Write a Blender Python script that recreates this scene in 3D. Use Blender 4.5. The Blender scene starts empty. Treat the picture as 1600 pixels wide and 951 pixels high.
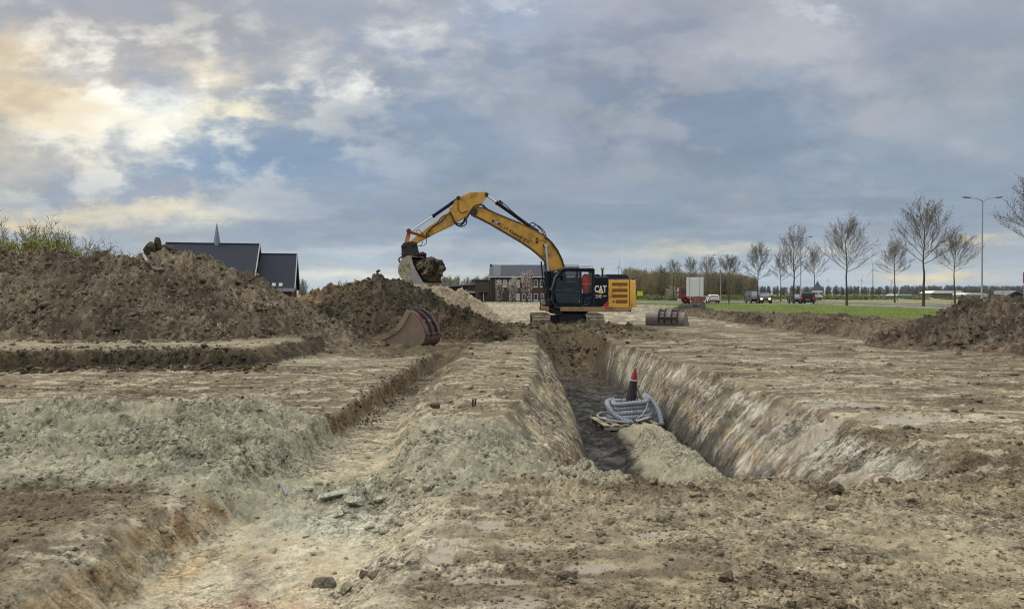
import bpy, bmesh, math, random
import numpy as np
from mathutils import Vector, Matrix
R = math.radians
random.seed(7)
sc = bpy.context.scene
COL = sc.collection

# ------------------------------------------------------------------ camera
EYE = 1.55            # metres above the site floor
FPX = 1155.0          # focal length in pixels of a 1600 px wide frame
HZ = 459.0            # image row of the horizon
cam_d = bpy.data.cameras.new('camera'); cam = bpy.data.objects.new('camera', cam_d); COL.objects.link(cam)
cam_d.sensor_width = 36.0; cam_d.lens = 36.0*FPX/1600
cam.location = (0, 0, EYE)
cam.rotation_euler = (R(90) - math.atan((475.5-HZ)/FPX), 0, 0)
cam_d.clip_start = 0.1; cam_d.clip_end = 20000
sc.camera = cam

# ------------------------------------------------------------------ render settings
sc.view_settings.view_transform = 'Standard'
sc.view_settings.look = 'None'
sc.view_settings.exposure = 0.0
sc.view_settings.gamma = 1.0
try:
    sc.cycles.use_denoising = True
    sc.cycles.max_bounces = 6; sc.cycles.diffuse_bounces = 3; sc.cycles.transparent_max_bounces = 12
    sc.cycles.volume_bounces = 0
    sc.cycles.pixel_filter_type = 'BLACKMAN_HARRIS'; sc.cycles.filter_width = 1.1
    sc.cycles.denoising_prefilter = 'ACCURATE'; sc.cycles.denoising_input_passes = 'RGB_ALBEDO_NORMAL'
except Exception: pass

def lin(c):
    return tuple((v/255/12.92 if v/255 <= .04045 else ((v/255+.055)/1.055)**2.4) for v in c)

# ------------------------------------------------------------------ sky
class NT:
    """small helper for building node trees"""
    def __init__(s, tree): s.t = tree; s.n = tree.nodes; s.l = tree.links
    def node(s, typ, **kw):
        n = s.n.new(typ)
        for k, v in kw.items(): setattr(n, k, v)
        return n
    def put(s, sock, v):
        if hasattr(v, 'is_linked') or hasattr(v, 'links'): s.l.new(v, sock)
        else: sock.default_value = v
    def m(s, op, a, b=0.0, c=0.0, clamp=False):
        n = s.node('ShaderNodeMath', operation=op); n.use_clamp = clamp
        s.put(n.inputs[0], a); s.put(n.inputs[1], b); s.put(n.inputs[2], c)
        return n.outputs[0]
    def noise(s, vec, scale, detail=4, rough=.55, dist=0.0, col=False):
        n = s.node('ShaderNodeTexNoise'); s.put(n.inputs['Vector'], vec)
        n.inputs['Scale'].default_value = scale; n.inputs['Detail'].default_value = detail
        n.inputs['Roughness'].default_value = rough; n.inputs['Distortion'].default_value = dist
        return n.outputs['Color' if col else 'Fac']
    def ramp(s, f, a, b, lo=0.0, hi=1.0, smooth=True):
        n = s.node('ShaderNodeMapRange'); n.interpolation_type = 'SMOOTHSTEP' if smooth else 'LINEAR'
        s.put(n.inputs[0], f); n.inputs[1].default_value = a; n.inputs[2].default_value = b
        n.inputs[3].default_value = lo; n.inputs[4].default_value = hi
        return n.outputs[0]
    def mix(s, f, a, b, mode='MIX'):
        n = s.node('ShaderNodeMix', data_type='RGBA', blend_type=mode); n.clamp_factor = True
        s.put(n.inputs[0], f)
        for i, v in ((6, a), (7, b)):
            if isinstance(v, tuple): v = (*v[:3], 1)
            s.put(n.inputs[i], v)
        return n.outputs[2]
    def comb(s, x, y, z):
        n = s.node('ShaderNodeCombineXYZ'); s.put(n.inputs[0], x); s.put(n.inputs[1], y); s.put(n.inputs[2], z); return n.outputs[0]
    def sep(s, v):
        n = s.node('ShaderNodeSeparateXYZ'); s.put(n.inputs[0], v); return n.outputs

SUN_EL, SUN_AZ = 34.0, -78.0      # azimuth clockwise from +Y
w = bpy.data.worlds.new('World'); sc.world = w; w.use_nodes = True
T = NT(w.node_tree); T.n.clear()
out = T.node('ShaderNodeOutputWorld'); bg = T.node('ShaderNodeBackground')
bg.inputs['Strength'].default_value = 0.1
T.l.new(bg.outputs[0], out.inputs[0])
sky = T.node('ShaderNodeTexSky', sky_type='NISHITA'); sky.sun_disc = False
sky.sun_elevation = R(SUN_EL); sky.sun_rotation = R(SUN_AZ)
tc = T.node('ShaderNodeTexCoord')
X_, Y_, Z_ = T.sep(tc.outputs['Generated'])
zc = T.m('MAXIMUM', Z_, 0.0)
den = T.m('ADD', zc, 0.16)
plan = T.comb(T.m('DIVIDE', X_, den), T.m('DIVIDE', Y_, den), 0.0)
yc = T.m('MAXIMUM', Y_, 0.05)
u0 = T.m('DIVIDE', X_, yc); v0 = T.m('DIVIDE', Z_, yc)
uvv = T.comb(u0, T.m('MULTIPLY', v0, 1.9), 0.0)
wn = T.noise(uvv, 5.0, 9, .66, col=True)
wx, wy, wz = T.sep(wn)
wn2 = T.noise(uvv, 16.0, 5, .6, col=True)
wx2, wy2, _ = T.sep(wn2)
damp = T.ramp(v0, 0.0, 0.22, 0.30, 1.0)
def warp(c, a, b, ka, kb):
    d = T.m('ADD', T.m('MULTIPLY', T.m('SUBTRACT', a, .5), ka), T.m('MULTIPLY', T.m('SUBTRACT', b, .5), kb))
    return d
du = warp(None, wx, wx2, .30, .09); dv = T.m('MULTIPLY', warp(None, wy, wy2, .17, .06), damp)
u = T.m('ADD', u0, du); v = T.m('ADD', v0, dv)
front = T.ramp(Y_, 0.1, 0.5)
big = T.noise(plan, 0.55, 6, .55, .3)
med = T.noise(plan, 1.7, 8, .6, .4)
fine = T.noise(plan, 5.0, 6, .6, .3)
blue = lin((141, 160, 176)); mauve = lin((164, 166, 168)); slate = lin((138, 150, 166))
c = T.mix(T.ramp(big, .36, .66), blue, mauve)
c = T.mix(T.ramp(med, .34, .66), c, slate)
# elevation colours: pale band over the horizon
c = T.mix(T.m('MULTIPLY', T.ramp(v0, 0.12, 0.0), .75), c, lin((178, 193, 206)))
c = T.mix(T.m('MULTIPLY', T.ramp(v0, .16, .42), .55), c, lin((165, 167, 178)))
def lobe(px, py, rx, ry, col, k):
    global c
    a = T.m('DIVIDE', T.m('SUBTRACT', u, (px-800)/FPX), rx/FPX)
    b = T.m('DIVIDE', T.m('SUBTRACT', v, (HZ-py)/FPX), ry/FPX)
    e = T.m('EXPONENT', T.m('MULTIPLY', T.m('ADD', T.m('MULTIPLY', a, a), T.m('MULTIPLY', b, b)), -1.0))
    f = T.m('MULTIPLY', T.m('MULTIPLY', e, k), front, clamp=True)
    c = T.mix(f, c, lin(col))
lobe(430, 250, 190, 80, (132, 158, 188), .85)
lobe(760, 215, 220, 75, (130, 148, 172), .75)
lobe(830, 40, 90, 45, (146, 170, 200), .6)
lobe(1260, 230, 260, 60, (144, 157, 172), .55)
lobe(560, 340, 330, 28, (136, 150, 170), .65)
lobe(880, 340, 330, 26, (134, 149, 168), .75)
lobe(1350, 320, 260, 26, (140, 151, 166), .65)
lobe(1000, 60, 200, 60, (170, 172, 186), .6)
lobe(1000, 210, 120, 22, (168, 170, 184), .6)
lobe(130, 60, 300, 70, (174, 170, 170), .8)
lobe(20, 105, 70, 45, (222, 204, 168), .75)
lobe(10, 215, 90, 60, (214, 202, 174), .7)
lobe(150, 130, 180, 40, (196, 184, 172), .7)
lobe(310, 95, 70, 35, (232, 220, 195), .8)
lobe(120, 240, 120, 35, (196, 190, 182), .6)
lobe(190, 160, 120, 30, (230, 238, 240), .9)
lobe(262, 200, 50, 42, (250, 248, 234), 1.0)
lobe(350, 176, 70, 18, (248, 240, 210), .95)
lobe(70, 190, 60, 22, (228, 236, 236), .9)
lobe(150, 215, 70, 18, (180, 186, 196), .8)
lobe(230, 255, 60, 18, (226, 222, 208), .6)
lobe(576, 122, 24, 24, (232, 232, 228), .85)
lobe(640, 55, 60, 30, (226, 226, 224), .8)
lobe(480, 90, 60, 26, (206, 202, 200), .6)
lobe(800, 8, 50, 18, (228, 230, 232), .7)
lobe(110, 340, 150, 15, (216, 206, 186), .8)
lobe(250, 332, 130, 14, (228, 218, 190), .8)
lobe(60, 345, 60, 9, (234, 212, 160), .6)
lobe(240, 305, 260, 14, (160, 166, 182), .6)
lobe(620, 388, 200, 10, (184, 192, 200), .6)
lobe(560, 428, 200, 12, (218, 218, 206), .75)
lobe(1130, 390, 150, 10, (226, 220, 196), .85)
lobe(1440, 428, 80, 7, (252, 220, 140), 1.0)
lobe(1440, 424, 150, 14, (216, 206, 182), .5)
lobe(1525, 377, 45, 6, (232, 214, 168), .7)
lobe(1240, 425, 400, 20, (182, 196, 208), .55)
lobe(1247, 14, 26, 20, (205, 208, 214), .6)
# broken bright gaps between the clouds, upper left and top middle
gapn = T.noise(uvv, 7.5, 7, .56, .12); gapn2 = T.noise(uvv, 3.6, 7, .55, .1)
def gaps(px, py, rx, ry, col, lo, hi, k_, nz_):
    global c
    a = T.m('DIVIDE', T.m('SUBTRACT', u0, (px-800)/FPX), rx/FPX); b = T.m('DIVIDE', T.m('SUBTRACT', v0, (HZ-py)/FPX), ry/FPX)
    e = T.m('EXPONENT', T.m('MULTIPLY', T.m('ADD', T.m('MULTIPLY', a, a), T.m('MULTIPLY', b, b)), -1.0))
    f = T.m('MULTIPLY', T.m('MULTIPLY', T.m('MULTIPLY', e, k_), T.ramp(nz_, lo, hi)), front, clamp=True); c = T.mix(f, c, lin(col))
gaps(180, 165, 330, 130, (250, 247, 232), .47, .60, 1.1, gapn)
gaps(60, 120, 200, 140, (222, 200, 160), .50, .64, .7, gapn2)
gaps(120, 150, 330, 150, (150, 158, 172), .48, .34, .9, gapn)
gaps(600, 60, 240, 110, (216, 216, 214), .54, .68, .7, gapn)
gaps(650, 60, 300, 120, (146, 158, 178), .48, .36, .7, gapn)
gaps(1150, 90, 480, 150, (178, 180, 186), .49, .60, .85, gapn2)
gaps(1100, 180, 560, 170, (126, 141, 162), .50, .41, .9, gapn2)
gaps(1250, 180, 450, 170, (172, 175, 182), .52, .66, .6, gapn)
strk = T.noise(T.comb(u0, T.m('MULTIPLY', v0, 7.0), 0.0), 3.2, 8, .6, .3)
gaps(900, 380, 1100, 60, (186, 196, 204), .52, .68, .7, strk)
gaps(900, 360, 1100, 70, (136, 149, 168), .48, .36, .6, strk)
# fine modulation
c = T.mix(T.ramp(Z_, .34, .6), c, lin((175, 175, 171)))
k = T.m('ADD', 1.0, T.m('MULTIPLY', T.m('SUBTRACT', med, .5), .46))
k = T.m('MULTIPLY', k, T.m('ADD', 1.0, T.m('MULTIPLY', T.m('SUBTRACT', wz, .5), .26)))
k = T.m('MULTIPLY', k, T.m('ADD', 1.0, T.m('MULTIPLY', T.m('SUBTRACT', fine, .5), .22)))
# an overcast sky is brightest overhead
k = T.m('MULTIPLY', k, T.ramp(Z_, .40, .80, 1.0, 3.5))
k = T.m('MULTIPLY', k, 11.1)
kk = T.comb(k, k, k)
cl = T.mix(1.0, c, kk, 'MULTIPLY')
fin = T.mix(.95, sky.outputs[0], cl)
T.l.new(fin, bg.inputs['Color'])

sun_d = bpy.data.lights.new('sun', 'SUN'); sun = bpy.data.objects.new('sun', sun_d); COL.objects.link(sun)
sun_d.energy = 1.4; sun_d.angle = R(24); sun_d.color = (1.0, .90, .78)
az, el = R(SUN_AZ), R(SUN_EL)
sd = Vector((math.sin(az)*math.cos(el), math.cos(az)*math.cos(el), math.sin(el)))
sun.rotation_euler = sd.to_track_quat('Z', 'Y').to_euler()
sun.location = (0, 0, 50)

# ------------------------------------------------------------------ materials
MATS = {}
def mat(name, col, rough=.6, metal=0.0, var=.0, vscale=6.0, col2=None, dirt=None, emit=None, bump=0.0, bscale=30.0, spec=None, coord='Object'):
    if name in MATS: return MATS[name]
    m = bpy.data.materials.new(name); m.use_nodes = True
    t = NT(m.node_tree); b = t.n['Principled BSDF']
    tcn = t.node('ShaderNodeTexCoord'); vec = tcn.outputs[coord]
    col = tuple(col)
    base = None
    nz = t.noise(vec, vscale, 6, .6)
    if col2 is not None: base = t.mix(t.ramp(nz, .38, .62), col, tuple(col2))
    else:
        lo = tuple(x*(1-var) for x in col); hi = tuple(min(1, x*(1+var)) for x in col)
        base = t.mix(t.ramp(nz, .3, .7), lo, hi)
    if dirt:      # (colour, amount 0..1, scale)
        dn = t.noise(vec, dirt[2], 8, .68)
        base = t.mix(t.ramp(dn, .62-.4*dirt[1], .78-.3*dirt[1]), base, tuple(dirt[0]))
        t.l.new(t.ramp(dn, .62-.4*dirt[1], .78-.3*dirt[1], rough, .9), b.inputs['Roughness'])
    else: b.inputs['Roughness'].default_value = rough
    t.l.new(base, b.inputs['Base Color'])
    b.inputs['Metallic'].default_value = metal
    if spec is not None: b.inputs['Specular IOR Level'].default_value = spec
    if emit:
        b.inputs['Emission Color'].default_value = (*emit[0], 1); b.inputs['Emission Strength'].default_value = emit[1]
    if bump:
        bn = t.node('ShaderNodeBump'); bn.inputs['Strength'].default_value = bump; bn.inputs['Distance'].default_value = .02
        t.l.new(t.noise(vec, bscale, 5, .6), bn.inputs['Height']); t.l.new(bn.outputs[0], b.inputs['Normal'])
    MATS[name] = m; return m

def glass(name, tint, refl=.05, alpha=.75):
    if name in MATS: return MATS[name]
    m = bpy.data.materials.new(name); m.use_nodes = True
    t = NT(m.node_tree); t.n.clear()
    o = t.node('ShaderNodeOutputMaterial'); tr = t.node('ShaderNodeBsdfTransparent'); gl = t.node('ShaderNodeBsdfGlossy')
    tr.inputs[0].default_value = (*tint, 1); gl.inputs['Roughness'].default_value = .06; gl.inputs[0].default_value = (.8, .9, .92, 1)
    lw = t.node('ShaderNodeLayerWeight'); lw.inputs[0].default_value = .5
    mx = t.node('ShaderNodeMixShader')
    t.l.new(t.m('ADD', t.m('MULTIPLY', t.m('POWER', lw.outputs['Facing'], 4.0), .6), refl, clamp=True), mx.inputs[0]); t.l.new(tr.outputs[0], mx.inputs[1]); t.l.new(gl.outputs[0], mx.inputs[2])
    t.l.new(mx.outputs[0], o.inputs[0]); MATS[name] = m; return m

def soil_mat(name='soil', bumpk=.5, fscale=55.0):
    if name in MATS: return MATS[name]
    m = bpy.data.materials.new(name); m.use_nodes = True
    t = NT(m.node_tree); b = t.n['Principled BSDF']
    a = t.node('ShaderNodeAttribute', attribute_name='soil'); wt = t.node('ShaderNodeAttribute', attribute_name='wet')
    tcn = t.node('ShaderNodeTexCoord'); vec = tcn.outputs['Object']
    n1 = t.noise(vec, fscale, 6, .7); n2 = t.noise(vec, fscale*.18, 5, .6); n3 = t.noise(vec, fscale*4, 3, .6)
    f = t.m('ADD', t.m('MULTIPLY', t.m('SUBTRACT', n1, .5), 1.0), t.m('MULTIPLY', t.m('SUBTRACT', n2, .5), .8))
    n4 = t.noise(vec, fscale*.42, 8, .75)
    f = t.m('ADD', f, t.m('MULTIPLY', t.m('SUBTRACT', n3, .5), .6))
    f = t.m('ADD', f, t.m('MULTIPLY', t.m('SUBTRACT', n4, .5), 1.0))
    # crumbs: cells of two sizes, each its own tone, rounded in relief, shade painted into the gaps
    wv = t.node('ShaderNodeVectorMath', operation='ADD'); t.l.new(vec, wv.inputs[0])
    wn_ = t.node('ShaderNodeVectorMath', operation='SCALE'); t.l.new(t.noise(vec, fscale*.5, 3, .6, col=True), wn_.inputs[0]); wn_.inputs['Scale'].default_value = 1.1/fscale; t.l.new(wn_.outputs[0], wv.inputs[1])
    hts = []
    cm = t.ramp(t.noise(vec, .9, 5, .6), .38, .60)
    for s_, amp, hh in ((fscale*.75, .55, .55), (fscale*.27, .45, 1.0)):
        vo = t.node('ShaderNodeTexVoronoi'); t.l.new(wv.outputs[0], vo.inputs['Vector']); vo.inputs['Scale'].default_value = s_
        r_, _, _ = t.sep(vo.outputs['Color']); f = t.m('ADD', f, t.m('MULTIPLY', t.m('MULTIPLY', t.m('SUBTRACT', r_, .5), amp), cm))
        edge = t.ramp(vo.outputs['Distance'], .42, .75); f = t.m('SUBTRACT', f, t.m('MULTIPLY', t.m('MULTIPLY', edge, .30), cm))
        hts.append(t.m('MULTIPLY', t.m('MULTIPLY', t.m('SUBTRACT', 1.0, vo.outputs['Distance']), hh*1.4), cm))
    # scratches of the bucket teeth down the cut faces
    cu = t.node('ShaderNodeAttribute', attribute_name='cut'); mp = t.node('ShaderNodeMapping'); t.l.new(vec, mp.inputs['Vector']); mp.inputs['Scale'].default_value = (.55, 5.5, .35); mp.inputs['Rotation'].default_value = (0, 0, R(14))
    s1 = t.noise(mp.outputs[0], 2.6, 6, .72); s2 = t.noise(mp.outputs[0], 7.0, 4, .6)
    scr_ = t.m('ADD', t.m('MULTIPLY', t.m('SUBTRACT', t.ramp(s1, .40, .60), .5), .6), t.m('MULTIPLY', t.m('SUBTRACT', s2, .5), .9))
    f = t.m('ADD', f, t.m('MULTIPLY', scr_, cu.outputs['Fac']))
    dry = t.m('SUBTRACT', 1.0, wt.outputs['Fac'])
    f = t.m('MAXIMUM', t.m('ADD', 1.0, t.m('MULTIPLY', f, t.m('MULTIPLY', dry, .95))), .12)
    c_ = t.mix(1.0, a.outputs['Color'], t.comb(f, f, f), 'MULTIPLY')
    t.l.new(c_, b.inputs['Base Color'])
    t.l.new(t.ramp(wt.outputs['Fac'], 0, 1, .95, .22), b.inputs['Roughness'])
    b.inputs['Specular IOR Level'].default_value = .3
    bn = t.node('ShaderNodeBump'); bn.inputs['Distance'].default_value = .05
    t.l.new(t.m('MULTIPLY', dry, bumpk), bn.inputs['Strength'])
    t.l.new(t.m('ADD', t.m('ADD', t.m('ADD', n1, t.m('MULTIPLY', n2, 1.6)), t.m('ADD', hts[0], hts[1])), t.m('MULTIPLY', t.m('MULTIPLY', scr_, cu.outputs['Fac']), 1.2)), bn.inputs['Height']); t.l.new(bn.outputs[0], b.inputs['Normal'])
    MATS[name] = m; return m

MUD = lin((112, 98, 78))
M_yellow = mat('yellow_paint', lin((208, 158, 62)), .42, dirt=(lin((128, 102, 62)), .34, 1.6), var=.12, vscale=1.3)
M_yell2 = mat('engine_yellow_paint', lin((236, 180, 78)), .42, dirt=(lin((156, 126, 76)), .26, 1.8), var=.06, vscale=1.3)
M_black = mat('black_paint', (.012, .013, .018), .35, dirt=(lin((70, 64, 56)), .12, 2.5))
M_navy = mat('dark_panel_paint', (.006, .009, .018), .45, dirt=(lin((48, 46, 44)), .06, 2.5), spec=.25)
M_rubber = mat('black_rubber', (.018, .018, .019), .75)
M_chrome = mat('polished_rod', (.62, .62, .63), .18, metal=1.0)
M_steel = mat('worn_steel', lin((150, 152, 152)), .4, metal=.35, dirt=(MUD, .25, 3), var=.15)
M_track = mat('muddy_track_steel', lin((150, 140, 122)), .6, metal=.2, dirt=(lin((92, 80, 64)), .45, 5))
M_mudsteel = mat('mud_caked_steel', lin((156, 149, 130)), .75, dirt=(lin((96, 84, 64)), .42, 2.4), bump=.4, bscale=14)
M_grease = mat('dirty_linkage_steel', (.03, .026, .022), .6, dirt=(lin((84, 66, 48)), .3, 5))
M_vent = mat('vent_grille', lin((150, 106, 44)), .6)
M_tan = mat('muddy_tan_sill', lin((164, 138, 92)), .6, dirt=(lin((112, 94, 66)), .4, 2))
M_white = mat('white_paint', (.72, .73, .74), .45, var=.05)
M_red = mat('red_paint', lin((196, 52, 40)), .4, var=.1)
M_cabglass = glass('tinted_cab_glass', (.36, .50, .50), .06); M_clearglass = glass('clear_cab_glass', (.75, .8, .8), .03)
M_bark = mat('bark', lin((84, 80, 62)), .9, col2=lin((56, 52, 42)), vscale=4, bump=.5)
M_twig = mat('twigs', lin((112, 106, 94)), .9, var=.25, vscale=3)

# ------------------------------------------------------------------ object helpers
def props(o, label=None, cat=None, group=None, kind=None):
    if label: o['label'] = label
    if cat: o['category'] = cat
    if group: o['group'] = group
    if kind: o['kind'] = kind
    return o
def thing(name, label, cat, loc=(0, 0, 0), rz=0, group=None, kind=None):
    o = bpy.data.objects.new(name, None); COL.objects.link(o); o.empty_display_size = .2
    o.location = loc; o.rotation_euler = (0, 0, rz)
    return props(o, label, cat, group, kind)
def link(name, me, m=None, parent=None, loc=None, smooth=False):
    o = bpy.data.objects.new(name, me); COL.objects.link(o)
    if m is not None:
        for x in (m if isinstance(m, (list, tuple)) else [m]): me.materials.append(x)
    if parent: o.parent = parent
    if loc is not None: o.location = loc
    if smooth: me.polygons.foreach_set('use_smooth', [True]*len(me.polygons))
    return o
def copy_tree(o, parent=None):
    c_ = o.copy(); COL.objects.link(c_)
    if parent: c_.parent = parent
    for ch in list(o.children): copy_tree(ch, c_)
    return c_

class MB:
    def __init__(s): s.v = []; s.f = []; s.mi = []; s.cur = 0; s.ch = []
    def add(s, vs, fs):
        s.ch.append((len(s.v), len(s.v)+len(vs), len(s.f), len(s.f)+len(fs)))
        k = len(s.v); s.v += [tuple(p) for p in vs]; s.f += [tuple(i+k for i in f) for f in fs]; s.mi += [s.cur]*len(fs); return s
    def box(s, a, b, rot=None, piv=None):
        x0, y0, z0 = a; x1, y1, z1 = b
        vs = [(x0,y0,z0),(x1,y0,z0),(x1,y1,z0),(x0,y1,z0),(x0,y0,z1),(x1,y0,z1),(x1,y1,z1),(x0,y1,z1)]
        if rot is not None:
            p = Vector(piv) if piv else Vector(((x0+x1)/2, (y0+y1)/2, (z0+z1)/2))
            vs = [tuple(rot @ (Vector(q)-p) + p) for q in vs]
        return s.add(vs, [(0,3,2,1),(4,5,6,7),(0,1,5,4),(1,2,6,5),(2,3,7,6),(3,0,4,7)])
    def prism(s, poly, y0, y1, taper=None):
        """poly of (x,z) extruded along y"""
        n = len(poly)
        vs = [(x, y0, z) for x, z in poly] + [(x, y1, z) for x, z in (taper or poly)]
        fs = [tuple(range(n)), tuple(range(2*n-1, n-1, -1))] + [(i, i+n, (i+1) % n+n, (i+1) % n) for i in range(n)]
        return s.add(vs, fs)
    def tube(s, pts, r, n=8, cap=True, close=False):
        pts = [Vector(p) for p in pts]; m = len(pts)
        rs = r if isinstance(r, (list, tuple)) else [r]*m
        vs = []; up = None
        for i, p in enumerate(pts):
            if close: d = pts[(i+1) % m]-pts[i-1]
            else: d = pts[min(i+1, m-1)]-pts[max(i-1, 0)]
            if d.length < 1e-9: d = Vector((0, 0, 1))
            d.normalize()
            if up is None:
                up = Vector((0, 0, 1)) if abs(d.z) < .9 else Vector((1, 0, 0))
            a = up - d*up.dot(d)
            if a.length < 1e-5: a = d.orthogonal()
            a.normalize(); up = a; b = d.cross(a)
            for j in range(n):
                t = 2*math.pi*j/n
                vs.append(p + (a*math.cos(t)+b*math.sin(t))*rs[i])
        fs = []
        for i in range(m if close else m-1):
            i2 = (i+1) % m
            for j in range(n):
                fs.append((i*n+j, i*n+(j+1) % n, i2*n+(j+1) % n, i2*n+j))
        if cap and not close: fs += [tuple(range(n-1, -1, -1)), tuple(range((m-1)*n, m*n))]
        return s.add(vs, fs)
    def cyl(s, a, b, r, n=12, r2=None):
        return s.tube([a, b], [r, r if r2 is None else r2], n)
    def ball(s, c_, r, n=10, sc_=(1, 1, 1), jit=0):
        vs = []; fs = []
        for i in range(n//2+1):
            th = math.pi*i/(n//2)
            for j in range(n):
                ph = 2*math.pi*j/n; q = 1+jit*random.uniform(-1, 1)
                vs.append((c_[0]+r*q*sc_[0]*math.sin(th)*math.cos(ph), c_[1]+r*q*sc_[1]*math.sin(th)*math.sin(ph), c_[2]+r*q*sc_[2]*math.cos(th)))
        for i in range(n//2):
            for j in range(n):
                fs.append((i*n+j, (i+1)*n+j, (i+1)*n+(j+1) % n, i*n+(j+1) % n))
        return s.add(vs, fs)
    def quad(s, a, b, c_, d): return s.add([a, b, c_, d], [(0, 1, 2, 3)])
    def each(s, *a, **k2):
        """every piece added becomes an object of its own"""
        r_ = []
        for v0, v1, f0, f1 in s.ch:
            q = MB(); q.add(s.v[v0:v1], [tuple(i-v0 for i in f) for f in s.f[f0:f1]]); r_.append(q.build(*a, **k2))
        return r_
    def mesh(s, name):
        me = bpy.data.meshes.new(name); me.from_pydata(s.v, [], s.f); 
        if any(s.mi): me.polygons.foreach_set('material_index', s.mi)
        me.update(); return me
    def build(s, name, m, parent=None, loc=None, bevel=0, smooth=False, fix=True):
        me = s.mesh(name)
        if fix:
            bm = bmesh.new(); bm.from_mesh(me); bmesh.ops.remove_doubles(bm, verts=bm.verts, dist=1e-5)
            bmesh.ops.recalc_face_normals(bm, faces=bm.faces); bm.to_mesh(me); bm.free()
        o = link(name, me, m, parent, loc)
        if smooth:
            me.polygons.foreach_set('use_smooth', [True]*len(me.polygons))
            try: me.set_sharp_from_angle(angle=R(40))
            except Exception: pass
        if bevel:
            md = o.modifiers.new('bevel', 'BEVEL'); md.width = bevel; md.segments = 2; md.limit_method = 'ANGLE'; md.angle_limit = R(40)
        return o

def np_mesh(name, V, F):
    """quads F (n,4) or tris (n,3) as numpy"""
    me = bpy.data.meshes.new(name); k = F.shape[1]
    me.vertices.add(len(V)); me.vertices.foreach_set('co', np.ascontiguousarray(V, dtype=np.float32).ravel())
    me.loops.add(F.size); me.loops.foreach_set('vertex_index', np.ascontiguousarray(F, dtype=np.int32).ravel())
    me.polygons.add(len(F)); me.polygons.foreach_set('loop_start', np.arange(0, F.size, k, dtype=np.int32))
    me.update(calc_edges=True); me.validate()
    return me
def set_attr(me, col, wet=None, cut=None):
    if cut is not None:
        q = me.attributes.new('cut', 'FLOAT', 'POINT'); q.data.foreach_set('value', cut.astype(np.float32))
    a = me.attributes.new('soil', 'FLOAT_COLOR', 'POINT')
    d = np.ones((len(col), 4), np.float32); d[:, :3] = col; a.data.foreach_set('color', d.ravel())
    if wet is not None:
        b = me.attributes.new('wet', 'FLOAT', 'POINT'); b.data.foreach_set('value', wet.astype(np.float32))

def text_mesh(txt, size, bold=0.0, extr=.004, align='CENTER', xs=1.0):
    cu = bpy.data.curves.new('txt', 'FONT'); cu.body = txt; cu.size = size; cu.extrude = extr; cu.offset = bold
    cu.align_x = align; cu.align_y = 'CENTER'; cu.space_character = 1.0
    o = bpy.data.objects.new('txt', cu); COL.objects.link(o)
    bpy.context.view_layer.update()
    me = bpy.data.meshes.new_from_object(o.evaluated_get(bpy.context.evaluated_depsgraph_get()))
    bpy.data.objects.remove(o)
    me.transform(Matrix.Diagonal((xs, 1, 1, 1)))
    return me

def P(px, py=None, d=10.0):
    """where a pixel of the photograph lies at distance d: X (and Z)"""
    x = (px-800)/FPX*d
    return x if py is None else (x, EYE+(HZ-py)/FPX*d)

# ------------------------------------------------------------------ noise
def _hash(ix, iy, seed):
    with np.errstate(over='ignore'):
        h = ix*np.uint32(374761393) + iy*np.uint32(668265263) + np.uint32((seed*1442695041) & 0xffffffff)
        h = (h ^ (h >> np.uint32(13)))*np.uint32(1274126177)
        return h ^ (h >> np.uint32(16))
_ga = np.random.default_rng(5).uniform(0, 2*math.pi, 4096); _gx, _gy = np.cos(_ga), np.sin(_ga)
def _u(a): return a.astype(np.int64).astype(np.uint32)
def pn(x, y, seed=0):
    x, y = np.broadcast_arrays(x, y)
    fx0 = np.floor(x); fy0 = np.floor(y); fx = x-fx0; fy = y-fy0; ix = _u(fx0); iy = _u(fy0)
    sx = fx*fx*fx*(fx*(fx*6-15)+10); sy = fy*fy*fy*(fy*(fy*6-15)+10)
    def g(dx, dy):
        a = _hash(ix+np.uint32(dx), iy+np.uint32(dy), seed) & np.uint32(4095)
        return _gx[a]*(fx-dx)+_gy[a]*(fy-dy)
    a = g(0, 0)*(1-sx)+g(1, 0)*sx; b = g(0, 1)*(1-sx)+g(1, 1)*sx
    return (a*(1-sy)+b*sy)*1.5
def fbm(x, y, o=4, seed=0, gain=.5):
    s = 0; a = 1
    for i in range(o):
        s = s+a*pn(x, y, seed+i*17); x = x*2.03+3.1; y = y*2.03-1.7; a *= gain
    return s
def lumps(x, y, seed=0, r=.62):
    """rounded clods: domes on a jittered grid, 0..1"""
    fx0 = np.floor(x); fy0 = np.floor(y); fx = x-fx0; fy = y-fy0; ix = _u(fx0); iy = _u(fy0); best = np.zeros_like(fx)
    for dx in (-1, 0, 1):
        for dy in (-1, 0, 1):
            h = _hash(ix+np.uint32(dx & 0xffffffff), iy+np.uint32(dy & 0xffffffff), seed)
            h1 = (h & np.uint32(1023))/1024.0; h2 = ((h >> np.uint32(10)) & np.uint32(1023))/1024.0; h3 = ((h >> np.uint32(20)) & np.uint32(1023))/1024.0
            d2 = (fx-dx-h1)**2+(fy-dy-h2)**2
            rr = r*(.25+.75*h3)
            best = np.maximum(best, rr*np.sqrt(np.clip(1-d2/(rr*rr), 0, 1)))
    return best/r
def ss(a, b, x):
    t = np.clip((x-a)/(b-a), 0, 1); return t*t*(3-2*t)
def gs(X, Y, cx, cy, sx, sy): return np.exp(-((X-cx)/sx)**2-((Y-cy)/sy)**2)
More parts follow.
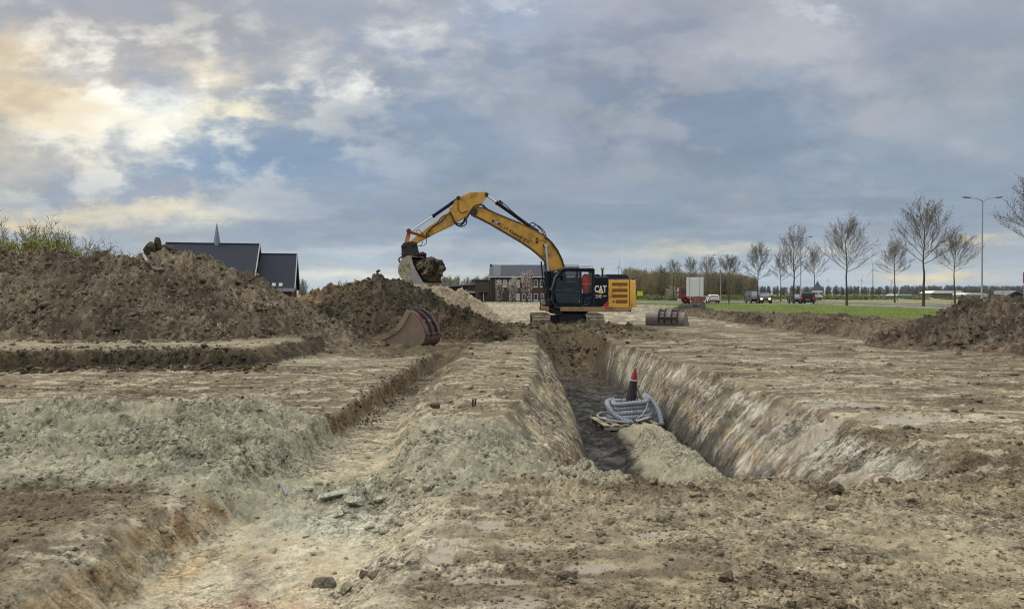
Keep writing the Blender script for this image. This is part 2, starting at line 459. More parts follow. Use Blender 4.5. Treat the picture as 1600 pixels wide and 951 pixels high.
# ------------------------------------------------------------------ soil colours (the earth's own colours, dry or damp; black also paints shade)
KA = 1.0
def sc_(r, g, b): return np.array(lin((r, g, b)))*KA
C_base = sc_(123, 112, 91); C_pale = sc_(190, 182, 159); C_sand = sc_(162, 157, 135); C_dark = sc_(84, 74, 59)
C_floor = sc_(78, 76, 72); C_orange = sc_(190, 152, 106); C_berm = sc_(100, 88, 72); C_yel = sc_(186, 168, 134)
C_grass = sc_(88, 108, 46); C_field = sc_(140, 138, 108); C_wet = sc_(150, 140, 124); C_black = sc_(58, 55, 52); C_grey = sc_(146, 140, 126)

def bl(col, m, c): 
    m = np.clip(m, 0, 1)[:, None]; return col*(1-m)+c*m

I = np.interp
def trench_edges(X, Y):
    wob = .10*pn(Y*1.3, Y*0, 31)+.05*pn(Y*4, Y*0, 32); wob2 = .12*pn(Y*1.1, Y*0, 33)+.06*pn(Y*4.5, Y*0, 34)
    XL = I(Y, [5.5, 7, 8.3, 9.9, 14.8, 21, 33], [-.1, -.5, -.5, .02, .5, .72, .95])+wob
    xl = I(Y, [5.5, 11, 16, 24, 28], [1.15, 1.22, 1.42, 1.5, 1.6])+wob*.5
    xr = I(Y, [5.5, 10, 18.6, 21.6, 22.4, 33], [3.0, 3.08, 3.12, 3.1, 2.86, 2.9])+wob2*.3
    XR = I(Y, [5.5, 7.75, 8.9, 10.5, 14.8, 20, 21.8, 22.4, 28], [4.7, 4.38, 4.2, 4.12, 3.88, 3.6, 3.5, 3.12, 3.3])+wob2
    return XL, xl, xr, XR
def chan(X, Y):
    """the shallow channel on the left, 0..1 and its depth"""
    w_ = .10*pn(Y*1.4, Y*0, 41)+.06*pn(Y*5, Y*0, 42)+.04*pn(Y*13, X*3, 43)
    scal = .16*np.abs(np.sin(Y*1.75+.9))*ss(6.6, 5.6, Y)
    lt = I(Y, [2, 3.8, 4.6, 5.7, 6.6, 9, 17, 20], [-2.75, -2.72, -2.72, -2.72, -2.5, -2.38, -2.1, -2.0])+w_+scal
    lb = lt+I(Y, [2, 5.0, 6.0, 6.6, 9], [.42, .36, .45, .25, .14])
    rt = I(Y, [2, 3.6, 5.4, 7, 10.6, 20], [-.35, -.46, -.42, -.9, -1.12, -1.15])+w_*.6
    rt = rt+.14*fbm(Y*1.1, X*.8, 3, 44); rb = rt-I(Y, [2, 5.4, 7, 9, 20], [.8, .65, .45, .55, .75])
    f = np.minimum(ss(0, 1, (X-lt)/(lb-lt)), ss(0, 1, (rt-X)/(rt-rb)))
    end = ss(19.8, 18.4, Y)
    return f*end, I(Y, [2, 5.0, 5.8, 7.6, 9, 20], [.34, .30, .24, .22, .31, .30]), lt, lb, rt, rb

SANDS = [(-5.0, 8.9, 1.7, .42, .16), (-3.6, 8.75, .8, .42, .18), (-2.85, 8.2, .3, .6, .07), (-5.6, 7.8, 1.6, .35, .13), (-3.7, 7.3, .8, .25, .15),
         (-2.75, 7.0, .3, .3, .08), (-7.2, 8.3, 1.6, .7, .15), (-4.4, 6.75, .8, .18, .10), (-6.6, 6.5, 1.1, .3, .10), (-2.1, 6.1, .5, .25, .06),
         (-1.3, 6.3, .5, .25, .07), (-.9, 7.3, .4, .7, .07), (-.2, 6.7, .7, .25, .10), (.45, 6.5, .6, .2, .11), (-1.5, 5.9, .5, .2, .05), (-3.2, 6.3, .4, .2, .06)]
def terrain(X, Y, colour=True):
    z = np.zeros_like(X)
    near = ss(60, 15, Y)*ss(40, 18, np.abs(X))
    z += .05*pn(X*.35, Y*.35, 1)*near + .025*pn(X*1.1, Y*1.1, 2)*near
    XL, xl, xr, XR = trench_edges(X, Y)
    sl = (X-XL)/(xl-XL); sr = (XR-X)/(XR-xr)
    f = np.minimum(np.clip(sl, 0, 1), np.clip(sr, 0, 1)); f = f*(1-.18*np.sin(math.pi*f))
    rnd = ss(.0, .12, f)*f*.15+f*.85
    wn_ = .25*pn(X*1.6, Y*0, 51)+.1*pn(X*5, Y*2, 52)
    en = np.clip((Y-5.95+wn_)/2.3, 0, 1); ef = np.clip((32.6-Y+1.6*wn_)/5.0, 0, 1)
    tr = rnd*en*ef
    intr = ss(.02, .15, tr)
    z = z*(1-.8*intr) - 1.2*tr
    # scrape marks down the trench walls
    wall = ss(.03, .2, tr)*ss(.97, .75, f)*ef
    scr = .7*pn(Y*7+X*5, X*1.2-Y*.4, 61)+.6*pn(Y*17+X*11, X*2.5, 62)+.9*fbm(X*4, Y*4, 5, 58, .6)
    z += wall*(.04*scr+.02*pn(Y*26+X*18, X*4, 68)+.05*fbm(X*2.2, Y*2.2, 3, 63))
    # sand backfilled on the floor
    sw = .12*pn(X*2.2, Y*1.6, 60)+.07*fbm(X*5, Y*4, 3, 57); mf = ss(I(Y, [8, 10, 12, 15], [1.15, 1.45, 1.65, 1.95]), I(Y, [8, 10, 12, 15], [1.7, 2.15, 2.3, 2.45]), X+sw)*ss(3.12, 2.72, X+.5*sw)*ss(14.7+.15*pn(X*3, Y, 64), 13.6, Y)
    sm = mf*(.29+.08*pn(X*1.5, Y*1.2, 65)+.06*fbm(X*4, Y*4, 5, 66, .6)+.05*lumps(X*6, Y*5, 59))*ss(7.4, 8.6, Y)
    z += sm
    floor_ = ss(.9, 1.0, tr)
    z += floor_*(1-np.clip(sm*3, 0, 1))*(.05*fbm(X*3, Y*5, 5, 67, .6)+.05*lumps(X*3, Y*2, 69))
    z += ss(22, 26, Y)*intr*(.14*lumps(X*2.2, Y*1.4, 55)+.10*fbm(X*1.5, Y*1.2, 5, 56, .6)+.06*lumps(X*5, Y*3, 54))
    # shallow channel
    cf, cd, lt, lb, rt, rb = chan(X, Y)
    cf = cf*(1-intr)
    z -= cd*cf
    cw = ss(.03, .25, cf)*ss(.97, .75, cf)
    z += cw*(.025*pn(X*3, Y*9, 71)+.035*fbm(X*4, Y*4, 3, 72))
    # right of the channel in the foreground: bucket scrapes running down the slope
    fgr = ss(6.4, 5.2, Y)*ss(rb-.3, rb+.1, X)*ss(rt+.1, rt-.05, X)
    z += fgr*.02*pn((X*.8+Y)*3.0, (X-Y*.6)*14, 73)
    # grey sand thrown across
    S = np.zeros_like(X)
    for cx, cy, sx, sy, h in SANDS: S = np.maximum(S, h*gs(X+.15*pn(X*2, Y*2, 80), Y+.12*pn(X*2.2, Y*2.2, 81), cx, cy, sx, sy))
    edge = fbm(X*1.4, Y*1.4, 4, 82)
    smask = ss(9.6, 8.9, Y+.5*edge)*ss(5.7, 6.3, Y+.35*edge+.25*ss(-3, -6, X)*0)*ss(1.15, .7, X+.25*edge)
    smask *= 1-ss(.35, .6, f)*ss(6.6, 7.4, Y)
    pit = gs(X, Y, -4.6, 6.25, 1.2, .22)           # the bare flat patch left of the heap
    smask *= 1-pit
    ch_gap = ss(-2.25, -2.0, X)*ss(-1.0, -1.2, X)*ss(6.6, 7.1, Y)
    smask *= 1-.8*ch_gap
    rough = fbm(X*3.1, Y*3.1, 5, 83, .55)
    crk = 1-np.abs(fbm(X*2.0, Y*2.4, 4, 86))*2.2; rdg = np.clip(1-np.abs(fbm(X*.75+Y*.3, Y*1.3, 4, 88))*2.0, 0, 1)**2.5
    z += smask*(.08*rdg*ss(9.6, 9.0, Y)*ss(-2.3, -2.9, X)+.05*rdg)
    z += smask*(S*(1.0+.35*rough)+.03+.05*rough-.05*np.clip(crk, 0, 1)**5+.05*lumps(X*5+.6*rough, Y*5, 84)*ss(.0, .5, pn(X*.9, Y*.9, 85)+.25)+.02*lumps(X*16, Y*16, 87))
    # step up to the left, where the big heap stands
    stx = -4.95+.25*pn(Y*.9, Y*0, 91)+.35*ss(16.4, 15.2, Y)*0
    sty = 15.15+.20*pn(X*.8, X*0, 92)+.14*pn(X*2.6, X*0, 93)+.07*pn(X*7, X*0, 96)
    stp = ss(0, .30, Y-sty+.10*fbm(X*5, Y*5, 4, 95)+.05*(lumps(X*4, Y*4, 97)-.4))*ss(0, .5, stx-X)*ss(34, 28, Y)
    z += .42*stp
    fst = ss(.02, .2, stp)*ss(.98, .8, stp)
    z += fst*(.07*fbm(X*4, Y*4, 5, 94, .6))+ss(.3, .0, stp)*gs(X*0, Y, 0, 15.0, 1, .35)*ss(-4, -5, X)*.10*lumps(X*3.3, Y*3.3, 98)
    # berm along the right side
    bx = I(Y, [15, 17, 20.8, 30.9, 43.6, 70], [13.4, 12.2, 11.0, 10.9, 11.4, 13.0])+.35*pn(Y*.5, Y*0, 101)+.15*pn(Y*1.7, Y*0, 102)
    bw = ss(0, 1.1, X-bx)*ss(24, 19.5, X+.6*pn(X*.3, Y*.3, 103))*ss(14, 17, Y)*ss(80, 50, Y)
    bh = (.34+.22*ss(1.6, .4, X-bx)+.16*pn(X*.5, Y*.4, 104)+.10*lumps(X*.9, Y*.7, 105)+.09*lumps(X*2.2, Y*1.8, 106)+.05*fbm(X*3, Y*3, 3, 107))
    z += bw*(.10 if True else bh)
    # churned earth at the far end of the trench, under the machine
    ch = ss(22.0, 26.5, Y)*ss(37, 32, Y)*ss(-4.5, -.5, X+1.2*pn(X*.4, Y*.4, 111))*ss(7.5, 4.8, X)
    z += ch*(.16*lumps(X*1.3, Y*1.1, 112)+.10*lumps(X*3, Y*2.4, 113)+.04*fbm(X*3, Y*3, 3, 114))*(1-.5*tr)
    ch2 = ss(17.6, 18.8, Y)*ss(24, 21, Y)*ss(-5.5, -3, X)*ss(-.9, -1.3, X+.3*pn(X*2, Y*2, 116))
    z += ch2*(.12*lumps(X*2.5, Y*2, 115)+.05*fbm(X*4, Y*4, 3, 117))
    z += (1-ss(14.5, 17.5, Y))*0
    # rough loose crumbs in front of the trench and to its right
    rim = ss(7.2, 6.2, Y)*ss(5.1, 5.7, Y+.25*pn(X*1.2, Y*1.2, 121))*ss(-.6, .2, X)
    rough2 = np.clip(rim + .9*gs(X, Y, 4.3, 6.9, .9, .8)+.6*gs(X, Y, 6, 7, 2, 1)+.5*gs(X, Y, 1.6, 3.6, 1.5, .5)*ss(-.4, .2, X), 0, 1)
    z += rough2*(.035*lumps(X*8, Y*8, 122)+.03*lumps(X*19, Y*19, 123)+.03*fbm(X*3, Y*3, 4, 124))
    # general clod texture that fades with distance
    fade = ss(26, 6, Y); flat = 1-.75*cf*(1-cw)
    pud = np.zeros_like(X)
    pn_ = .35*pn(X*3.5, Y*3.5, 131)+.18*pn(X*11, Y*11, 132)
    for cx, cy, sx, sy in ((.45, 4.22, .22, .12), (-.10, 4.0, .34, .08), (-.02, 3.72, .30, .13), (-.42, 4.35, .12, .25), (-.12, 4.95, .16, .14), (.06, 4.6, .2, .06),
                           (.9, 4.75, .25, .08), (1.3, 5.4, .3, .08), (2.2, 5.9, .35, .06), (3.9, 9.4, .5, .35), (5.0, 9.2, .7, .3), (4.6, 10.3, .8, .25)):
        pud = np.maximum(pud, ss(.75, 1.0, 1.35*gs(X, Y, cx, cy, sx, sy)+.45*pn_))
    general = fade*(1-pud)*(1-.6*intr)
    tread = np.sin((Y*1.0+X*.12+.25*pn(X*.7, Y*.7, 140))*2*math.pi/.19)
    tz = ss(.05, .3, pn(X*.45, Y*.25, 141)+.1)*(1-cf)*(1-intr)*(1-smask)*ss(30, 12, Y)
    z += tz*.008*tread*ss(-.3, .3, pn(X*1.5, Y*3, 142)+.1)
    crk2 = np.clip(1-np.abs(fbm(X*3.2+2, Y*4.5, 4, 147))*2.6, 0, 1)**4
    prints = np.zeros_like(X)
    for xc_, sl_, y0_, y1_, ph in ((-.62, .01, 9.6, 24, 0), (.12, .01, 11.5, 24, .07), (5.3, .02, 7.5, 30, .03), (7.6, .03, 8, 30, .1), (-4.4, .22, 10.2, 14.6, .05), (-7.0, .2, 10.2, 14.4, .02), (2.6, -.55, 3.0, 5.3, .04), (4.6, -.5, 3.2, 6.2, .09)):
        a_ = X-xc_-sl_*(Y-y0_); w2 = ss(.33, .27, np.abs(a_))*ss(y0_-.3, y0_+.3, Y)*ss(y1_+.5, y1_-.5, Y)*ss(-.35, .15, pn(X*.9, Y*.7, 150))
        cle = np.clip(np.sin((Y+.35*a_+ph)*2*math.pi/.19)*2.2, -1, 1); prints = np.where(w2 > np.abs(prints), w2*np.sign(cle+1e-6)*np.abs(cle), prints)
    z += prints*.011*(1-intr)*(1-cf)
    z += general*(.018*fbm(X*4, Y*4, 5, 143, .62)-.018*flat*crk2*ss(-.1, .3, pn(X*.8, Y*.8, 148))+flat*(1-.6*smask)*(.016*lumps(X*9+pn(X*5, Y*5, 9), Y*9, 144)*ss(-.2, .5, pn(X*1.3, Y*1.3, 145))+.008*lumps(X*23, Y*23, 146)))
    z -= pud*.006
    if not colour: return z
    cut_ = np.clip(ss(.05, .2, tr)*ss(.97, .8, f)+.6*cw*ss(-1.9, -2.2, X)+.5*fgr, 0, 1)
    crk2 = crk2*general; prints = prints*(1-intr)*(1-cf)*(1-smask)
    # ---------------- colour
    n = len(X); col = np.tile(C_base, (n, 1))
    a1 = fbm(X*.5, Y*1.1, 5, 201); a2 = fbm(X*1.3, Y*4.2, 5, 202, .6); a3 = fbm(X*4, Y*6, 4, 203, .6); a4 = fbm(X*.25, Y*1.6, 4, 204)
    col = bl(col, .75*ss(-.05, .55, a1+.5*a2), C_dark)
    col = bl(col, .75*ss(.18, .55, a2+.35*a3-.25*a1), C_pale)
    col = bl(col, .5*ss(.1, .6, a3)*fade, sc_(152, 138, 112))
    col = bl(col, .7*ss(.2, .5, a4)*ss(12, 18, Y), C_dark)
    col = bl(col, .45*crk2*ss(-.2, .3, a1), sc_(86, 75, 60))  # shade in the cracks painted as darker soil
    col = bl(col, .6*np.clip(prints, 0, 1)*(.7+a3), sc_(172, 161, 136)); col = bl(col, .35*np.clip(-prints, 0, 1), sc_(104, 93, 76))
    # pale wide patches
    for cx, cy, sx, sy, k_ in ((1.5, 5.0, 1.6, .6, .5), (3.6, 4.6, 1.6, .5, .4), (4.7, 10.6, .7, .5, .8), (5.3, 9.2, 1.0, .35, .9), (-3.9, 6.25, 1.2, .22, 1.0), (-1.7, 5.0, 1.0, 2.2, .75),
                               (-.7, 5.0, .45, .8, .6), (3, 60, 10, 20, .8), (-1.6, 8.0, .6, 3.5, .6), (5, 13, 3, .8, .35), (7, 17, 3, 1, .3), (-8, 17.0, 6, .9, .7), (0, 100, 18, 26, .8)):
        col = bl(col, k_*gs(X, Y, cx, cy, sx, sy)*(.75+.5*a3+.4*a2), C_pale)
    col = bl(col, .85*ss(.0, .4, a2+.3)*ss(6.4, 5.8, Y+.2*a1)*ss(-2.7, -3.1, X), sc_(98, 85, 68))
    col = bl(col, ss(7.0, 5.6, Y)*ss(-.4, .4, X)*ss(-.35, .35, a2+.5*a3)*.60, sc_(172, 159, 130)); col = bl(col, ss(7.0, 5.6, Y)*ss(-.4, .4, X)*.30, sc_(142, 131, 110))
    # channel
    col = bl(col, cf*ss(13, 9.5, Y)*.75*(.55+.5*a3+.3*a2), C_pale); col = bl(col, cf*ss(6.2, 5.4, Y)*.7*(.8+.5*a3), sc_(206, 196, 170))
    col = bl(col, cf*ss(13, 9.5, Y)*.6*ss(.15, .5, a2), C_yel); col = bl(col, cf*.7*ss(10.5, 14.5, Y)*(.7+a3), C_dark)
    col = bl(col, cf*.55*gs(X, Y, -1.45, 4.3, .5, .22)*(.7+a3), sc_(186, 138, 108))
    col = bl(col, .7*gs(X+.25*(Y-5), Y, -1.75, 5.0, .12, 1.0)*(.7+a3), sc_(120, 104, 96))
    lbank = ss(.05, .3, cf)*ss(1, .7, cf)*ss(-1.8, -2.2, X)
    col = bl(col, lbank*ss(6.6, 6.0, Y)*(.6+.6*a3+.5*a2), sc_(168, 146, 112)); col = bl(col, .7*lbank*ss(6.4, 5.6, Y)*ss(.1, .6, a2+.5*a3), sc_(120, 98, 74))
    col = bl(col, .5*ss(6.6, 6.0, Y)*gs(X, Y, -2.2, 4.95, .10, .25), sc_(206, 168, 112))
    col = bl(col, cw*ss(6.8, 8.5, Y)*ss(-1.8, -2.2, X)*(.8+.6*a3), sc_(112, 94, 68))
    col = bl(col, .75*fgr*(.7+.6*a3), C_pale)
    # trench walls: topsoil, sand layers, dark grey low down
    h01 = np.clip(-z/1.2, 0, 1)
    strk = .5+.5*pn(Y*6+X*4, X*1.1-Y*.3, 211)+.25*pn(Y*16+X*10, X*2.4, 212)
    wcol = np.tile(sc_(150, 141, 124), (n, 1))
    strk = strk*.6+.2+.3*pn(Y*28+X*19, X*4.5, 219)+.25*fbm(X*3+Y, Y*3, 4, 220, .6)
    wcol = bl(wcol, ss(.5, .85, strk), sc_(190, 182, 162)); wcol = bl(wcol, .8*ss(.40, .15, strk), sc_(104, 95, 82))
    left = X < 2
    wcol = bl(wcol, (~left)*.85*ss(.0, .35, fbm(X*1.6+Y*.7, Y*1.3, 4, 248, .6)-.05)*ss(.25, .5, h01), sc_(86, 84, 80))
    wcol = bl(wcol, (~left)*.7*ss(.05, .4, fbm(X*1.2+Y*.9+7, Y*1.7, 4, 249, .6)), sc_(188, 184, 170))
    lay = h01+.05*pn(Y*.7, X*0, 252)+.03*pn(Y*3, X*2, 253); wcol = bl(wcol, .6*gs(lay, lay*0, .36, 0, .05, 1), sc_(108, 98, 82)); wcol = bl(wcol, .45*gs(lay, lay*0, .55, 0, .035, 1), sc_(174, 152, 112))
    wcol = bl(wcol, left*.65*ss(.0, .5, fbm(X*2.2, Y*1.3, 3, 213)+.15), sc_(184, 170, 138))
    wcol = bl(wcol, left*.8*gs(X, Y, .95, 8.9, .25, 1.1)*(.6+a3*.8), C_orange)
    wcol = bl(wcol, (~left)*.7*ss(8.2, 9.3, 10.5-Y+8)*0, C_sand)
    wcol = bl(wcol, (~left)*.75*ss(11.5, 9, Y)*ss(-.1, .3, fbm(X*1.6, Y*1.6, 3, 214)), sc_(166, 164, 150))
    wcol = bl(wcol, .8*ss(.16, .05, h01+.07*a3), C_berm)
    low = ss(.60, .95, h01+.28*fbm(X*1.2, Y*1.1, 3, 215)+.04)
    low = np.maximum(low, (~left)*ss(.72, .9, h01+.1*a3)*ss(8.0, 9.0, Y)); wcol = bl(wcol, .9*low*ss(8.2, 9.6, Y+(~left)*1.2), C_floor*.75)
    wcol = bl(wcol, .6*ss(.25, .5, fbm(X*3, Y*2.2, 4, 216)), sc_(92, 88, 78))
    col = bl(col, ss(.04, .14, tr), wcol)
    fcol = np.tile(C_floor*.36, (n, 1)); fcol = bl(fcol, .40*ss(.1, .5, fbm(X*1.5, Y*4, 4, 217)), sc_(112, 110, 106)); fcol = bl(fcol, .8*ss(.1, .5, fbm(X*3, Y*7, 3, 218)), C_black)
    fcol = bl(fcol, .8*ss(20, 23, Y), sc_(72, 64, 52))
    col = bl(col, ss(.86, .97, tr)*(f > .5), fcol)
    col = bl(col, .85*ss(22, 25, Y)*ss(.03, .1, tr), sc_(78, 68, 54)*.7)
    col = bl(col, np.clip(sm*9-.8, 0, 1)*(f > .93)*(.9+.2*a3), C_sand*(1.02)); col = bl(col, np.clip(sm*9-.8, 0, 1)*(f > .93)*.5*ss(0, .5, fbm(X*3, Y*4, 4, 242)), sc_(132, 127, 108))
    fl2 = gs(X, Y, 1.75, 9.6, .3, .7)*ss(.0, .3, a3+.1); col = bl(col, .85*fl2, C_black)
    # grey sand
    gcol = np.tile(C_sand, (n, 1)); gcol = bl(gcol, .6*ss(-.1, .6, fbm(X*1.2, Y*1.8, 4, 221)), sc_(136, 134, 118)); gcol = bl(gcol, .5*ss(.1, .6, a3), sc_(182, 178, 158))
    col = bl(col, ss(.1, .6, smask)*.96, gcol)
    slab = gs(X, Y, -1.4, 5.75, .5, .3); col = bl(col, .8*slab, sc_(172, 174, 158))
    # step (dark brown face, undercut shadow painted in), berm, churned earth
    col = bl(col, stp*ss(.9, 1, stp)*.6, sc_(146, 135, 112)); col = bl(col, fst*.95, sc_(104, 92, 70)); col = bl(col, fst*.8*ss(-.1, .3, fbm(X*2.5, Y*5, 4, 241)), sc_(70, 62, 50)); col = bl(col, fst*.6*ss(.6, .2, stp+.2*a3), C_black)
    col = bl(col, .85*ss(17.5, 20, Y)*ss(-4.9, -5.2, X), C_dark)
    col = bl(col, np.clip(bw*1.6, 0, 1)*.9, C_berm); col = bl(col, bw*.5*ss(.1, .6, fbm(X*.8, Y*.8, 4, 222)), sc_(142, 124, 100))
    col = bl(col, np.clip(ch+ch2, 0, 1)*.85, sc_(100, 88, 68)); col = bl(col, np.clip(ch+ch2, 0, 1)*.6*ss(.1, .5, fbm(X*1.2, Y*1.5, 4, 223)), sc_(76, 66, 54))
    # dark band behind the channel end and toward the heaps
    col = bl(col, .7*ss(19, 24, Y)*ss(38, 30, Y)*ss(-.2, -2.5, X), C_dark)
    # far: site, grass, field
    g1 = ss(20.6, 21.6, X+.8*pn(X*.3, Y*.15, 231)+.3*pn(X*1.4, Y*.8, 232)-(bw*.6))*ss(27, 30, Y)
    gq = fbm(X*.6, Y*.25, 4, 233)
    gcol = np.tile(C_grass, (n, 1)); gcol = bl(gcol, .75*ss(-.1, .4, gq), sc_(122, 132, 66)); gcol = bl(gcol, .5*ss(.0, .5, fbm(X*2.2, Y*.9, 4, 251)), sc_(70, 84, 38)); gcol = bl(gcol, .35*ss(.2, .6, fbm(X*1.5, Y*.6, 3, 234)), sc_(72, 92, 38))
    col = bl(col, g1, gcol)
    g2 = ss(108, 116, Y+.1*X)*ss(-200, -60, X) ; col = bl(col, np.maximum(ss(140, 150, Y+2*a1), ss(105, 112, Y)*ss(14, 18, X)), gcol)
    left_far = ss(-30, -45, X)*ss(60, 80, Y); col = bl(col, left_far, gcol*.9)
    fld = ss(58, 62, X)*ss(60, 75, Y); col = bl(col, fld*.95, C_field); far = ss(260, 420, Y); col = bl(col, far*.8, sc_(126, 130, 92))
    grass = np.maximum(g1, 0)
    z = z+grass*.10*(1-fade)*fbm(X*1.5, Y*1.5, 3, 235)
    wet = pud*.9+.6*ss(.86, .97, tr)*(f > .5)*(sm < .05)*ss(-.05, .25, fbm(X*2, Y*5, 3, 236))
    col = bl(col, pud*.85, C_wet)
    terrain.cut = cut_
    return z, col, np.clip(wet, 0, 1)

# ------------------------------------------------------------------ the ground, one sheet
rows = [1.3]
while rows[-1] < 3.0: rows.append(rows[-1]+.03)
while rows[-1] < 46:
    y = rows[-1]; dd = y*y/1790*1.12
    if 14.7 < y < 15.8: dd = min(dd, .022)
    elif 5.8 < y < 9: dd = min(dd, .02)
    elif y < 16: dd = min(dd, .045)
    elif y < 22: dd = min(dd, .075)
    elif y < 34: dd = min(dd, .11)
    rows.append(y+dd)
while rows[-1] < 9000: rows.append(rows[-1]*1.035)
rows = np.array(rows)
tcol = np.arange(-.74, .74, 1.35/FPX)
tcol = np.concatenate([np.linspace(-2.2, -.75, 90), tcol, np.linspace(.745, 2.2, 90)])
GY, GT = np.meshgrid(rows, tcol, indexing='ij'); GX = GT*GY
nr, ncl = GX.shape
z, colr, wet = terrain(GX.ravel(), GY.ravel()); cut = terrain.cut
V = np.stack([GX.ravel(), GY.ravel(), z], 1)
idx = np.arange(nr*ncl).reshape(nr, ncl)
Fq = np.stack([idx[:-1, :-1], idx[:-1, 1:], idx[1:, 1:], idx[1:, :-1]], -1).reshape(-1, 4)
# the same sheet goes on behind the photographer
nb = len(V)
back = []
for (x, y) in ((-2.2*9000, 9000), (-9000, -3000), (9000, -3000), (2.2*9000, 9000)): back.append((x, y, 0))
first = idx[0]; bx0 = V[first]
row2 = bx0.copy(); row2[:, 0] *= 30; row2[:, 1] = -60; row2[:, 2] = 0
V = np.vstack([V, row2]); bi = nb+np.arange(ncl)
Fb = np.stack([bi[:-1], bi[1:], first[1:], first[:-1]], -1)
Fq = np.vstack([Fq, Fb]); colr = np.vstack([colr, np.tile(C_base, (ncl, 1))]); wet = np.concatenate([wet, np.zeros(ncl)]); cut = np.concatenate([cut, np.zeros(ncl)])
me = np_mesh('ground', V, Fq); set_attr(me, colr, wet, cut)
ground = link('ground', me, soil_mat(), smooth=True); props(ground, kind='structure')
del V, Fq, colr, wet, GX, GY, GT

# ------------------------------------------------------------------ heaps
PILES = []
def heap(name, label, cat, crest, slope, base, bounds, colA, colB, colC, res=.05, seed=300, nz=1.0, lump=1.0, group=None, mask=None, kind=None):
    """a tipped heap: the upper envelope of cones of loose soil along a crest line. crest: lists of (x, y, top)"""
    pts = []
    for line in crest:
        for (a, b) in zip(line[:-1], line[1:]):
            k_ = max(2, int(math.hypot(a[0]-b[0], a[1]-b[1])/.25))
            for i in range(k_+1): pts.append([a[j]+(b[j]-a[j])*i/k_ for j in range(3)])
        if len(line) == 1: pts.append(list(line[0]))
    pts = np.array(pts)
    def H(X, Y):
        wx_ = X+.35*pn(X*.7, Y*.7, seed)+.12*pn(X*2.1, Y*2.1, seed+1); wy_ = Y+.35*pn(X*.7, Y*.7, seed+2)+.12*pn(X*2.1, Y*2.1, seed+3)
        h = np.full(X.shape, -9.0)
        for p in pts:
            d = np.sqrt((wx_-p[0])**2+(wy_-p[1])**2+.04)-.2
            h = np.maximum(h, p[2]-slope*d)
        if mask is not None: h = mask(wx_, wy_)
        hh = h-base
        rr = ss(-.1, .5, hh)
        wa = .25*fbm(X*2.1, Y*2.1, 4, seed+30); wb = .25*fbm(X*2.1, Y*2.1, 4, seed+35); Xw, Yw = X+wa, Y+wb
        crk = np.clip(1-np.abs(fbm(X*1.3, Y*1.3, 5, seed+40, .6))*2.4, 0, 1)**4
        zone = .35+.9*ss(-.25, .35, fbm(X*.45, Y*.45, 3, seed+50)); n_ = .14*fbm(X*.9, Y*.9, 3, seed+4)+lump*zone*(.20*lumps(Xw*1.2, Yw*1.2, seed+7)*ss(-.2, .4, pn(X*.5, Y*.5, seed+8))+.16*lumps(Xw*2.8, Yw*2.8, seed+9)*ss(-.3, .3, pn(X*.8, Y*.8, seed+14))+.09*lumps(Xw*6, Yw*6, seed+10)+.045*lumps(X*13, Y*13, seed+11))+.13*fbm(X*3, Y*3, 6, seed+12, .68)-.16*lump*crk
        gul = .05*pn(X*3.5, Y*.8, seed+13)
        return base+hh+nz*rr*(n_+gul)-.14*nz*lump*rr
    x0, x1, y0, y1 = bounds
    xs = np.arange(x0, x1, res); ys = np.arange(y0, y1, res)
    GX, GY = np.meshgrid(xs, ys); X = GX.ravel(); Y = GY.ravel(); Z = H(X, Y)
    nx, ny = len(xs), len(ys); idx = np.arange(nx*ny).reshape(ny, nx)
    F = np.stack([idx[:-1, :-1], idx[:-1, 1:], idx[1:, 1:], idx[1:, :-1]], -1).reshape(-1, 4)
    keep = (Z[F] > base-.12).any(1); F = F[keep]
    used = np.zeros(len(X), bool); used[F.ravel()] = True; rem = np.cumsum(used)-1
    F = rem[F]; Zc = np.maximum(Z, base-.25)
    c1 = fbm(X*.8, Y*.8, 5, seed+20, .6); c2 = fbm(X*2.5, Y*1.6, 4, seed+21, .6); c3 = fbm(X*7, Y*7, 3, seed+22)
    col = np.tile(colA, (len(X), 1)); col = bl(col, .8*ss(-.1, .5, c1+.3*c2), colB); col = bl(col, .7*ss(.15, .6, c2+.4*c3), colC)
    c4 = fbm(X*.35+3, Y*.35, 4, seed+23); col = bl(col, .55*ss(.1, .5, c4), colB*.72); col = bl(col, .35*ss(-.1, -.5, c4), colC*1.05)
    col = col*(1+.35*np.clip(c3, -1, 1))[:, None]
    Vv = np.stack([X, Y, Zc], 1)[used]
    me = np_mesh(name, Vv, F); set_attr(me, np.clip(col, .01, 1)[used], np.zeros(used.sum()))
    o = link(name, me, soil_mat('heap_soil', .9, 24), smooth=True); props(o, label, cat, group, kind)
    PILES.append((H, bounds, colA, colC))
    return o
def cr(d, pts, dz=0):
    return [((px-800)/FPX*d_, d_, EYE+(HZ-py)/FPX*d_+dz) for (px, py, d_) in [(p[0], p[1], p[2] if len(p) > 2 else d) for p in pts]]
heap('soil_heap', 'largest brown soil heap, along the left edge behind the low step', 'soil heap',
     [[(-24, 22.6, 2.9)]+cr(22, [(0, 393), (100, 392), (150, 390), (190, 402), (225, 401), (243, 383), (262, 384), (290, 391), (335, 401), (365, 416), (410, 447), (450, 470, 21.8), (505, 505, 21)]),
      [(-11.2, 22, 2.7), (-10.2, 20.6, 2.2), (-9.2, 19.4, 1.5)], [(-15, 21, 2.3), (-14, 19.6, 1.5)]],
     .60, .0, (-26, -.8, 16.0, 27.5), sc_(118, 106, 88), sc_(92, 82, 68), sc_(146, 135, 114), res=.045, seed=300)
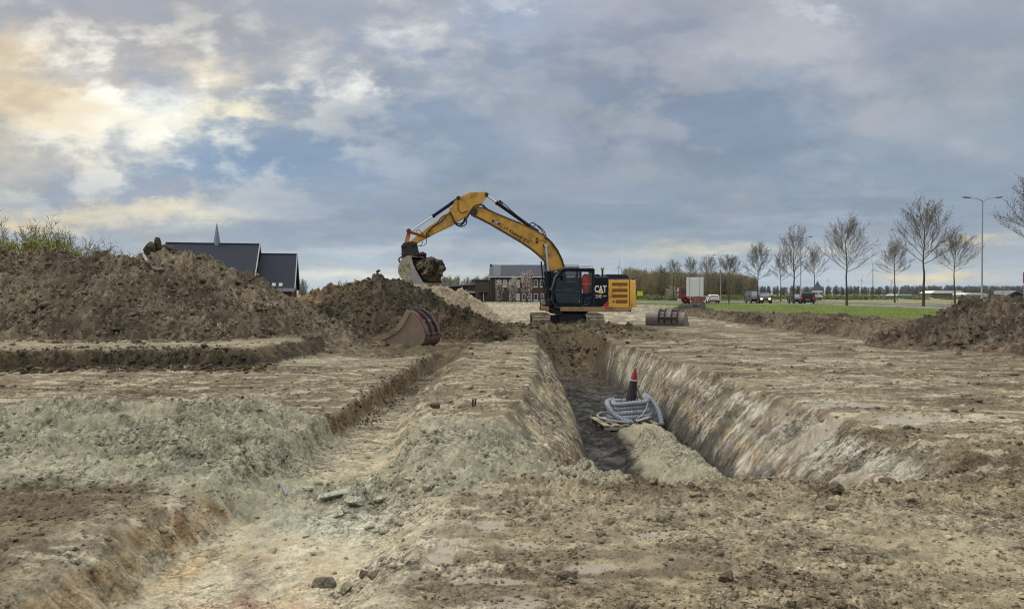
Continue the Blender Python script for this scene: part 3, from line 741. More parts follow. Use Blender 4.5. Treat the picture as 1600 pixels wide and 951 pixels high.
heap('soil_heap', 'far low brown heap in the gap right of the dark church-like hall', 'soil heap',
     [cr(32, [(470, 462), (500, 447), (525, 441), (548, 441), (575, 447), (620, 455)])], .55, 0, (-14, -1, 27.5, 37), sc_(126, 108, 82), sc_(92, 78, 60), sc_(160, 140, 106), res=.09, seed=340)
heap('soil_heap', 'dark peaked clay heap below the raised bucket', 'soil heap',
     [cr(28.5, [(505, 492), (535, 462), (560, 448), (578, 431), (600, 427), (622, 432), (636, 445), (662, 472), (690, 500)]),
      [(-5.2, 28, 2.2), (-5.0, 26.4, 1.3)]], .62, 0, (-10.5, -1.2, 23.4, 33), sc_(88, 79, 64), sc_(62, 60, 54), sc_(112, 96, 74), res=.05, seed=370, lump=1.15)
heap('soil_heap', 'pale dry sand heap behind the dark clay heap', 'sand heap',
     [cr(40, [(600, 440), (640, 443), (690, 447), (716, 451), (726, 462)])], .66, 0, (-11, 1.5, 33, 48), sc_(166, 152, 128), sc_(142, 128, 106), sc_(182, 169, 145), res=.1, seed=400, lump=.6)
heap('soil_heap', 'low dark lumpy heap just right of the lying red bucket', 'soil heap',
     [cr(25, [(668, 492), (700, 481), (722, 484), (745, 497), (770, 512)])], .62, 0, (-5.2, 1.2, 22.2, 29), sc_(92, 80, 62), sc_(72, 64, 52), sc_(116, 98, 74), res=.05, seed=430, lump=1.1)
heap('soil_heap', 'brown heap running out of the right edge of the picture', 'soil heap',
     [cr(21.5, [(1468, 494), (1482, 475), (1500, 471), (1530, 470), (1560, 464), (1600, 461), (1700, 462)]), [(14.4, 21.5, 1.2), (14.6, 19.9, .55)], [(16.2, 21, 1.2), (16.6, 19.4, .55)]],
     .66, .0, (8.2, 24, 15.0, 27), sc_(98, 87, 74), sc_(76, 67, 57), sc_(122, 110, 94), res=.045, seed=460)

def bermtop(X, Y):
    bx = I(Y, [15, 17, 20.8, 30.9, 43.6, 70], [13.6, 12.4, 11.2, 11.0, 11.5, 13.0])
    e = ss(0, .9, X-bx); f_ = ss(23, 19.0, X)*ss(15, 18, Y)*ss(74, 52, Y)
    return -.25+f_*e*(.40+.30*ss(2.2, .8, X-bx)+.14*pn(X*.3, Y*.25, 104)+.25*gs(X, Y, 17.5, 42, 1.8, 5)+.25*gs(X, Y, 18, 33, 2, 4))
heap('soil_berm', 'long low brown berm of clods along the right side of the site', 'berm', [], .5, 0, (9.5, 24, 14.5, 76), sc_(106, 94, 78), sc_(82, 72, 60), sc_(130, 117, 98), res=.075, seed=500, lump=.75, mask=bermtop)
def churn(X, Y):
    XLc, _, _, XRc = trench_edges(X, Y); out_ = np.maximum(ss(.0, -.5, X-XLc), ss(.0, .5, X-XRc)); out_ = np.maximum(out_, ss(31.7, 32.4, Y)); out_ = np.where(out_ < .02, -9, out_)
    return -.34+out_*ss(25.6, 28.9, Y)*ss(36.6, 34.6, Y)*ss(-5.0, -3.0, X)*ss(7.5, 5.5, X)*(.42+.22*gs(X, Y, 2.8, 33.8, 1.1, 1.2)+.14*pn(X*.5, Y*.5, 112)+.20*gs(X, Y, 2.2, 32.4, 1.3, .6)+.2*gs(X, Y, -2.5, 29, 1.5, 2)+.18*gs(X, Y, 4.2, 31, .9, 1.5)+.18*gs(X, Y, .4, 31.5, .6, 1.2))
heap('churned_earth', None, None, [], .5, 0, (-5.5, 8, 25, 37), sc_(94, 83, 66), sc_(74, 65, 52), sc_(124, 111, 88), res=.06, seed=530, lump=.8, mask=churn, kind='structure')
def surf(X, Y):
    z = terrain(X, Y, False)
    for H, b, *_ in PILES:
        m_ = (X > b[0]) & (X < b[1]) & (Y > b[2]) & (Y < b[3])
        if m_.any(): z[m_] = np.maximum(z[m_], H(X[m_], Y[m_]))
    return z
def zat(x, y): return float(surf(np.array([float(x)]), np.array([float(y)]))[0])

# ------------------------------------------------------------------ loose clods
rng = np.random.default_rng(11)
def clods(name, X, Y, S, cols, seed=0, flat=.8, label=None, cat=None, sink=.15, sub=2):
    bm = bmesh.new(); bmesh.ops.create_icosphere(bm, subdivisions=sub, radius=1)
    bv = np.array([v.co[:] for v in bm.verts]); bf = np.array([[v.index for v in f.verts] for f in bm.faces]); bm.free()
    n = len(X); g = np.random.default_rng(seed)
    Z = surf(X, Y)
    sc3 = S[:, None]*np.stack([g.uniform(.7, 1.4, n), g.uniform(.7, 1.3, n), flat*g.uniform(.6, 1.1, n)], 1)
    base = np.tile(bv, (n, 1, 1))
    # facetted, angular lumps: clip the sphere by random planes
    for k_ in range(9):
        pl = g.normal(size=(n, 1, 3)); pl /= np.linalg.norm(pl, axis=2, keepdims=True); dcut = g.uniform(.38, .75, (n, 1, 1))
        dd = (base*pl).sum(2, keepdims=True); base = base-pl*np.clip(dd-dcut, 0, None)
    base = base*(1+g.normal(0, .06, (n, len(bv), 1)))
    base = base*sc3[:, None, :]
    an = g.uniform(0, 2*math.pi, n); ca, sa = np.cos(an)[:, None], np.sin(an)[:, None]
    x = base[:, :, 0]*ca-base[:, :, 1]*sa; y = base[:, :, 0]*sa+base[:, :, 1]*ca
    Vv = np.stack([x+X[:, None], y+Y[:, None], base[:, :, 2]+Z[:, None]+(S*flat*sink)[:, None]], 2).reshape(-1, 3)
    Ff = (bf[None]+(np.arange(n)*len(bv))[:, None, None]).reshape(-1, 3)
    me = np_mesh(name, Vv, Ff); set_attr(me, np.repeat(cols, len(bv), 0), np.zeros(len(Vv)))
    o = link(name, me, soil_mat('clod_soil', .6, 70)); props(o, kind='stuff')
    if label: props(o, label, cat)
    return o
def ground_clods(N, med, sub, seed, name, label):
    rng = np.random.default_rng(seed)
    d = 1/rng.uniform(1/26, 1/2.9, N); t = rng.uniform(-.74, .74, N); X = t*d; Y = d
    XL, xl, xr, XR = trench_edges(X, Y)
    dens = .30+.6*(pn(X*.9, Y*.9, 500) > .05)+1.0*gs(X, Y, 1.5, 5.9, 3, .5)+1.0*gs(X, Y, -1.4, 5.7, .7, .35)+.7*gs(X, Y, -4, 7.5, 3, 1.2)+1.0*gs(X, Y, 4.4, 6.8, 1.2, .9)+.7*gs(X, Y, .8, 3.5, 1, .5)+.3*gs(X, Y, -9, 14.9, 5, .25)
    cf, *_ = chan(X, Y); dens *= 1-.7*(cf > .9); dens *= 1-.85*((X > XL+.2) & (X < XR-.2) & (Y > 7) & (Y < 24))
    keep = rng.uniform(0, 1, N)*1.4 < dens; X, Y, d = X[keep], Y[keep], d[keep]
    S = np.clip(rng.lognormal(med, .5, len(X))*(d/4.5)**.75, .003, .2)
    _, cc, _ = terrain(X, Y); jit = rng.uniform(.7, 1.5, (len(X), 1))
    clods(name, X, Y, S, cc*jit, seed, label=label, cat='clods', sub=sub)
ground_clods(7000, -4.25, 2, 11, 'soil_clods', 'loose clods of soil over the whole dug ground')
ground_clods(52000, -5.0, 1, 12, 'soil_crumbs', 'small crumbs of soil over the whole dug ground')
rng = np.random.default_rng(14)
n = 2600; X = rng.uniform(-12.5, -4.9, n); Y = 15.15+.20*pn(X*.8, X*0, 92)+.14*pn(X*2.6, X*0, 93)+.07*pn(X*7, X*0, 96)+rng.normal(-.12, .25, n)
X2 = -2.22+rng.normal(0, .16, 1300); Y2 = rng.uniform(10.2, 17.5, 1300); X2 += (Y2-8.6)*.025
X3 = rng.uniform(-3.2, 5.0, 900); Y3 = rng.uniform(24.8, 33.0, 900)
XL3, _, _, XR3 = trench_edges(X3, Y3)
X4 = np.concatenate([X, X2, X3]); Y4 = np.concatenate([Y, Y2, Y3]); S4 = np.concatenate([np.clip(rng.lognormal(-3.9, .6, n), .006, .09), np.clip(rng.lognormal(-4.7, .6, 1300), .004, .04), np.clip(rng.lognormal(-3.0, .5, 900), .02, .13)])
c4 = np.tile(sc_(92, 82, 66), (len(X4), 1))*rng.uniform(.55, 1.3, (len(X4), 1))
clods('bank_clods', X4, Y4, S4, c4, 21, flat=.9, label='dark crumbling clods along the edges of the dug banks', cat='clods')
rng = np.random.default_rng(13)
for med, sub, k_n, nm, lab in ((-3.1, 2, .6, 'heap_clods', 'loose lumps of earth lying on the heaps'), (-3.75, 1, 3.2, 'heap_crumbs', 'crumbs of earth lying on the heaps')):
    Xs, Ys, Ss, Cs = [], [], [], []
    for (H, b, cA, cC), n in zip(PILES, (3200, 300, 1500, 200, 700, 1500, 2200, 900)):
        n = int(n*k_n); x = rng.uniform(b[0], b[1], n*3); y = rng.uniform(b[2], b[3], n*3); h = H(x, y); k_ = (h > .12) & (np.abs(x) < y*.78)
        x, y = x[k_][:n], y[k_][:n]; mixf = rng.uniform(0, 1, (len(x), 1))
        Xs.append(x); Ys.append(y); Ss.append(np.clip(rng.lognormal(med, .5, len(x)), .01, .14)); Cs.append((cA*(1-mixf)+cC*mixf)*rng.uniform(.6, 1.15, (len(x), 1)))
    clods(nm, np.concatenate(Xs), np.concatenate(Ys), np.concatenate(Ss), np.concatenate(Cs), 5+sub, flat=.9, label=lab, cat='clods', sub=sub)
# ------------------------------------------------------------------ EXCAVATOR
EX, EYD, EZ = 2.82, 35.0, -.06
exc = thing('tracked_excavator', 'large yellow tracked excavator with raised boom astride the trench', 'excavator', (EX, EYD, EZ))
YAW = R(5)
rotU = Matrix.Rotation(YAW, 4, 'Z')
def U(px, v=0.0): return (px-800)*(EYD+v)/FPX-EX
def W_(py, v=0.0): return EYD*0+EYE+(HZ-py)*(EYD+v)/FPX-EZ
def upper_each(mb, name, m, parent=None, bevel=.012, smooth=False):
    mb.v = [tuple(rotU @ Vector(p)) for p in mb.v]
    return mb.each(name, m, parent or exc, bevel=bevel, smooth=smooth)
def upper(mb, name, m, parent=None, bevel=.012, smooth=False):
    """a mesh of the slewing upper works: turned a little toward the road camera"""
    mb.v = [tuple(rotU @ Vector(p)) for p in mb.v]
    return mb.build(name, m, parent or exc, bevel=bevel, smooth=smooth)
def poly(pts, v=0.0): return [(U(a, v), W_(b, v)) for a, b in pts]
# undercarriage: tracks run along Y (toward the camera)
def track(xc):
    L, H_, wd = 2.1, .76, .80
    def path(n=72):
        r = H_/2; out_ = []
        per = 2*(2*(L-r))+2*math.pi*r
        for i in range(n):
            s_ = per*i/n; a = 2*(L-r)
            if s_ < a: p = (-(L-r)+s_, H_, 0)
            elif s_ < a+math.pi*r: t_ = (s_-a)/r; p = ((L-r)+r*math.sin(t_), r+r*math.cos(t_), t_)
            elif s_ < 2*a+math.pi*r: p = ((L-r)-(s_-a-math.pi*r), 0, math.pi)
            else: t_ = (s_-2*a-math.pi*r)/r; p = (-(L-r)-r*math.sin(t_), r-r*math.cos(t_), math.pi+t_)
            out_.append(p)
        return out_
    t_ = MB()
    for (y, zz, a) in path(54):
        m_ = Matrix.Translation((xc, y, zz-.12)) @ Matrix.Rotation(-a, 4, 'X')
        for bx in (((-wd/2, -.085, -.02), (wd/2, .085, .012)), ((-wd/2, .045, .01), (wd/2, .07, .055)), ((-wd/2, -.07, .01), (wd/2, -.05, .035))):
            q = MB().box(*bx); t_.add([tuple(m_ @ Vector(p)) for p in q.v], q.f)
    tr_ = t_.build('track_chain', M_track, exc, fix=False)
    f = MB(); f.box((xc-.22, -1.6, .06), (xc+.22, 1.6, .50)); fr = f.build('track_frame', M_black, exc, bevel=.03)
    for y in (-1.72, 1.72):
        c_ = MB(); c_.cyl((xc-.12, y, H_/2-.12), (xc+.12, y, H_/2-.12), .31, 20); c_.build('sprocket', M_grease, tr_, bevel=.01)
    c_ = MB()
    for i in range(7): c_.cyl((xc-.2, -1.2+i*.4, .02), (xc+.2, -1.2+i*.4, .02), .09, 10)
    c_.each('roller', M_grease, tr_)
XT = (U(845, -2)+0.02, U(931, -2)-.02)
for xc in XT: track(xc)
b = MB(); b.box((XT[0]+.2, -.9, .22), (XT[1]-.2, .9, .60)); b.box((-.7, -1.2, .3), (.7, 1.2, .72)); b.cyl((0, 0, .7), (0, 0, 1.02), .78, 28)
b.build('undercarriage', M_black, exc, bevel=.03)
b = MB()
b.box((XT[1]-.35, -1.55, .70), (XT[1]+.1, -.6, .75)); b.build('track_guard', M_track, exc, bevel=.01)

# deck with the muddy sill
VN, VF = -1.42, 1.42         # near and far side planes
b = MB(); b.box((U(873, VN), VN+.05, W_(486)), (U(984, VN), VF-.05, W_(480))); upper(b, 'deck', M_black)
b = MB(); b.prism(poly([(871, 479.5), (985, 479.5), (984, 484), (978, 486.5), (871, 486)], VN), VN-.04, VN+.12)
b.prism(poly([(871, 479.5), (985, 479.5), (984, 484), (978, 486.5), (871, 486)], VN), VF-.12, VF+.04); upper_each(b, 'side_sill', M_tan)
b = MB(); b.prism(poly([(857, 481), (874, 481), (874, 491), (864, 490)], 0), -1.2, 1.2); b.box((-.9, -1.1, .98), (1.1, 1.1, 1.22)); upper(b, 'slew_frame', M_black)
# engine house
hs = poly([(947, 437), (988, 437.6), (990, 441), (990.5, 470), (989, 480), (947, 480)], VN)
b = MB()
# rounded counterweight: plan outline lofted
def plan_loft(mb, pts, z0, z1, top_in=.06):
    n = len(pts); cx = sum(p[0] for p in pts)/n; cy = sum(p[1] for p in pts)/n
    lv = [(z0, .0), (z0+.05, .02), (z1-.14, .0), (z1-.04, -.03), (z1, -top_in)]
    rings = []
    for zz, off in lv:
        for (x, y) in pts:
            d_ = math.hypot(x-cx, y-cy); q = (d_+off)/d_; rings.append((cx+(x-cx)*q, cy+(y-cy)*q, zz))
    fs = []
    for k_ in range(len(lv)-1):
        for i in range(n): fs.append((k_*n+i, k_*n+(i+1) % n, (k_+1)*n+(i+1) % n, (k_+1)*n+i))
    fs.append(tuple(range(n-1, -1, -1))); fs.append(tuple(range((len(lv)-1)*n, len(lv)*n)))
    mb.add(rings, fs)
xr0, xr1 = U(981.5, VN), U(989.5, VN)+.10
pl = [(xr0, VN)]
for i in range(0, 10):
    a = -math.pi/2+math.pi*i/18; pl.append((xr0+(xr1-xr0)*math.cos(a)*1.0+.0, VN+.28+.28*math.sin(a)))
pl += [(xr1+.08, -.7), (xr1+.12, 0), (xr1+.08, .7)]
for i in range(0, 10):
    a = math.pi*i/18; pl.append((xr0+(xr1-xr0)*math.cos(a), VF-.28+.28*math.sin(a)))
pl.append((xr0, VF))
plan_loft(b, pl, W_(480, VN), W_(437, VN)); cw_ = upper(b, 'counterweight', M_yell2, bevel=0, smooth=True)
b = MB(); b.box((U(947.3, VN), VN, W_(480, VN)), (U(981, VN), VF, W_(437.3, VN))); eh = upper(b, 'engine_housing', M_yell2, bevel=.03)
b = MB()
for (x0, x1, y0, y1) in ((953, 977.5, 441.5, 446), (953, 977.5, 450.8, 455.5), (953, 977.5, 459.8, 464.5), (959, 977.5, 468.3, 473.5)):
    b.box((U(x0, VN), VN-.006, W_(y1, VN)), (U(x1, VN), VN+.01, W_(y0, VN)))
    k_ = 7
    for i in range(k_):
        zz = W_(y1, VN)+(W_(y0, VN)-W_(y1, VN))*(i+.5)/k_
        b.box((U(x0, VN), VN-.018, zz-.006), (U(x1, VN), VN-.004, zz+.006))
upper(b, 'vent_grille', M_vent, eh, bevel=0)
b = MB(); b.box((U(981.1, VN), VN-.004, W_(479, VN)), (U(981.9, VN), VN+.02, W_(438, VN))); upper(b, 'door_gap', M_black, eh, bevel=0)
b = MB(); b.box((U(975, VN), VN-.008, W_(477, VN)), (U(977.5, VN), VN+.01, W_(474.5, VN))); upper(b, 'reflector', mat('yellow_reflector', lin((250, 220, 60)), .3), eh, bevel=0)
b = MB(); b.box((U(983.5, VN), VN-.03, W_(477.5, VN)), (U(985.2, VN), VN+.03, W_(475, VN))); upper(b, 'rear_reflector', M_red, cw_, bevel=0)
b = MB(); b.box((U(954, VN), VN-.012, W_(472, VN)), (U(957, VN), VN+.01, W_(469.8, VN))); upper(b, 'latch', M_black, eh, bevel=0)
# dark side panel with the maker's mark
b = MB(); b.prism(poly([(923.5, 436), (947, 436), (947, 479.8), (923.5, 479.8)], VN), VN+.01, VF-.02); dp = upper(b, 'dark_side_panel', M_navy, bevel=.02)
b = MB(); b.prism(poly([(936.5, 479.6), (947.2, 469), (947.2, 479.6)], VN), VN-.004, VN+.02); upper(b, 'red_corner_stripe', M_red, dp, bevel=0)
b = MB(); b.box((U(924, VN), VN+.03, W_(436.2, VN)), (U(947, VN), VF-.1, W_(431.8, VN)))
upper(b, 'service_deck', M_black, bevel=.03)
def place_text(txt, px, py, size_px, v, m, parent, name, bold=.0, xs=1.0, ang=0.0, sy=1.0):
    k_ = (EYD+v)/FPX
    me = text_mesh(txt, size_px*k_, bold*size_px*k_, .004, xs=xs)
    M4 = rotU @ Matrix.Translation((U(px, v), v, W_(py, v))) @ Matrix.Rotation(ang, 4, 'Y') @ Matrix.Rotation(R(90), 4, 'X')
    me.transform(M4); return link(name, me, m, parent)
M_letw = mat('white_lettering', (.8, .8, .8), .5)
place_text('CAT', 934.6, 451.8, 14.6, VN-.002, M_letw, dp, 'white_lettering', bold=.03, xs=.66)
b = MB(); b.prism(poly([(931.5, 458.2), (940, 458.2), (935.8, 453)], VN), VN-.014, VN); upper(b, 'yellow_triangle', mat('emblem_yellow', lin((250, 200, 60)), .5), dp, bevel=0)
place_text('324E', 931.4, 463.0, 7.0, VN-.002, M_letw, dp, 'model_number', bold=.005, xs=.72)
b = MB(); b.box((U(938.2, VN), VN-.006, W_(463, VN)), (U(944, VN), VN, W_(462, VN))); upper(b, 'small_lettering', M_letw, dp, bevel=0)
# hood, exhaust, beacon
b = MB(); b.prism(poly([(941, 436.5), (942.5, 430), (945, 428.4), (974, 428.4), (979, 431), (980.5, 437)], -.6), -.95, .9); b.prism(poly([(945, 437.6), (988, 437.6), (984, 435.6), (946, 435.6)], VN), VN+.06, VF-.1)
upper(b, 'engine_hood', M_black, bevel=.05)
b = MB(); b.cyl((U(929.5, -.4), -.9, W_(434)), (U(929.5, -.4), .1, W_(434)), .16, 16); b.box((U(925), -.8, W_(437)), (U(934), 0, W_(434))); upper(b, 'air_intake', M_black, bevel=.02)
b = MB(); b.cyl((U(939, -1), -1.0, W_(436, -1)), (U(939, -1), -1.0, W_(421, -1)), .045, 10); rc = upper(b, 'beacon_mast', M_black)
b = MB(); b.cyl((U(939, -1), -1.0, W_(421.5, -1)), (U(939, -1), -1.0, W_(419.3, -1)), .06, 14, .10); b.cyl((U(939, -1), -1.0, W_(419.3, -1)), (U(939, -1), -1.0, W_(417, -1)), .10, 14, .085)
upper(b, 'receiver', mat('receiver_yellow', lin((220, 190, 60)), .4), rc, bevel=.005)
b = MB(); b.ball((U(984), -.9, W_(436)), .06, 10); upper(b, 'rear_camera', M_black, bevel=0, smooth=True)

# cab
CV0, CV1 = VN-.02, VN+.98
cabp = [(881.5, 420.5), (923.6, 420.5), (923.8, 481), (866, 481), (859.5, 474), (859.0, 452), (864.5, 434), (873, 422)]
b = MB()
pc = poly(cabp, VN)
def bar(mb, a, c_, v, r=.045): mb.tube([(a[0], v, a[1]), (c_[0], v, c_[1])], r, 8)
for v in (CV0+.045, CV1-.045):
    n = len(pc)
    for i in range(n): bar(b, pc[i], pc[(i+1) % n], v, .055)
    # door pillar and rear window pillar
    bar(b, poly([(903, 421)], VN)[0], poly([(904, 481)], VN)[0], v, .05)
for p in pc: b.tube([(p[0], CV0+.045, p[1]), (p[0], CV1-.045, p[1])], .05, 8)
cabf = upper(b, 'cab_frame', M_black, bevel=0, smooth=True)
b = MB(); b.prism(poly([(872, 423), (874, 420), (880, 418.6), (921, 418.6), (924, 420.4), (924, 424)], VN), CV0-.01, CV1+.01); upper(b, 'cab_roof', M_navy, cabf, bevel=.03)
b = MB()
g0 = poly([(880, 418.6), (922, 418.6)], VN)
for v in (CV0+.05, CV1-.05): b.tube([(g0[0][0], v, g0[0][1]+.02), (g0[0][0]+.02, v, g0[0][1]+.10), (g0[1][0], v, g0[1][1]+.10), (g0[1][0]+.02, v, g0[1][1]-.02)], .018, 6)
for k_ in range(5):
    xx = g0[0][0]+(g0[1][0]-g0[0][0])*k_/4; b.tube([(xx, CV0+.05, g0[0][1]+.10), (xx, CV1-.05, g0[0][1]+.10)], .012, 6)
upper(b, 'roof_rail', M_chrome, cabf, bevel=0)
# lower door panel is glass too; rear lower corner is solid with pale curved marks
b = MB(); b.prism(poly([(904, 458), (923.6, 458), (923.6, 480), (904, 480)], VN), CV0+.02, CV0+.06); b.prism(poly([(861, 472), (904, 475), (904, 480.5), (866, 480.5)], VN), CV0+.02, CV0+.06)
b.prism(poly([(921.5, 421), (924, 421), (924, 481), (921.5, 481)], VN), CV0+.03, CV1-.03); b.prism(poly([(862, 476), (923.6, 476), (923.6, 480.5), (866, 480.5)], VN), CV0+.06, CV1-.03)
lp = upper(b, 'cab_lower_panel', M_navy, cabf, bevel=.01)
M_swirl = mat('grey_wave_marks', lin((70, 90, 118)), .5)
b = MB()
for k_ in range(3):
    pts = []
    for i in range(9):
        q = i/8; pts.append((U(905+k_*3.4+9*q+2.0*math.sin(q*6), VN), CV0+.012, W_(478-k_*0.5-14*q**1.4, VN)))
    b.tube(pts, .012, 5)
upper(b, 'wave_marks', M_swirl, lp, bevel=0)
b = MB()
q_ = poly([(880.5, 424), (901.5, 424), (902.5, 474), (866, 472), (862, 455), (866.5, 436), (876, 424)], VN); b.add([(x, CV0+.04, z_) for x, z_ in q_], [tuple(range(7))]); upper(b, 'door_window', M_cabglass, cabf, bevel=0)
b = MB(); q_ = poly([(905, 424), (921, 424), (921, 457), (905, 457)], VN); b.add([(x, CV0+.04, z_) for x, z_ in q_], [(0, 1, 2, 3)]); upper(b, 'rear_side_window', M_clearglass, cabf, bevel=0)
b = MB()
fw = poly([(873, 423), (864.5, 434), (859.5, 452), (859.8, 473)], VN)
for a, c_ in zip(fw[:-1], fw[1:]): b.quad((a[0]-.03, CV0+.08, a[1]), (a[0]-.03, CV1-.08, a[1]), (c_[0]-.03, CV1-.08, c_[1]), (c_[0]-.03, CV0+.08, c_[1]))
upper(b, 'windscreen', M_cabglass, cabf, bevel=0)
b = MB(); b.tube([(fw[0][0]-.05, CV0+.12, fw[0][1]), (fw[1][0]-.07, CV0+.1, fw[1][1]), (fw[2][0]-.06, CV0+.12, fw[2][1])], .016, 6); upper(b, 'grab_rail', M_chrome, cabf, bevel=0)
b = MB(); b.prism(poly([(873, 430), (879, 430), (879, 438), (873, 438)], VN), CV0-.28, CV0-.22); b.tube([(U(876, VN), CV0-.24, W_(434, VN)), (U(880, VN), CV0+.02, W_(432, VN))], .015, 6); upper(b, 'mirror', M_black, cabf, bevel=.01)
b = MB(); b.prism(poly([(863, 423.5), (868, 422.5), (868, 425), (863, 426)], VN), CV0+.2, CV0+.5); upper(b, 'work_lamp', M_steel, cabf, bevel=.01)
b = MB(); bar(b, poly([(863, 455)], VN)[0], poly([(903, 456)], VN)[0], CV0+.045, .035); b.prism(poly([(897, 462), (901, 462), (901, 463), (897, 463)], VN), CV0-.02, CV0+.04); upper(b, 'door_rail', M_black, cabf, bevel=0)
# seat inside
b = MB(); b.prism(poly([(897, 440), (903, 438), (903.5, 463), (899, 463)], -1), CV0+.25, CV1-.25); b.prism(poly([(886, 461), (903, 461), (903, 465), (886, 465)], -1), CV0+.25, CV1-.25); b.prism(poly([(888, 465), (901, 465), (900, 476), (890, 476)], -1), CV0+.3, CV1-.3)
upper(b, 'driver_seat', M_rubber, bevel=.04)
# front corner box with lamp, steps and rail
b = MB(); b.prism(poly([(842.5, 469), (857, 468), (858, 478.5), (843, 478.5)], VN), VN+.1, VN+.75); fb = upper(b, 'tool_box', M_black, bevel=.03)
b = MB(); b.prism(poly([(840.5, 479.2), (853, 479.2), (853, 484.6), (841, 485)], VN), VN+.0, VN+.8); upper(b, 'front_step', mat('step_orange', lin((176, 124, 60)), .6, dirt=(MUD, .3, 3)), bevel=.02)
b = MB(); b.cyl((U(844.6, VN), VN+.22, W_(473, VN)), (U(844.6, VN), VN+.06, W_(473, VN)), .10, 14); upper(b, 'headlamp', M_steel, fb, bevel=.005)
b = MB(); b.tube([(U(840.3, VN), VN+.05, W_(484, VN)), (U(839.5, VN), VN+.05, W_(468, VN)), (U(841, VN), VN+.05, W_(466.5, VN)), (U(856, VN), VN+.05, W_(467, VN)), (U(857, VN), VN+.05, W_(478, VN))], .018, 6)
b.tube([(U(840, VN), VN+.05, W_(468, VN)), (U(852, VN), VN+.6, W_(452, VN))], .012, 5)
upper(b, 'hand_rail', M_black, bevel=0)

# boom
BO = [(736.5, 335), (737.5, 329), (741, 326.3), (746, 326), (755, 327.5), (778.5, 337.2), (808, 349), (834.5, 361), (849, 368.6), (861, 379.5), (870, 391.5), (877, 406), (881, 420), (883, 434), (877, 441), (868, 438), (860, 427), (852, 409.6), (843, 400.8), (831.5, 391), (814, 379.2), (790, 365.4), (767, 352), (746, 341.5), (739, 339)]
b = MB(); b.prism(poly(BO), -.27, .27); boom = upper(b, 'boom', M_yellow, bevel=.02)
b = MB()
for v in (-.30, .26): 
    up_ = [(741, 326.3), (755, 327.5), (778.5, 337.2), (808, 349), (834.5, 361), (849, 368.6), (861, 379.5), (870, 391.5), (877, 406), (881, 420)]
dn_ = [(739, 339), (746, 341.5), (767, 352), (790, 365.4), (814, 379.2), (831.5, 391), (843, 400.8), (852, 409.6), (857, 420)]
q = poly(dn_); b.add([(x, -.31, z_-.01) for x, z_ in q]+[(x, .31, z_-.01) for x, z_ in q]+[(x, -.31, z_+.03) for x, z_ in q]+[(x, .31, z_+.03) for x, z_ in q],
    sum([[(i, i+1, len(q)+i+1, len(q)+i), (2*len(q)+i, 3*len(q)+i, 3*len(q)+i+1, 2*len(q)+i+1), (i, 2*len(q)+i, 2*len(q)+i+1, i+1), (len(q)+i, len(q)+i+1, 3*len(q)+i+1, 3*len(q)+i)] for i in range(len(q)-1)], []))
upper(b, 'boom_underside_plate', mat('painted_shade_and_grime', lin((96, 74, 36)), .7, dirt=(MUD, .2, 3)), boom, bevel=0)  # boom underside's shade painted in as darker yellow, plus mud
b = MB(); q = poly(up_); b.tube([(x, -.29, z_) for x, z_ in q], .022, 6); b.tube([(x, .29, z_) for x, z_ in q], .022, 6)
upper_each(b, 'boom_top_rib', mat('rib_brown', lin((110, 60, 34)), .6), boom, bevel=0)
M_blackt = mat('black_lettering', (.02, .017, .012), .6)
place_text('J.P. Kloetwijk B.V.', 806.3, 367.6, 6.4, -.275, M_blackt, boom, 'company_lettering', bold=.012, xs=.98, ang=R(31))
b = MB(); an = R(28)
def rp(cx, cy, pts): return [(cx+x*math.cos(an)-y*math.sin(an), cy+x*math.sin(an)+y*math.cos(an)) for x, y in pts]
b.prism(poly(rp(774, 348.6, [(-8, 0.4), (-5, -2.2), (8, -2.2), (5, 2.2), (-5, 2.2)]), -.27), -.276, -.268); em = upper(b, 'emblem_patch', mat('emblem_dark_red', (.06, .012, .01), .5), boom, bevel=0)
place_text('CAT', 774.3, 348.7, 4.4, -.279, M_letw, em, 'small_white_lettering', bold=.03, xs=.8, ang=an)
b = MB(); b.cyl((U(850.7), -.46, W_(384.6)), (U(850.7), .46, W_(384.6)), .11, 16); b.cyl((U(740.5), -.34, W_(333)), (U(740.5), .34, W_(333)), .17, 18); b.cyl((U(874), -.40, W_(434)), (U(874), .40, W_(434)), .14, 16)
upper_each(b, 'boom_pin', M_grease, boom)
b = MB(); b.cyl((U(837), -.29, W_(374)), (U(837), -.275, W_(374)), .05, 10); b.cyl((U(837.6), -.31, W_(379)), (U(837.6), -.27, W_(379)), .06, 10); b.tube([(U(837), -.30, W_(373)), (U(841), -.3, W_(377)), (U(846), -.3, W_(376)), (U(852), -.3, W_(379))], .014, 5); upper(b, 'valve_block', M_grease, boom)
def cylinder(a, c_, split, v, rb, rr, name, m_b=None, ra=.0):
    """hydraulic ram from pixel a (barrel end) to pixel c_ (rod end)"""
    A = Vector((U(a[0]), v, W_(a[1]))); C_ = Vector((U(c_[0]), v, W_(c_[1]))); S_ = A.lerp(C_, split)
    m1 = MB(); m1.cyl(A, S_, rb, 16); m1.cyl(S_, S_+(C_-S_).normalized()*.10, rb*1.22, 16); m1.cyl(A-Vector((0, .09, 0)), A+Vector((0, .09, 0)), rb*1.2, 14)
    h = upper(m1, name, m_b or M_navy, bevel=.006)
    m2 = MB(); m2.cyl(S_, C_, rr, 12); m2.cyl(C_-Vector((0, .08, 0)), C_+Vector((0, .08, 0)), rr*1.7, 12); upper(m2, 'ram_rod', M_chrome, h, bevel=0)
    return h
for v in (-.42, .42): cylinder((858, 470), (850.7, 384.6), .50, v, .085, .055, 'boom_ram')
cylinder((838, 361.5), (760.5, 307.5), .78, 0, .085, .045, 'stick_ram')
cylinder((716.7, 312.6), (643, 364.5), .50, 0, .078, .04, 'bucket_ram')
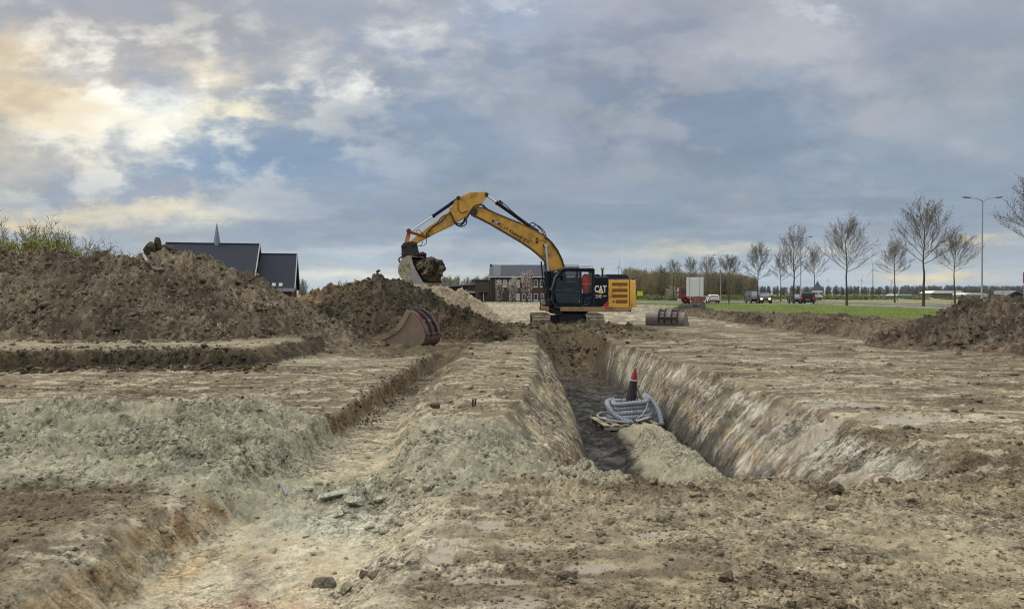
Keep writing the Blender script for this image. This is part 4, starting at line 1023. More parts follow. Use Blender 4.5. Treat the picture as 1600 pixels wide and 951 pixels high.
# stick
ST = [(734.5, 303.4), (757, 302.2), (761.6, 306), (760.5, 309), (751.5, 322), (742, 329), (731, 339), (719.6, 346), (708, 353.6), (678, 368), (653, 381.8), (646, 385), (643, 379), (653, 371), (669.5, 357.6), (689, 344), (702, 332.6), (710.8, 318), (719.6, 310.6)]
b = MB(); b.prism(poly(ST), -.21, .21); stick = upper(b, 'stick', M_yellow, bevel=.018)
b = MB(); b.cyl((U(760), -.24, W_(307)), (U(760), .24, W_(307)), .09, 14); b.cyl((U(716.7), -.24, W_(312.6)), (U(716.7), .24, W_(312.6)), .10, 14)
b.prism(poly([(758, 302), (763, 304.5), (761, 310), (756, 310)]), -.16, .16); upper_each(b, 'stick_pin', M_grease, stick)
b = MB(); b.prism(poly([(683, 353), (694, 346.5), (696, 349), (686, 355.5)]), -.222, -.21); upper(b, 'data_plate', M_steel, stick, bevel=0)
# linkage
b = MB()
for v in (-.24, .24):
    b.tube([(U(641.5), v, W_(364)), (U(668), v, W_(371.5))], .055, 8)
upper_each(b, 'tipping_link', mat('rusty_yellow', lin((150, 92, 40)), .7, dirt=(lin((96, 58, 34)), .4, 5)), bevel=0)
b = MB(); b.prism(poly([(639, 363), (644, 366), (640, 385), (633.5, 384)]), -.14, .14); upper(b, 'bucket_link', mat('orange_paint', lin((206, 136, 50)), .45, dirt=(MUD, .2, 4)), bevel=.01)
b = MB(); b.cyl((U(641.5), -.3, W_(363.6)), (U(641.5), .3, W_(363.6)), .11, 14); b.cyl((U(667), -.28, W_(371.5)), (U(667), .28, W_(371.5)), .07, 12); upper_each(b, 'link_pin', mat('rusty_pin', lin((110, 52, 34)), .7), bevel=.005)
# tilting quick coupler
b = MB(); b.prism(poly([(629.8, 386), (635, 381), (646, 379), (653.5, 381), (655, 390), (658, 399), (652, 402), (640, 405), (633, 404), (630.5, 396)]), -.26, .26)
b.cyl((U(635), -.33, W_(385)), (U(635), .33, W_(385)), .10, 12); b.cyl((U(649), -.33, W_(383)), (U(649), .33, W_(383)), .11, 12); b.cyl((U(634), -.35, W_(399)), (U(634), .35, W_(399)), .12, 12)
cp = upper(b, 'quick_coupler', M_grease, bevel=.02)
b = MB(); pts = [(U(630.4)+.13*math.cos(t_), -.1, W_(407.2)+.13*math.sin(t_)) for t_ in [i*math.pi/6 for i in range(12)]]; b.tube(pts, .035, 8, close=True); upper(b, 'lifting_ring', M_grease, cp, bevel=0)
# hoses
b = MB(); rnd = random.Random(4)
def hose(pts, v, r=.022):
    P_ = [Vector((U(x), v, W_(y))) for x, y in pts]; out_ = []
    n = len(P_)
    for i in range(n-1):
        p0, p1, p2, p3 = P_[max(i-1, 0)], P_[i], P_[i+1], P_[min(i+2, n-1)]
        for k_ in range(6):
            t_ = k_/6; out_.append(.5*((2*p1)+(-p0+p2)*t_+(2*p0-5*p1+4*p2-p3)*t_*t_+(-p0+3*p1-3*p2+p3)*t_**3))
    out_.append(P_[-1]); b.tube(out_, r, 6)
for v, o_ in ((-.32, 0), (-.26, 1.2), (.24, .6)):
    hose([(737, 330), (731, 340), (727, 346+o_), (722, 351+o_*2), (716, 352+o_*2), (711, 349), (708, 342), (704, 334)], v, .028)
hose([(727, 342), (724, 349), (719, 355), (713, 353)], -.2, .03); hose([(730, 345), (728, 352), (722, 355), (716, 354)], .1, .026)
hose([(704, 330), (703, 322), (707, 318), (712, 317)], -.3, .016); hose([(716, 318), (717, 330), (722, 335), (731, 332)], -.25, .016)
hose([(736, 331), (742, 324), (752, 323), (760, 328), (765, 334), (775, 336)], -.2, .03); hose([(740, 328), (748, 321), (757, 325), (762, 331)], .1, .03); hose([(745, 326), (752, 321), (763, 330), (790, 342), (812, 350)], -.32, .014)
hose([(704, 336), (697, 341), (690, 349), (680, 356), (672, 362), (668, 368), (674, 372)], -.26, .02); hose([(698, 338), (690, 343), (684, 352), (676, 358), (672, 366), (668, 373)], -.28, .018)
hose([(668, 374), (668, 381), (664, 385), (658, 386)], -.2, .014); hose([(663, 378), (660, 384), (653, 387)], -.1, .014); hose([(652, 364), (657, 362), (662, 367), (668, 371)], -.25, .016)
hose([(826, 352), (832, 349), (840, 355), (846, 362), (850, 369)], -.1, .024); hose([(830, 356), (838, 352), (846, 357), (851, 363), (854, 372)], .1, .024); hose([(824, 358), (834, 357), (842, 365)], -.2, .02)
hose([(780, 318), (788, 321), (800, 332), (822, 350)], -.09, .02)
hose([(848, 372), (858, 378), (868, 392), (876, 408), (879, 420)], -.31, .018)
hose([(849, 412), (851, 430), (853, 448), (856, 470)], -.55, .03); hose([(852, 410), (854, 432), (857, 455)], -.3, .03); hose([(846, 408), (848, 430), (851, 455), (856, 475)], .2, .035)
hose([(656, 405), (650, 400), (642, 402)], -.2, .02)
upper_each(b, 'hydraulic_hose', M_rubber, bevel=0, smooth=True)
b = MB(); b.cyl((U(779), -.11, W_(319)), (U(785), -.11, W_(323.5)), .06, 10); b.box((U(778), -.1, W_(321)), (U(785), .1, W_(315.5)), rot=Matrix.Rotation(R(38), 3, 'Y')); upper(b, 'ram_valve', M_black, bevel=.01)
b = MB(); b.prism(poly([(857, 424), (880, 418), (884, 440), (882, 470), (862, 470)]), -.40, .40); upper(b, 'boom_foot_bracket', M_black, bevel=.03)
b = MB(); b.box((U(857), -.1, W_(487)), (U(900), 1.3, W_(440))); upper(b, 'front_housing', M_black, bevel=.04)

# bucket: a curved shell seen from its open side
def bucket_mesh(prof, half, th=.03, lipx=0.0, side_cut=None):
    """prof: outline of the shell in (x,z) from hinge top round the back to the cutting lip"""
    b_ = MB(); n = len(prof)
    inn = []
    for i, (x, z_) in enumerate(prof):
        a = prof[max(i-1, 0)]; c_ = prof[min(i+1, n-1)]; dx, dz = c_[0]-a[0], c_[1]-a[1]; L_ = math.hypot(dx, dz) or 1
        inn.append((x-dz/L_*th, z_+dx/L_*th))
    b_.add([(x, -half, z_) for x, z_ in prof]+[(x, half, z_) for x, z_ in prof]+[(x, -half, z_) for x, z_ in inn]+[(x, half, z_) for x, z_ in inn],
        sum([[(i, i+1, n+i+1, n+i), (2*n+i, 3*n+i, 3*n+i+1, 2*n+i+1), (i, 2*n+i, 2*n+i+1, i+1), (n+i, n+i+1, 3*n+i+1, 3*n+i)] for i in range(n-1)], [])+[(0, n, 3*n, 2*n), (n-1, 3*n-1, 4*n-1, 2*n-1)])
    return b_

bkM = Matrix.Translation((U(659.5), 0, W_(421.5))) @ Matrix.Rotation(R(-40), 4, 'Z') @ Matrix.Diagonal((.93, .93, .93, 1))
bp = [(.05, .62), (-.22, .66), (-.52, .58), (-.72, .36), (-.84, .10), (-.83, -.18), (-.66, -.44), (-.36, -.62), (.0, -.69), (.45, -.71), (.86, -.72)]
def bk(mb, name, m, parent=None, bevel=.012, smooth=False):
    mb.v = [tuple(bkM @ Vector(p)) for p in mb.v]; return upper(mb, name, m, parent, bevel, smooth)
hb = .74
b = bucket_mesh([(x, z_) for x, z_ in bp], hb, .035); bkt = bk(b, 'bucket', M_mudsteel, smooth=True, bevel=0)
sidep = bp+[(.55, -.36), (.26, .0), (.14, .3)]
for v0, v1 in ((-hb-.03, -hb), (hb, hb+.03)):
    b = MB(); b.prism(sidep, v0, v1); bk(b, 'side_plate', M_mudsteel, bkt)
b = MB()
for v0, v1 in ((-hb-.05, -hb+.02), (hb-.02, hb+.05)): b.prism([(.86, -.74), (.30, -.73), (.02, -.34), (.22, .14), (.30, -.02), (.58, -.38)], v0, v1)
b.prism([(.60, -.74), (.98, -.75), (.98, -.71), (.60, -.67)], -hb-.04, hb+.04)
bk(b, 'cutting_edge', M_steel, bkt, bevel=.006)
b = MB()
for v in (-.24, .24): b.prism([(-.45, .52), (-.3, .86), (-.1, .9), (.14, .80), (.12, .6)], v-.03, v+.03)
b.cyl((-.3, -.28, .78), (-.3, .28, .78), .06, 10); b.cyl((.05, -.28, .76), (.05, .28, .76), .06, 10)
bk(b, 'bucket_ear', M_grease, bkt, bevel=.01)
# the load of earth in it, heaped to the right
bm = bmesh.new(); bmesh.ops.create_icosphere(bm, subdivisions=5, radius=1)
from mathutils import noise as mnoise
for v_ in bm.verts:
    p = v_.co.copy(); q = Vector((p.x*.80, p.y*.62, p.z*.56))
    n_ = mnoise.fractal(p*2.2, .7, 2.0, 5)*.16+mnoise.noise(p*1.1+Vector((3, 1, 2)))*.15
    lowc = max(0, -p.z)
    q += p*n_; q.x += .16*max(0, p.z)
    v_.co = Vector((q.x+.56+.16*p.z, q.y, q.z-.02-.12*p.x))
    if v_.co.z < -.62: v_.co.z = -.62
    lim = -.62+.0
    # keep it inside the shell
    if v_.co.x < -.55: v_.co.x = -.55+(v_.co.x+.55)*.2
lm = bpy.data.meshes.new('soil_load'); bm.to_mesh(lm); bm.free()
lm.transform(Matrix.Translation((EX, EYD, EZ)) @ rotU @ bkM)
co = np.zeros(len(lm.vertices)*3); lm.vertices.foreach_get('co', co); co = co.reshape(-1, 3)
cn = fbm(co[:, 0]*3, co[:, 2]*3, 4, 600); cl_ = bl(np.tile(sc_(124, 110, 86), (len(co), 1)), ss(-.1, .3, cn+(co[:, 2]-co[:, 2].mean())*.8), sc_(60, 52, 44)); set_attr(lm, cl_, np.zeros(len(co)))
ld = link('soil_load', lm, soil_mat('clod_soil')); props(ld, 'dark brown lump of earth held in the raised excavator bucket', 'earth load')

# ------------------------------------------------------------------ people: skinned figures
def skin_figure(name, J, E, rad, root, m, label, parent=None, mw=None, mats_fn=None):
    me = bpy.data.meshes.new(name); keys = list(J); me.from_pydata([J[k_] for k_ in keys], [(keys.index(a), keys.index(c_)) for a, c_ in E], [])
    o = bpy.data.objects.new(name, me); COL.objects.link(o)
    md = o.modifiers.new('skin', 'SKIN'); md.use_smooth_shade = True
    for i, k_ in enumerate(keys):
        sv = me.skin_vertices[0].data[i]; r = rad[k_]; sv.radius = (r, r) if not isinstance(r, tuple) else r; sv.use_root = (k_ == root)
    s2 = o.modifiers.new('sub', 'SUBSURF'); s2.levels = 2; s2.render_levels = 2
    bpy.context.view_layer.update()
    me2 = bpy.data.meshes.new_from_object(o.evaluated_get(bpy.context.evaluated_depsgraph_get()))
    bpy.data.objects.remove(o); me2.name = name
    for x in m: me2.materials.append(x)
    if mats_fn:
        me2.polygons.foreach_set('material_index', [mats_fn(p.center) for p in me2.polygons])
    me2.polygons.foreach_set('use_smooth', [True]*len(me2.polygons))
    if mw is not None: me2.transform(mw)
    o = bpy.data.objects.new(name, me2); COL.objects.link(o); o.parent = parent
    return o
# operator, seated, facing -X. local: x forward(-), pelvis at the seat
J = {'pel': (0, 0, .08), 'sp': (.03, 0, .28), 'ch': (.04, 0, .47), 'ne': (.02, 0, .60), 'he': (-.01, 0, .70), 'ht': (-.01, 0, .80),
     'shl': (.03, -.19, .53), 'ell': (-.10, -.26, .28), 'hal': (-.34, -.20, .27), 'fil': (-.41, -.19, .29), 'shr': (.03, .19, .53), 'elr': (-.10, .26, .28), 'har': (-.34, .20, .27), 'fir': (-.41, .19, .29),
     'hpl': (-.02, -.10, .06), 'knl': (-.46, -.14, .12), 'anl': (-.50, -.13, -.30), 'tol': (-.66, -.13, -.34), 'hpr': (-.02, .10, .06), 'knr': (-.46, .14, .12), 'anr': (-.50, .13, -.30), 'tor': (-.66, .13, -.34)}
E = [('pel', 'sp'), ('sp', 'ch'), ('ch', 'ne'), ('ne', 'he'), ('he', 'ht'), ('ch', 'shl'), ('shl', 'ell'), ('ell', 'hal'), ('hal', 'fil'), ('ch', 'shr'), ('shr', 'elr'), ('elr', 'har'), ('har', 'fir'),
     ('pel', 'hpl'), ('hpl', 'knl'), ('knl', 'anl'), ('anl', 'tol'), ('pel', 'hpr'), ('hpr', 'knr'), ('knr', 'anr'), ('anr', 'tor')]
rad = dict(pel=.14, sp=.125, ch=.14, ne=.055, he=.095, ht=.075, shl=.06, ell=.045, hal=.032, fil=.03, shr=.06, elr=.045, har=.032, fir=.03, hpl=.09, knl=.062, anl=.042, tol=.035, hpr=.09, knr=.062, anr=.042, tor=.035)
M_skin = mat('skin', lin((176, 120, 92)), .6); M_cloth = mat('dark_red_work_jacket', lin((96, 34, 30)), .85, var=.2); M_trou = mat('dark_work_trousers', lin((40, 42, 50)), .85); M_hair = mat('dark_hair', (.02, .015, .012), .8)
def pm(c_):
    if c_[2] > .57 or c_[0] < -.30 and c_[2] > .2 and abs(c_[1]) > .12: return 0
    if c_[2] < .13: return 2
    return 1
mw = Matrix.Translation((EX, EYD, EZ)) @ rotU @ Matrix.Translation((U(897, -1), -.93, W_(461, -1)))
pr = skin_figure('person', J, E, rad, 'pel', [M_skin, M_cloth, M_trou], '', mw=mw, mats_fn=pm)
props(pr, 'person in dark red work jacket seated at the controls in the cab', 'person')
b = MB(); b.ball((.03, 0, .775), .105, 14, (1, .85, .8)); b.v = [tuple(mw @ Vector(p)) for p in b.v]; b.build('hair', M_hair, pr, smooth=True)
b = MB(); b.ball((-.105, 0, .70), .022, 8, (1, .7, 1.2)); b.v = [tuple(mw @ Vector(p)) for p in b.v]; b.build('nose', M_skin, pr, smooth=True)
# orange jacket hung in the rear cab window
b = MB(); rs = []
prof = [(0, .05, .03), (.08, .16, .06), (.25, .20, .08), (.45, .21, .10), (.62, .19, .09), (.74, .13, .06), (.84, .06, .03)]
n = 20
for i, (dz, rx, ry) in enumerate(prof):
    for j in range(n):
        a = 2*math.pi*j/n; f = 1+.12*math.sin(a*5+i)+.06*math.sin(a*3+i*2); rs.append((rx*f*math.cos(a), ry*f*math.sin(a), -dz))
b.add(rs, [(i*n+j, (i+1)*n+j, (i+1)*n+(j+1) % n, i*n+(j+1) % n) for i in range(len(prof)-1) for j in range(n)]+[tuple(range(n)), tuple(range(len(prof)*n-1, (len(prof)-1)*n-1, -1))])
mj = Matrix.Translation((EX, EYD, EZ)) @ rotU @ Matrix.Translation((U(912.5, VN), CV0+.22, W_(427.5, VN)))
b.v = [tuple(mj @ Vector(p)) for p in b.v]
jk = b.build('hi_vis_jacket', mat('orange_fabric', lin((236, 82, 48)), .8, var=.15, vscale=5), smooth=True); props(jk, 'orange high visibility jacket hanging in the rear window of the cab', 'jacket')
b = MB(); b.box((-.21, -.115, -.50), (.21, .115, -.47)); b.v = [tuple(mj @ Vector(p)) for p in b.v]; b.build('reflective_band', mat('reflective_band', (.6, .55, .4), .4), jk)

# ------------------------------------------------------------------ bucket lying on the ground, left of the trench (red and grey)
def on_pix(px, py): 
    d_ = FPX*EYE/(py-HZ); return (px-800)/FPX*d_, d_
RBX, RBD = (648-800)/FPX*21.6, 21.6
rz_ = zat(RBX, RBD-.3)
M_redworn = mat('worn_red_paint', lin((98, 52, 46)), .6, dirt=(lin((112, 102, 88)), .75, 3.0))
M_greyworn = mat('earth_worn_steel', lin((136, 124, 108)), .65, metal=.15, dirt=(lin((104, 92, 74)), .4, 3.5), bump=.2)
M_darkworn = mat('dark_worn_steel', lin((46, 44, 48)), .5, dirt=(lin((90, 80, 68)), .25, 3))
rb_ = thing('excavator_bucket', 'narrow red and grey digging bucket lying on its side by the dark heap', 'bucket', (RBX-.05, RBD, rz_-.03), R(-24))
k_ = 21.6/FPX
def bp_(pts): return [((x-648)*k_, (543-y)*k_) for x, y in pts]
shell = bp_([(655, 487), (664, 492), (673, 501), (681, 513), (684, 525), (681, 535), (672, 541), (657, 543), (640, 543.2), (622, 540), (606, 535), (594, 530)])
wh = .42
b = bucket_mesh(shell, wh, .03); b.build('shell', mat('red_shell_paint', lin((98, 46, 42)), .55, dirt=(lin((100, 88, 76)), .6, 3)), rb_, smooth=True)
side = bp_([(655, 487), (664, 492), (673, 501), (681, 513), (684, 525), (681, 535), (672, 541), (657, 543), (640, 543.2), (622, 540), (606, 535), (594, 530), (612, 523), (630, 516), (640, 506), (647, 496)])
for v0, v1, nm in ((-wh-.03, -wh, 'side_plate'), (wh, wh+.03, 'side_plate')):
    b = MB(); b.prism(side, v0, v1); b.build(nm, M_redworn if v0 > 0 else mat('half_worn_red_side', lin((128, 84, 72)), .6, col2=lin((138, 126, 110)), vscale=1.1, dirt=(lin((118, 108, 92)), .7, 3)), rb_, bevel=.008)
blade = bp_([(652, 484), (659, 488), (652, 500), (645, 511), (634, 521), (620, 528), (606, 533), (594, 529.5), (612, 522), (629, 515), (639, 505), (645, 495)])
b = MB(); b.prism(blade, -wh-.055, -wh-.028); b.prism(blade, wh+.028, wh+.055); b.each('side_cutter', M_greyworn, rb_, bevel=.006)
b = MB(); b.prism(bp_([(594, 529.5), (612, 535), (614, 538), (604, 536)]), -wh-.06, wh+.06); b.build('cutting_lip', M_greyworn, rb_, bevel=.005)
for v in (-.2, .12):
    b = MB(); b.prism(bp_([(651, 482), (662, 484), (676, 493), (686, 509), (689.5, 524), (684, 526), (680, 513), (670, 499), (656, 490)]), v, v+.04); b.build('hinge_ear', M_darkworn, rb_, bevel=.006)
b = MB(); b.cyl(((663-648)*k_, -.26, (543-492)*k_), ((663-648)*k_, .24, (543-492)*k_), .035, 12); b.cyl(((675-648)*k_, -.26, (543-502)*k_), ((675-648)*k_, .24, (543-502)*k_), .035, 12); b.each('hinge_pin', M_steel, rb_)
b = MB(); b.prism(bp_([(676, 520), (687, 520), (686.5, 523), (676, 523)]), -wh-.0, wh+.0); b.build('rib', M_redworn, rb_, bevel=.005)

# ------------------------------------------------------------------ ditching bucket on the right
DX, DD = (1042-800)/FPX*36, 36.0
db = thing('excavator_bucket', 'wide grey ditching bucket lying face down on pale sand by the berm', 'bucket', (DX, DD, zat(DX, DD)-.02), R(-28))
pr_ = [(-.36, .02), (-.42, .20), (-.40, .42), (-.28, .60), (-.08, .68), (.12, .66), (.24, .58), (.34, .40), (.46, .16), (.60, .0)]
M_duck = mat('grey_bucket_steel', lin((128, 120, 116)), .5, metal=.3, dirt=(lin((98, 86, 72)), .3, 3))
b = MB(); n = len(pr_); hw = .92
inn = [(x*.95, z_*.95) for x, z_ in pr_]
M90 = Matrix.Rotation(R(90), 4, 'Z')
def db_build(mb, name, m, bevel=.0, parent=None, smooth=False):
    mb.v = [tuple(M90 @ Vector(p)) for p in mb.v]; return mb.build(name, m, parent or db, bevel=bevel, smooth=smooth)
b = bucket_mesh([(x, z_) for x, z_ in reversed(pr_)], hw, .025); db_build(b, 'shell', M_duck, smooth=True)
for v0, v1 in ((-hw-.025, -hw), (hw, hw+.025)):
    b = MB(); b.prism(pr_, v0, v1); db_build(b, 'side_plate', M_duck, .006)
b = MB(); b.prism([(.42, .2), (.46, .22), (.68, -.01), (.60, -.02)], -hw-.03, hw+.03); db_build(b, 'cutting_lip', M_duck, .004)
for v in (-.62, -.34, .0, .28):
    b = MB(); b.prism([(-.44, .16), (-.50, .34), (-.46, .58), (-.34, .78), (-.16, .86), (-.02, .84), (-.02, .76), (-.16, .76), (-.28, .68), (-.38, .52), (-.40, .3), (-.38, .16)], v-.03, v+.03); db_build(b, 'hinge_ear', M_darkworn, .006)
b = MB(); b.cyl((-.26, -.66, .76), (-.26, -.30, .76), .04, 10); b.cyl((-.26, -.04, .76), (-.26, .32, .76), .04, 10); b.cyl((-.46, -.66, .42), (-.46, .32, .42), .04, 10); b.v = [tuple(M90 @ Vector(p)) for p in b.v]; b.each('hinge_pin', M_darkworn, db)

# ------------------------------------------------------------------ coil of corrugated duct on a pallet in the trench
CX, CD = (984-800)/FPX*15.3, 15.3
cz = -1.17
pa = thing('pallet', 'small grey wooden pallet under the hose coil in the trench', 'pallet', (CX-.12, CD-.05, cz), R(10))
M_wood = mat('weathered_wood', lin((168, 158, 138)), .85, var=.25, vscale=8, dirt=(lin((92, 84, 70)), .3, 4))
for i, y in enumerate((-.42, 0, .42)):
    b = MB(); b.box((-.55, y-.05, .0), (.55, y+.05, .09)); b.build('bearer', M_wood, pa, bevel=.004)
for i in range(6):
    b = MB(); x = -.52+i*.208; b.box((x-.06, -.50, .09), (x+.06, .50, .112)); b.build('deck_board', M_wood, pa, bevel=.003)
M_duct = mat('blue_grey_corrugated_plastic', lin((132, 141, 156)), .5, var=.12, dirt=(lin((120, 112, 98)), .38, 6))
co_ = thing('hose_coil', 'thick blue grey corrugated hose coiled on the pallet in the trench', 'coil', (CX, CD, cz+.112), 0)
def corr(pts, r, nseg=7, amp=.10, n=12):
    """a ribbed hose along a smooth path"""
    P_ = [Vector(p) for p in pts]; out_, rr = [], []; acc = 0
    for i in range(len(P_)-1):
        L_ = (P_[i+1]-P_[i]).length; k2 = max(1, int(L_/.011))
        for j in range(k2):
            out_.append(P_[i].lerp(P_[i+1], j/k2)); acc += L_/k2; rr.append(r*(1+amp*math.copysign(abs(math.sin(acc*math.pi/.03))**.6, math.sin(acc*math.pi/.03))))
    return out_, rr
path = []
turns = 4
for i in range(turns*40+1):
    t_ = i/40; a = 2*math.pi*t_+.6; Rr = .385+.05*math.sin(t_*1.4+.5)+.015*math.sin(a*2); path.append((Rr*math.cos(a), Rr*math.sin(a)*.92, .055+.090*t_+.015*math.sin(a+1)+.012*math.sin(3*a)))
e = path[-1]
path2 = [Vector(e)]
tail = [(.42, .10, .44), (.50, -.08, .34), (.555, -.25, .20), (.575, -.38, .06), (.58, -.46, -.04)]
def cat_(pts, k2=10):
    P_ = [Vector(p) for p in pts]; o2 = []; n = len(P_)
    for i in range(n-1):
        p0, p1, p2, p3 = P_[max(i-1, 0)], P_[i], P_[i+1], P_[min(i+2, n-1)]
        for q in range(k2):
            t_ = q/k2; o2.append(.5*((2*p1)+(-p0+p2)*t_+(2*p0-5*p1+4*p2-p3)*t_*t_+(-p0+3*p1-3*p2+p3)*t_**3))
    return o2+[P_[-1]]
b = MB(); o2, rr = corr(path, .051); b.tube(o2, rr, 10); b.build('coil', M_duct, co_, smooth=False)
b = MB(); o2, rr = corr(cat_([path[-8]]+[(.36, .25, .47)]+tail), .052); b.tube(o2, rr, 10); b.build('loose_end', M_duct, co_)
b = MB(); loop = [(-.30, .28, .38), (-.44, .10, .36), (-.47, -.15, .32), (-.38, -.32, .18), (-.2, -.44, .07), (0, -.50, .03)]; o2, rr = corr(cat_(loop), .052); b.tube(o2, rr, 10); b.build('outer_loop', M_duct, co_)
b = MB(); b.tube(cat_([(.0, -.52, .03), (-.2, -.50, .04), (-.45, -.42, .06), (-.66, -.25, .09), (-.66, -.08, .13), (-.52, .0, .15), (-.40, .02, .14)]), .022, 8); b.build('thin_hose', mat('pale_grey_hose', lin((146, 150, 158)), .5), co_, smooth=True)
b = MB(); b.tube(cat_([(.02, -.47, .06), (.14, -.44, .14), (.24, -.40, .24), (.34, -.24, .38)]), .008, 5); b.tube(cat_([(.40, -.2, .1), (.2, -.5, .1), (0.06, -.48, .05)]), .02, 6); b.build('tie_rope', mat('white_rope', (.55, .58, .6), .7), co_)
# cone standing in the coil
cn_ = thing('traffic_cone', 'slim dark cone with a red tip standing inside the hose coil', 'cone', (CX-.02, CD+.02, cz+.112), R(8))
cn_.rotation_euler = (R(3), R(7), 0)
b = MB(); b.tube([(0, 0, .02), (0, 0, .45), (0, 0, .84)], [.15, .105, .074], 20); b.box((-.19, -.19, 0), (.19, .19, .03)); b.build('cone_body', mat('dark_plastic', (.018, .02, .028), .5), cn_, smooth=True)
b = MB(); b.tube([(0, 0, .842), (0, 0, .94), (0, 0, 1.07), (0, 0, 1.09)], [.073, .052, .028, .016], 20); b.build('red_tip', mat('red_plastic', lin((132, 36, 34)), .45, dirt=(MUD, .15, 8)), cn_, smooth=True)
b = MB(); b.tube([(0, 0, .826), (0, 0, .846)], [.078, .076], 20); b.build('band', mat('pale_band', (.6, .55, .55), .5), cn_)
st = MB(); s0 = Vector((CX+.06, CD+.1, cz+1.03)); st.tube(cat_([s0, s0+Vector((.10, -.05, -.25)), s0+Vector((.22, -.1, -.55)), s0+Vector((.34, -.12, -.86)), s0+Vector((.37, -.12, -1.0))]), [.020]*41, 7)
o = st.build('stick', mat('mossy_stick', lin((134, 132, 92)), .85, var=.2), smooth=True); props(o, 'thin pale green stick leaning against the cone in the trench', 'stick')
st = MB(); s0 = Vector((CX, CD, cz+.77)); st.tube(cat_([s0, s0+Vector((-.12, -.03, -.12)), s0+Vector((-.2, -.05, -.26))]), .007, 5); st.tube(cat_([s0+Vector((.05, -.05, 0)), s0+Vector((.14, -.1, -.18)), s0+Vector((.14, -.1, -.38))]), .008, 5)
o = st.build('cord', M_rubber, smooth=True); props(o, 'thin dark cord tied round the red tipped cone', 'cord')

# ------------------------------------------------------------------ small things on the ground
def rock(name, x, y, s, sq, label, cat, colr_, seed=0, rz=0, sink=.25):
    bm = bmesh.new(); bmesh.ops.create_icosphere(bm, subdivisions=4, radius=1); r_ = random.Random(seed)
    planes = [(Vector((r_.gauss(0, 1), r_.gauss(0, 1), r_.gauss(0, .8))).normalized(), r_.uniform(.5, .85)) for _ in range(12)]
    for v_ in bm.verts:
        p = v_.co.copy()
        for pl_, d_ in planes:
            e_ = p.dot(pl_)-d_
            if e_ > 0: p -= pl_*e_
        p += p.normalized()*(.05*mnoise.fractal(p*3+Vector((seed, 0, 0)), .7, 2, 5)); v_.co = Vector((p.x*sq[0], p.y*sq[1], p.z*sq[2]))*s
    m_ = bpy.data.meshes.new(name); bm.to_mesh(m_); bm.free(); m_.transform(Matrix.Rotation(rz, 4, 'Z'))
    n_ = len(m_.vertices); j_ = np.random.default_rng(seed).uniform(.8, 1.15, (n_, 1)); set_attr(m_, np.tile(colr_, (n_, 1))*j_, np.zeros(n_))
    o = link(name, m_, soil_mat('clod_soil')); o.location = (x, y, zat(x, y)+s*sq[2]*(1-sink)*.6); return props(o, label, cat)
def rockp(px, py, z0, *a, **k2):
    d_ = FPX*(EYE-z0)/(py-HZ); return rock(a[0], (px-800)/FPX*d_, d_, *a[1:], **k2)
rockp(508, 944, -.42, 'earth_clod', .075, (1.25, .9, .8), 'largest grey clod at the bottom edge of the picture', 'clod', sc_(132, 126, 112), seed=3, sink=.5)
rockp(543, 948, -.40, 'earth_clod', .06, (1.0, .9, .8), 'smaller grey clod touching the largest one at the bottom edge', 'clod', sc_(148, 140, 118), seed=5, sink=.5)
rockp(570, 935, -.36, 'earth_clod', .045, (1.1, .9, .9), 'dark crumbly clod right of the two grey clods at the bottom edge', 'clod', sc_(104, 94, 78), seed=8, sink=.5)
for i, (px, py, s, sq, lab) in enumerate(((556, 791, .085, (1.2, .8, .6), 'pale green grey slab shaped clod, upright in the spilled sand'), (520, 782, .10, (2.0, .8, .35), 'broad flat pale slab of sand left of the upright slab'),
        (590, 786, .06, (1.3, .8, .5), 'small pale slab right of the upright slab'), (530, 800, .055, (1.3, .9, .6), 'small pale clod in front of the broad flat slab'), (478, 775, .07, (1.6, .7, .4), 'flat grey slab at the left end of the spilled slabs'),
        (280, 657, .05, (1.5, 1, .7), 'single pale clod on top of the grey sand heap'), (370, 750, .05, (1.2, 1, .7), 'grey clod in the hollow of the grey sand heap'), (102, 922, .03, (1.2, 1, .7), 'small pale stone on the orange bank at lower left'))):
    rockp(px, py, -.2 if i < 5 else (.0 if i < 7 else -.2), 'earth_clod', s, sq, lab, 'clod', sc_(186, 186, 168) if i < 7 else sc_(196, 186, 168), seed=20+i, rz=i*.7)

for i, (px, py, s, lab) in enumerate(((1388, 754, .06, 'dark clod right of the near end of the trench'), (1310, 770, .07, 'dark clod on the crumbly rim right of the trench'), (862, 621, .07, 'dark clod on the strip left of the trench'), (680, 634, .08, 'dark clod at the right edge of the shallow channel'), (1140, 910, .05, 'brown clod in the foreground right of centre'))):
    rockp(px, py, 0, 'earth_clod', s, (1.5, 1, .7), lab, 'clod', sc_(112, 100, 84), seed=40+i, rz=i)
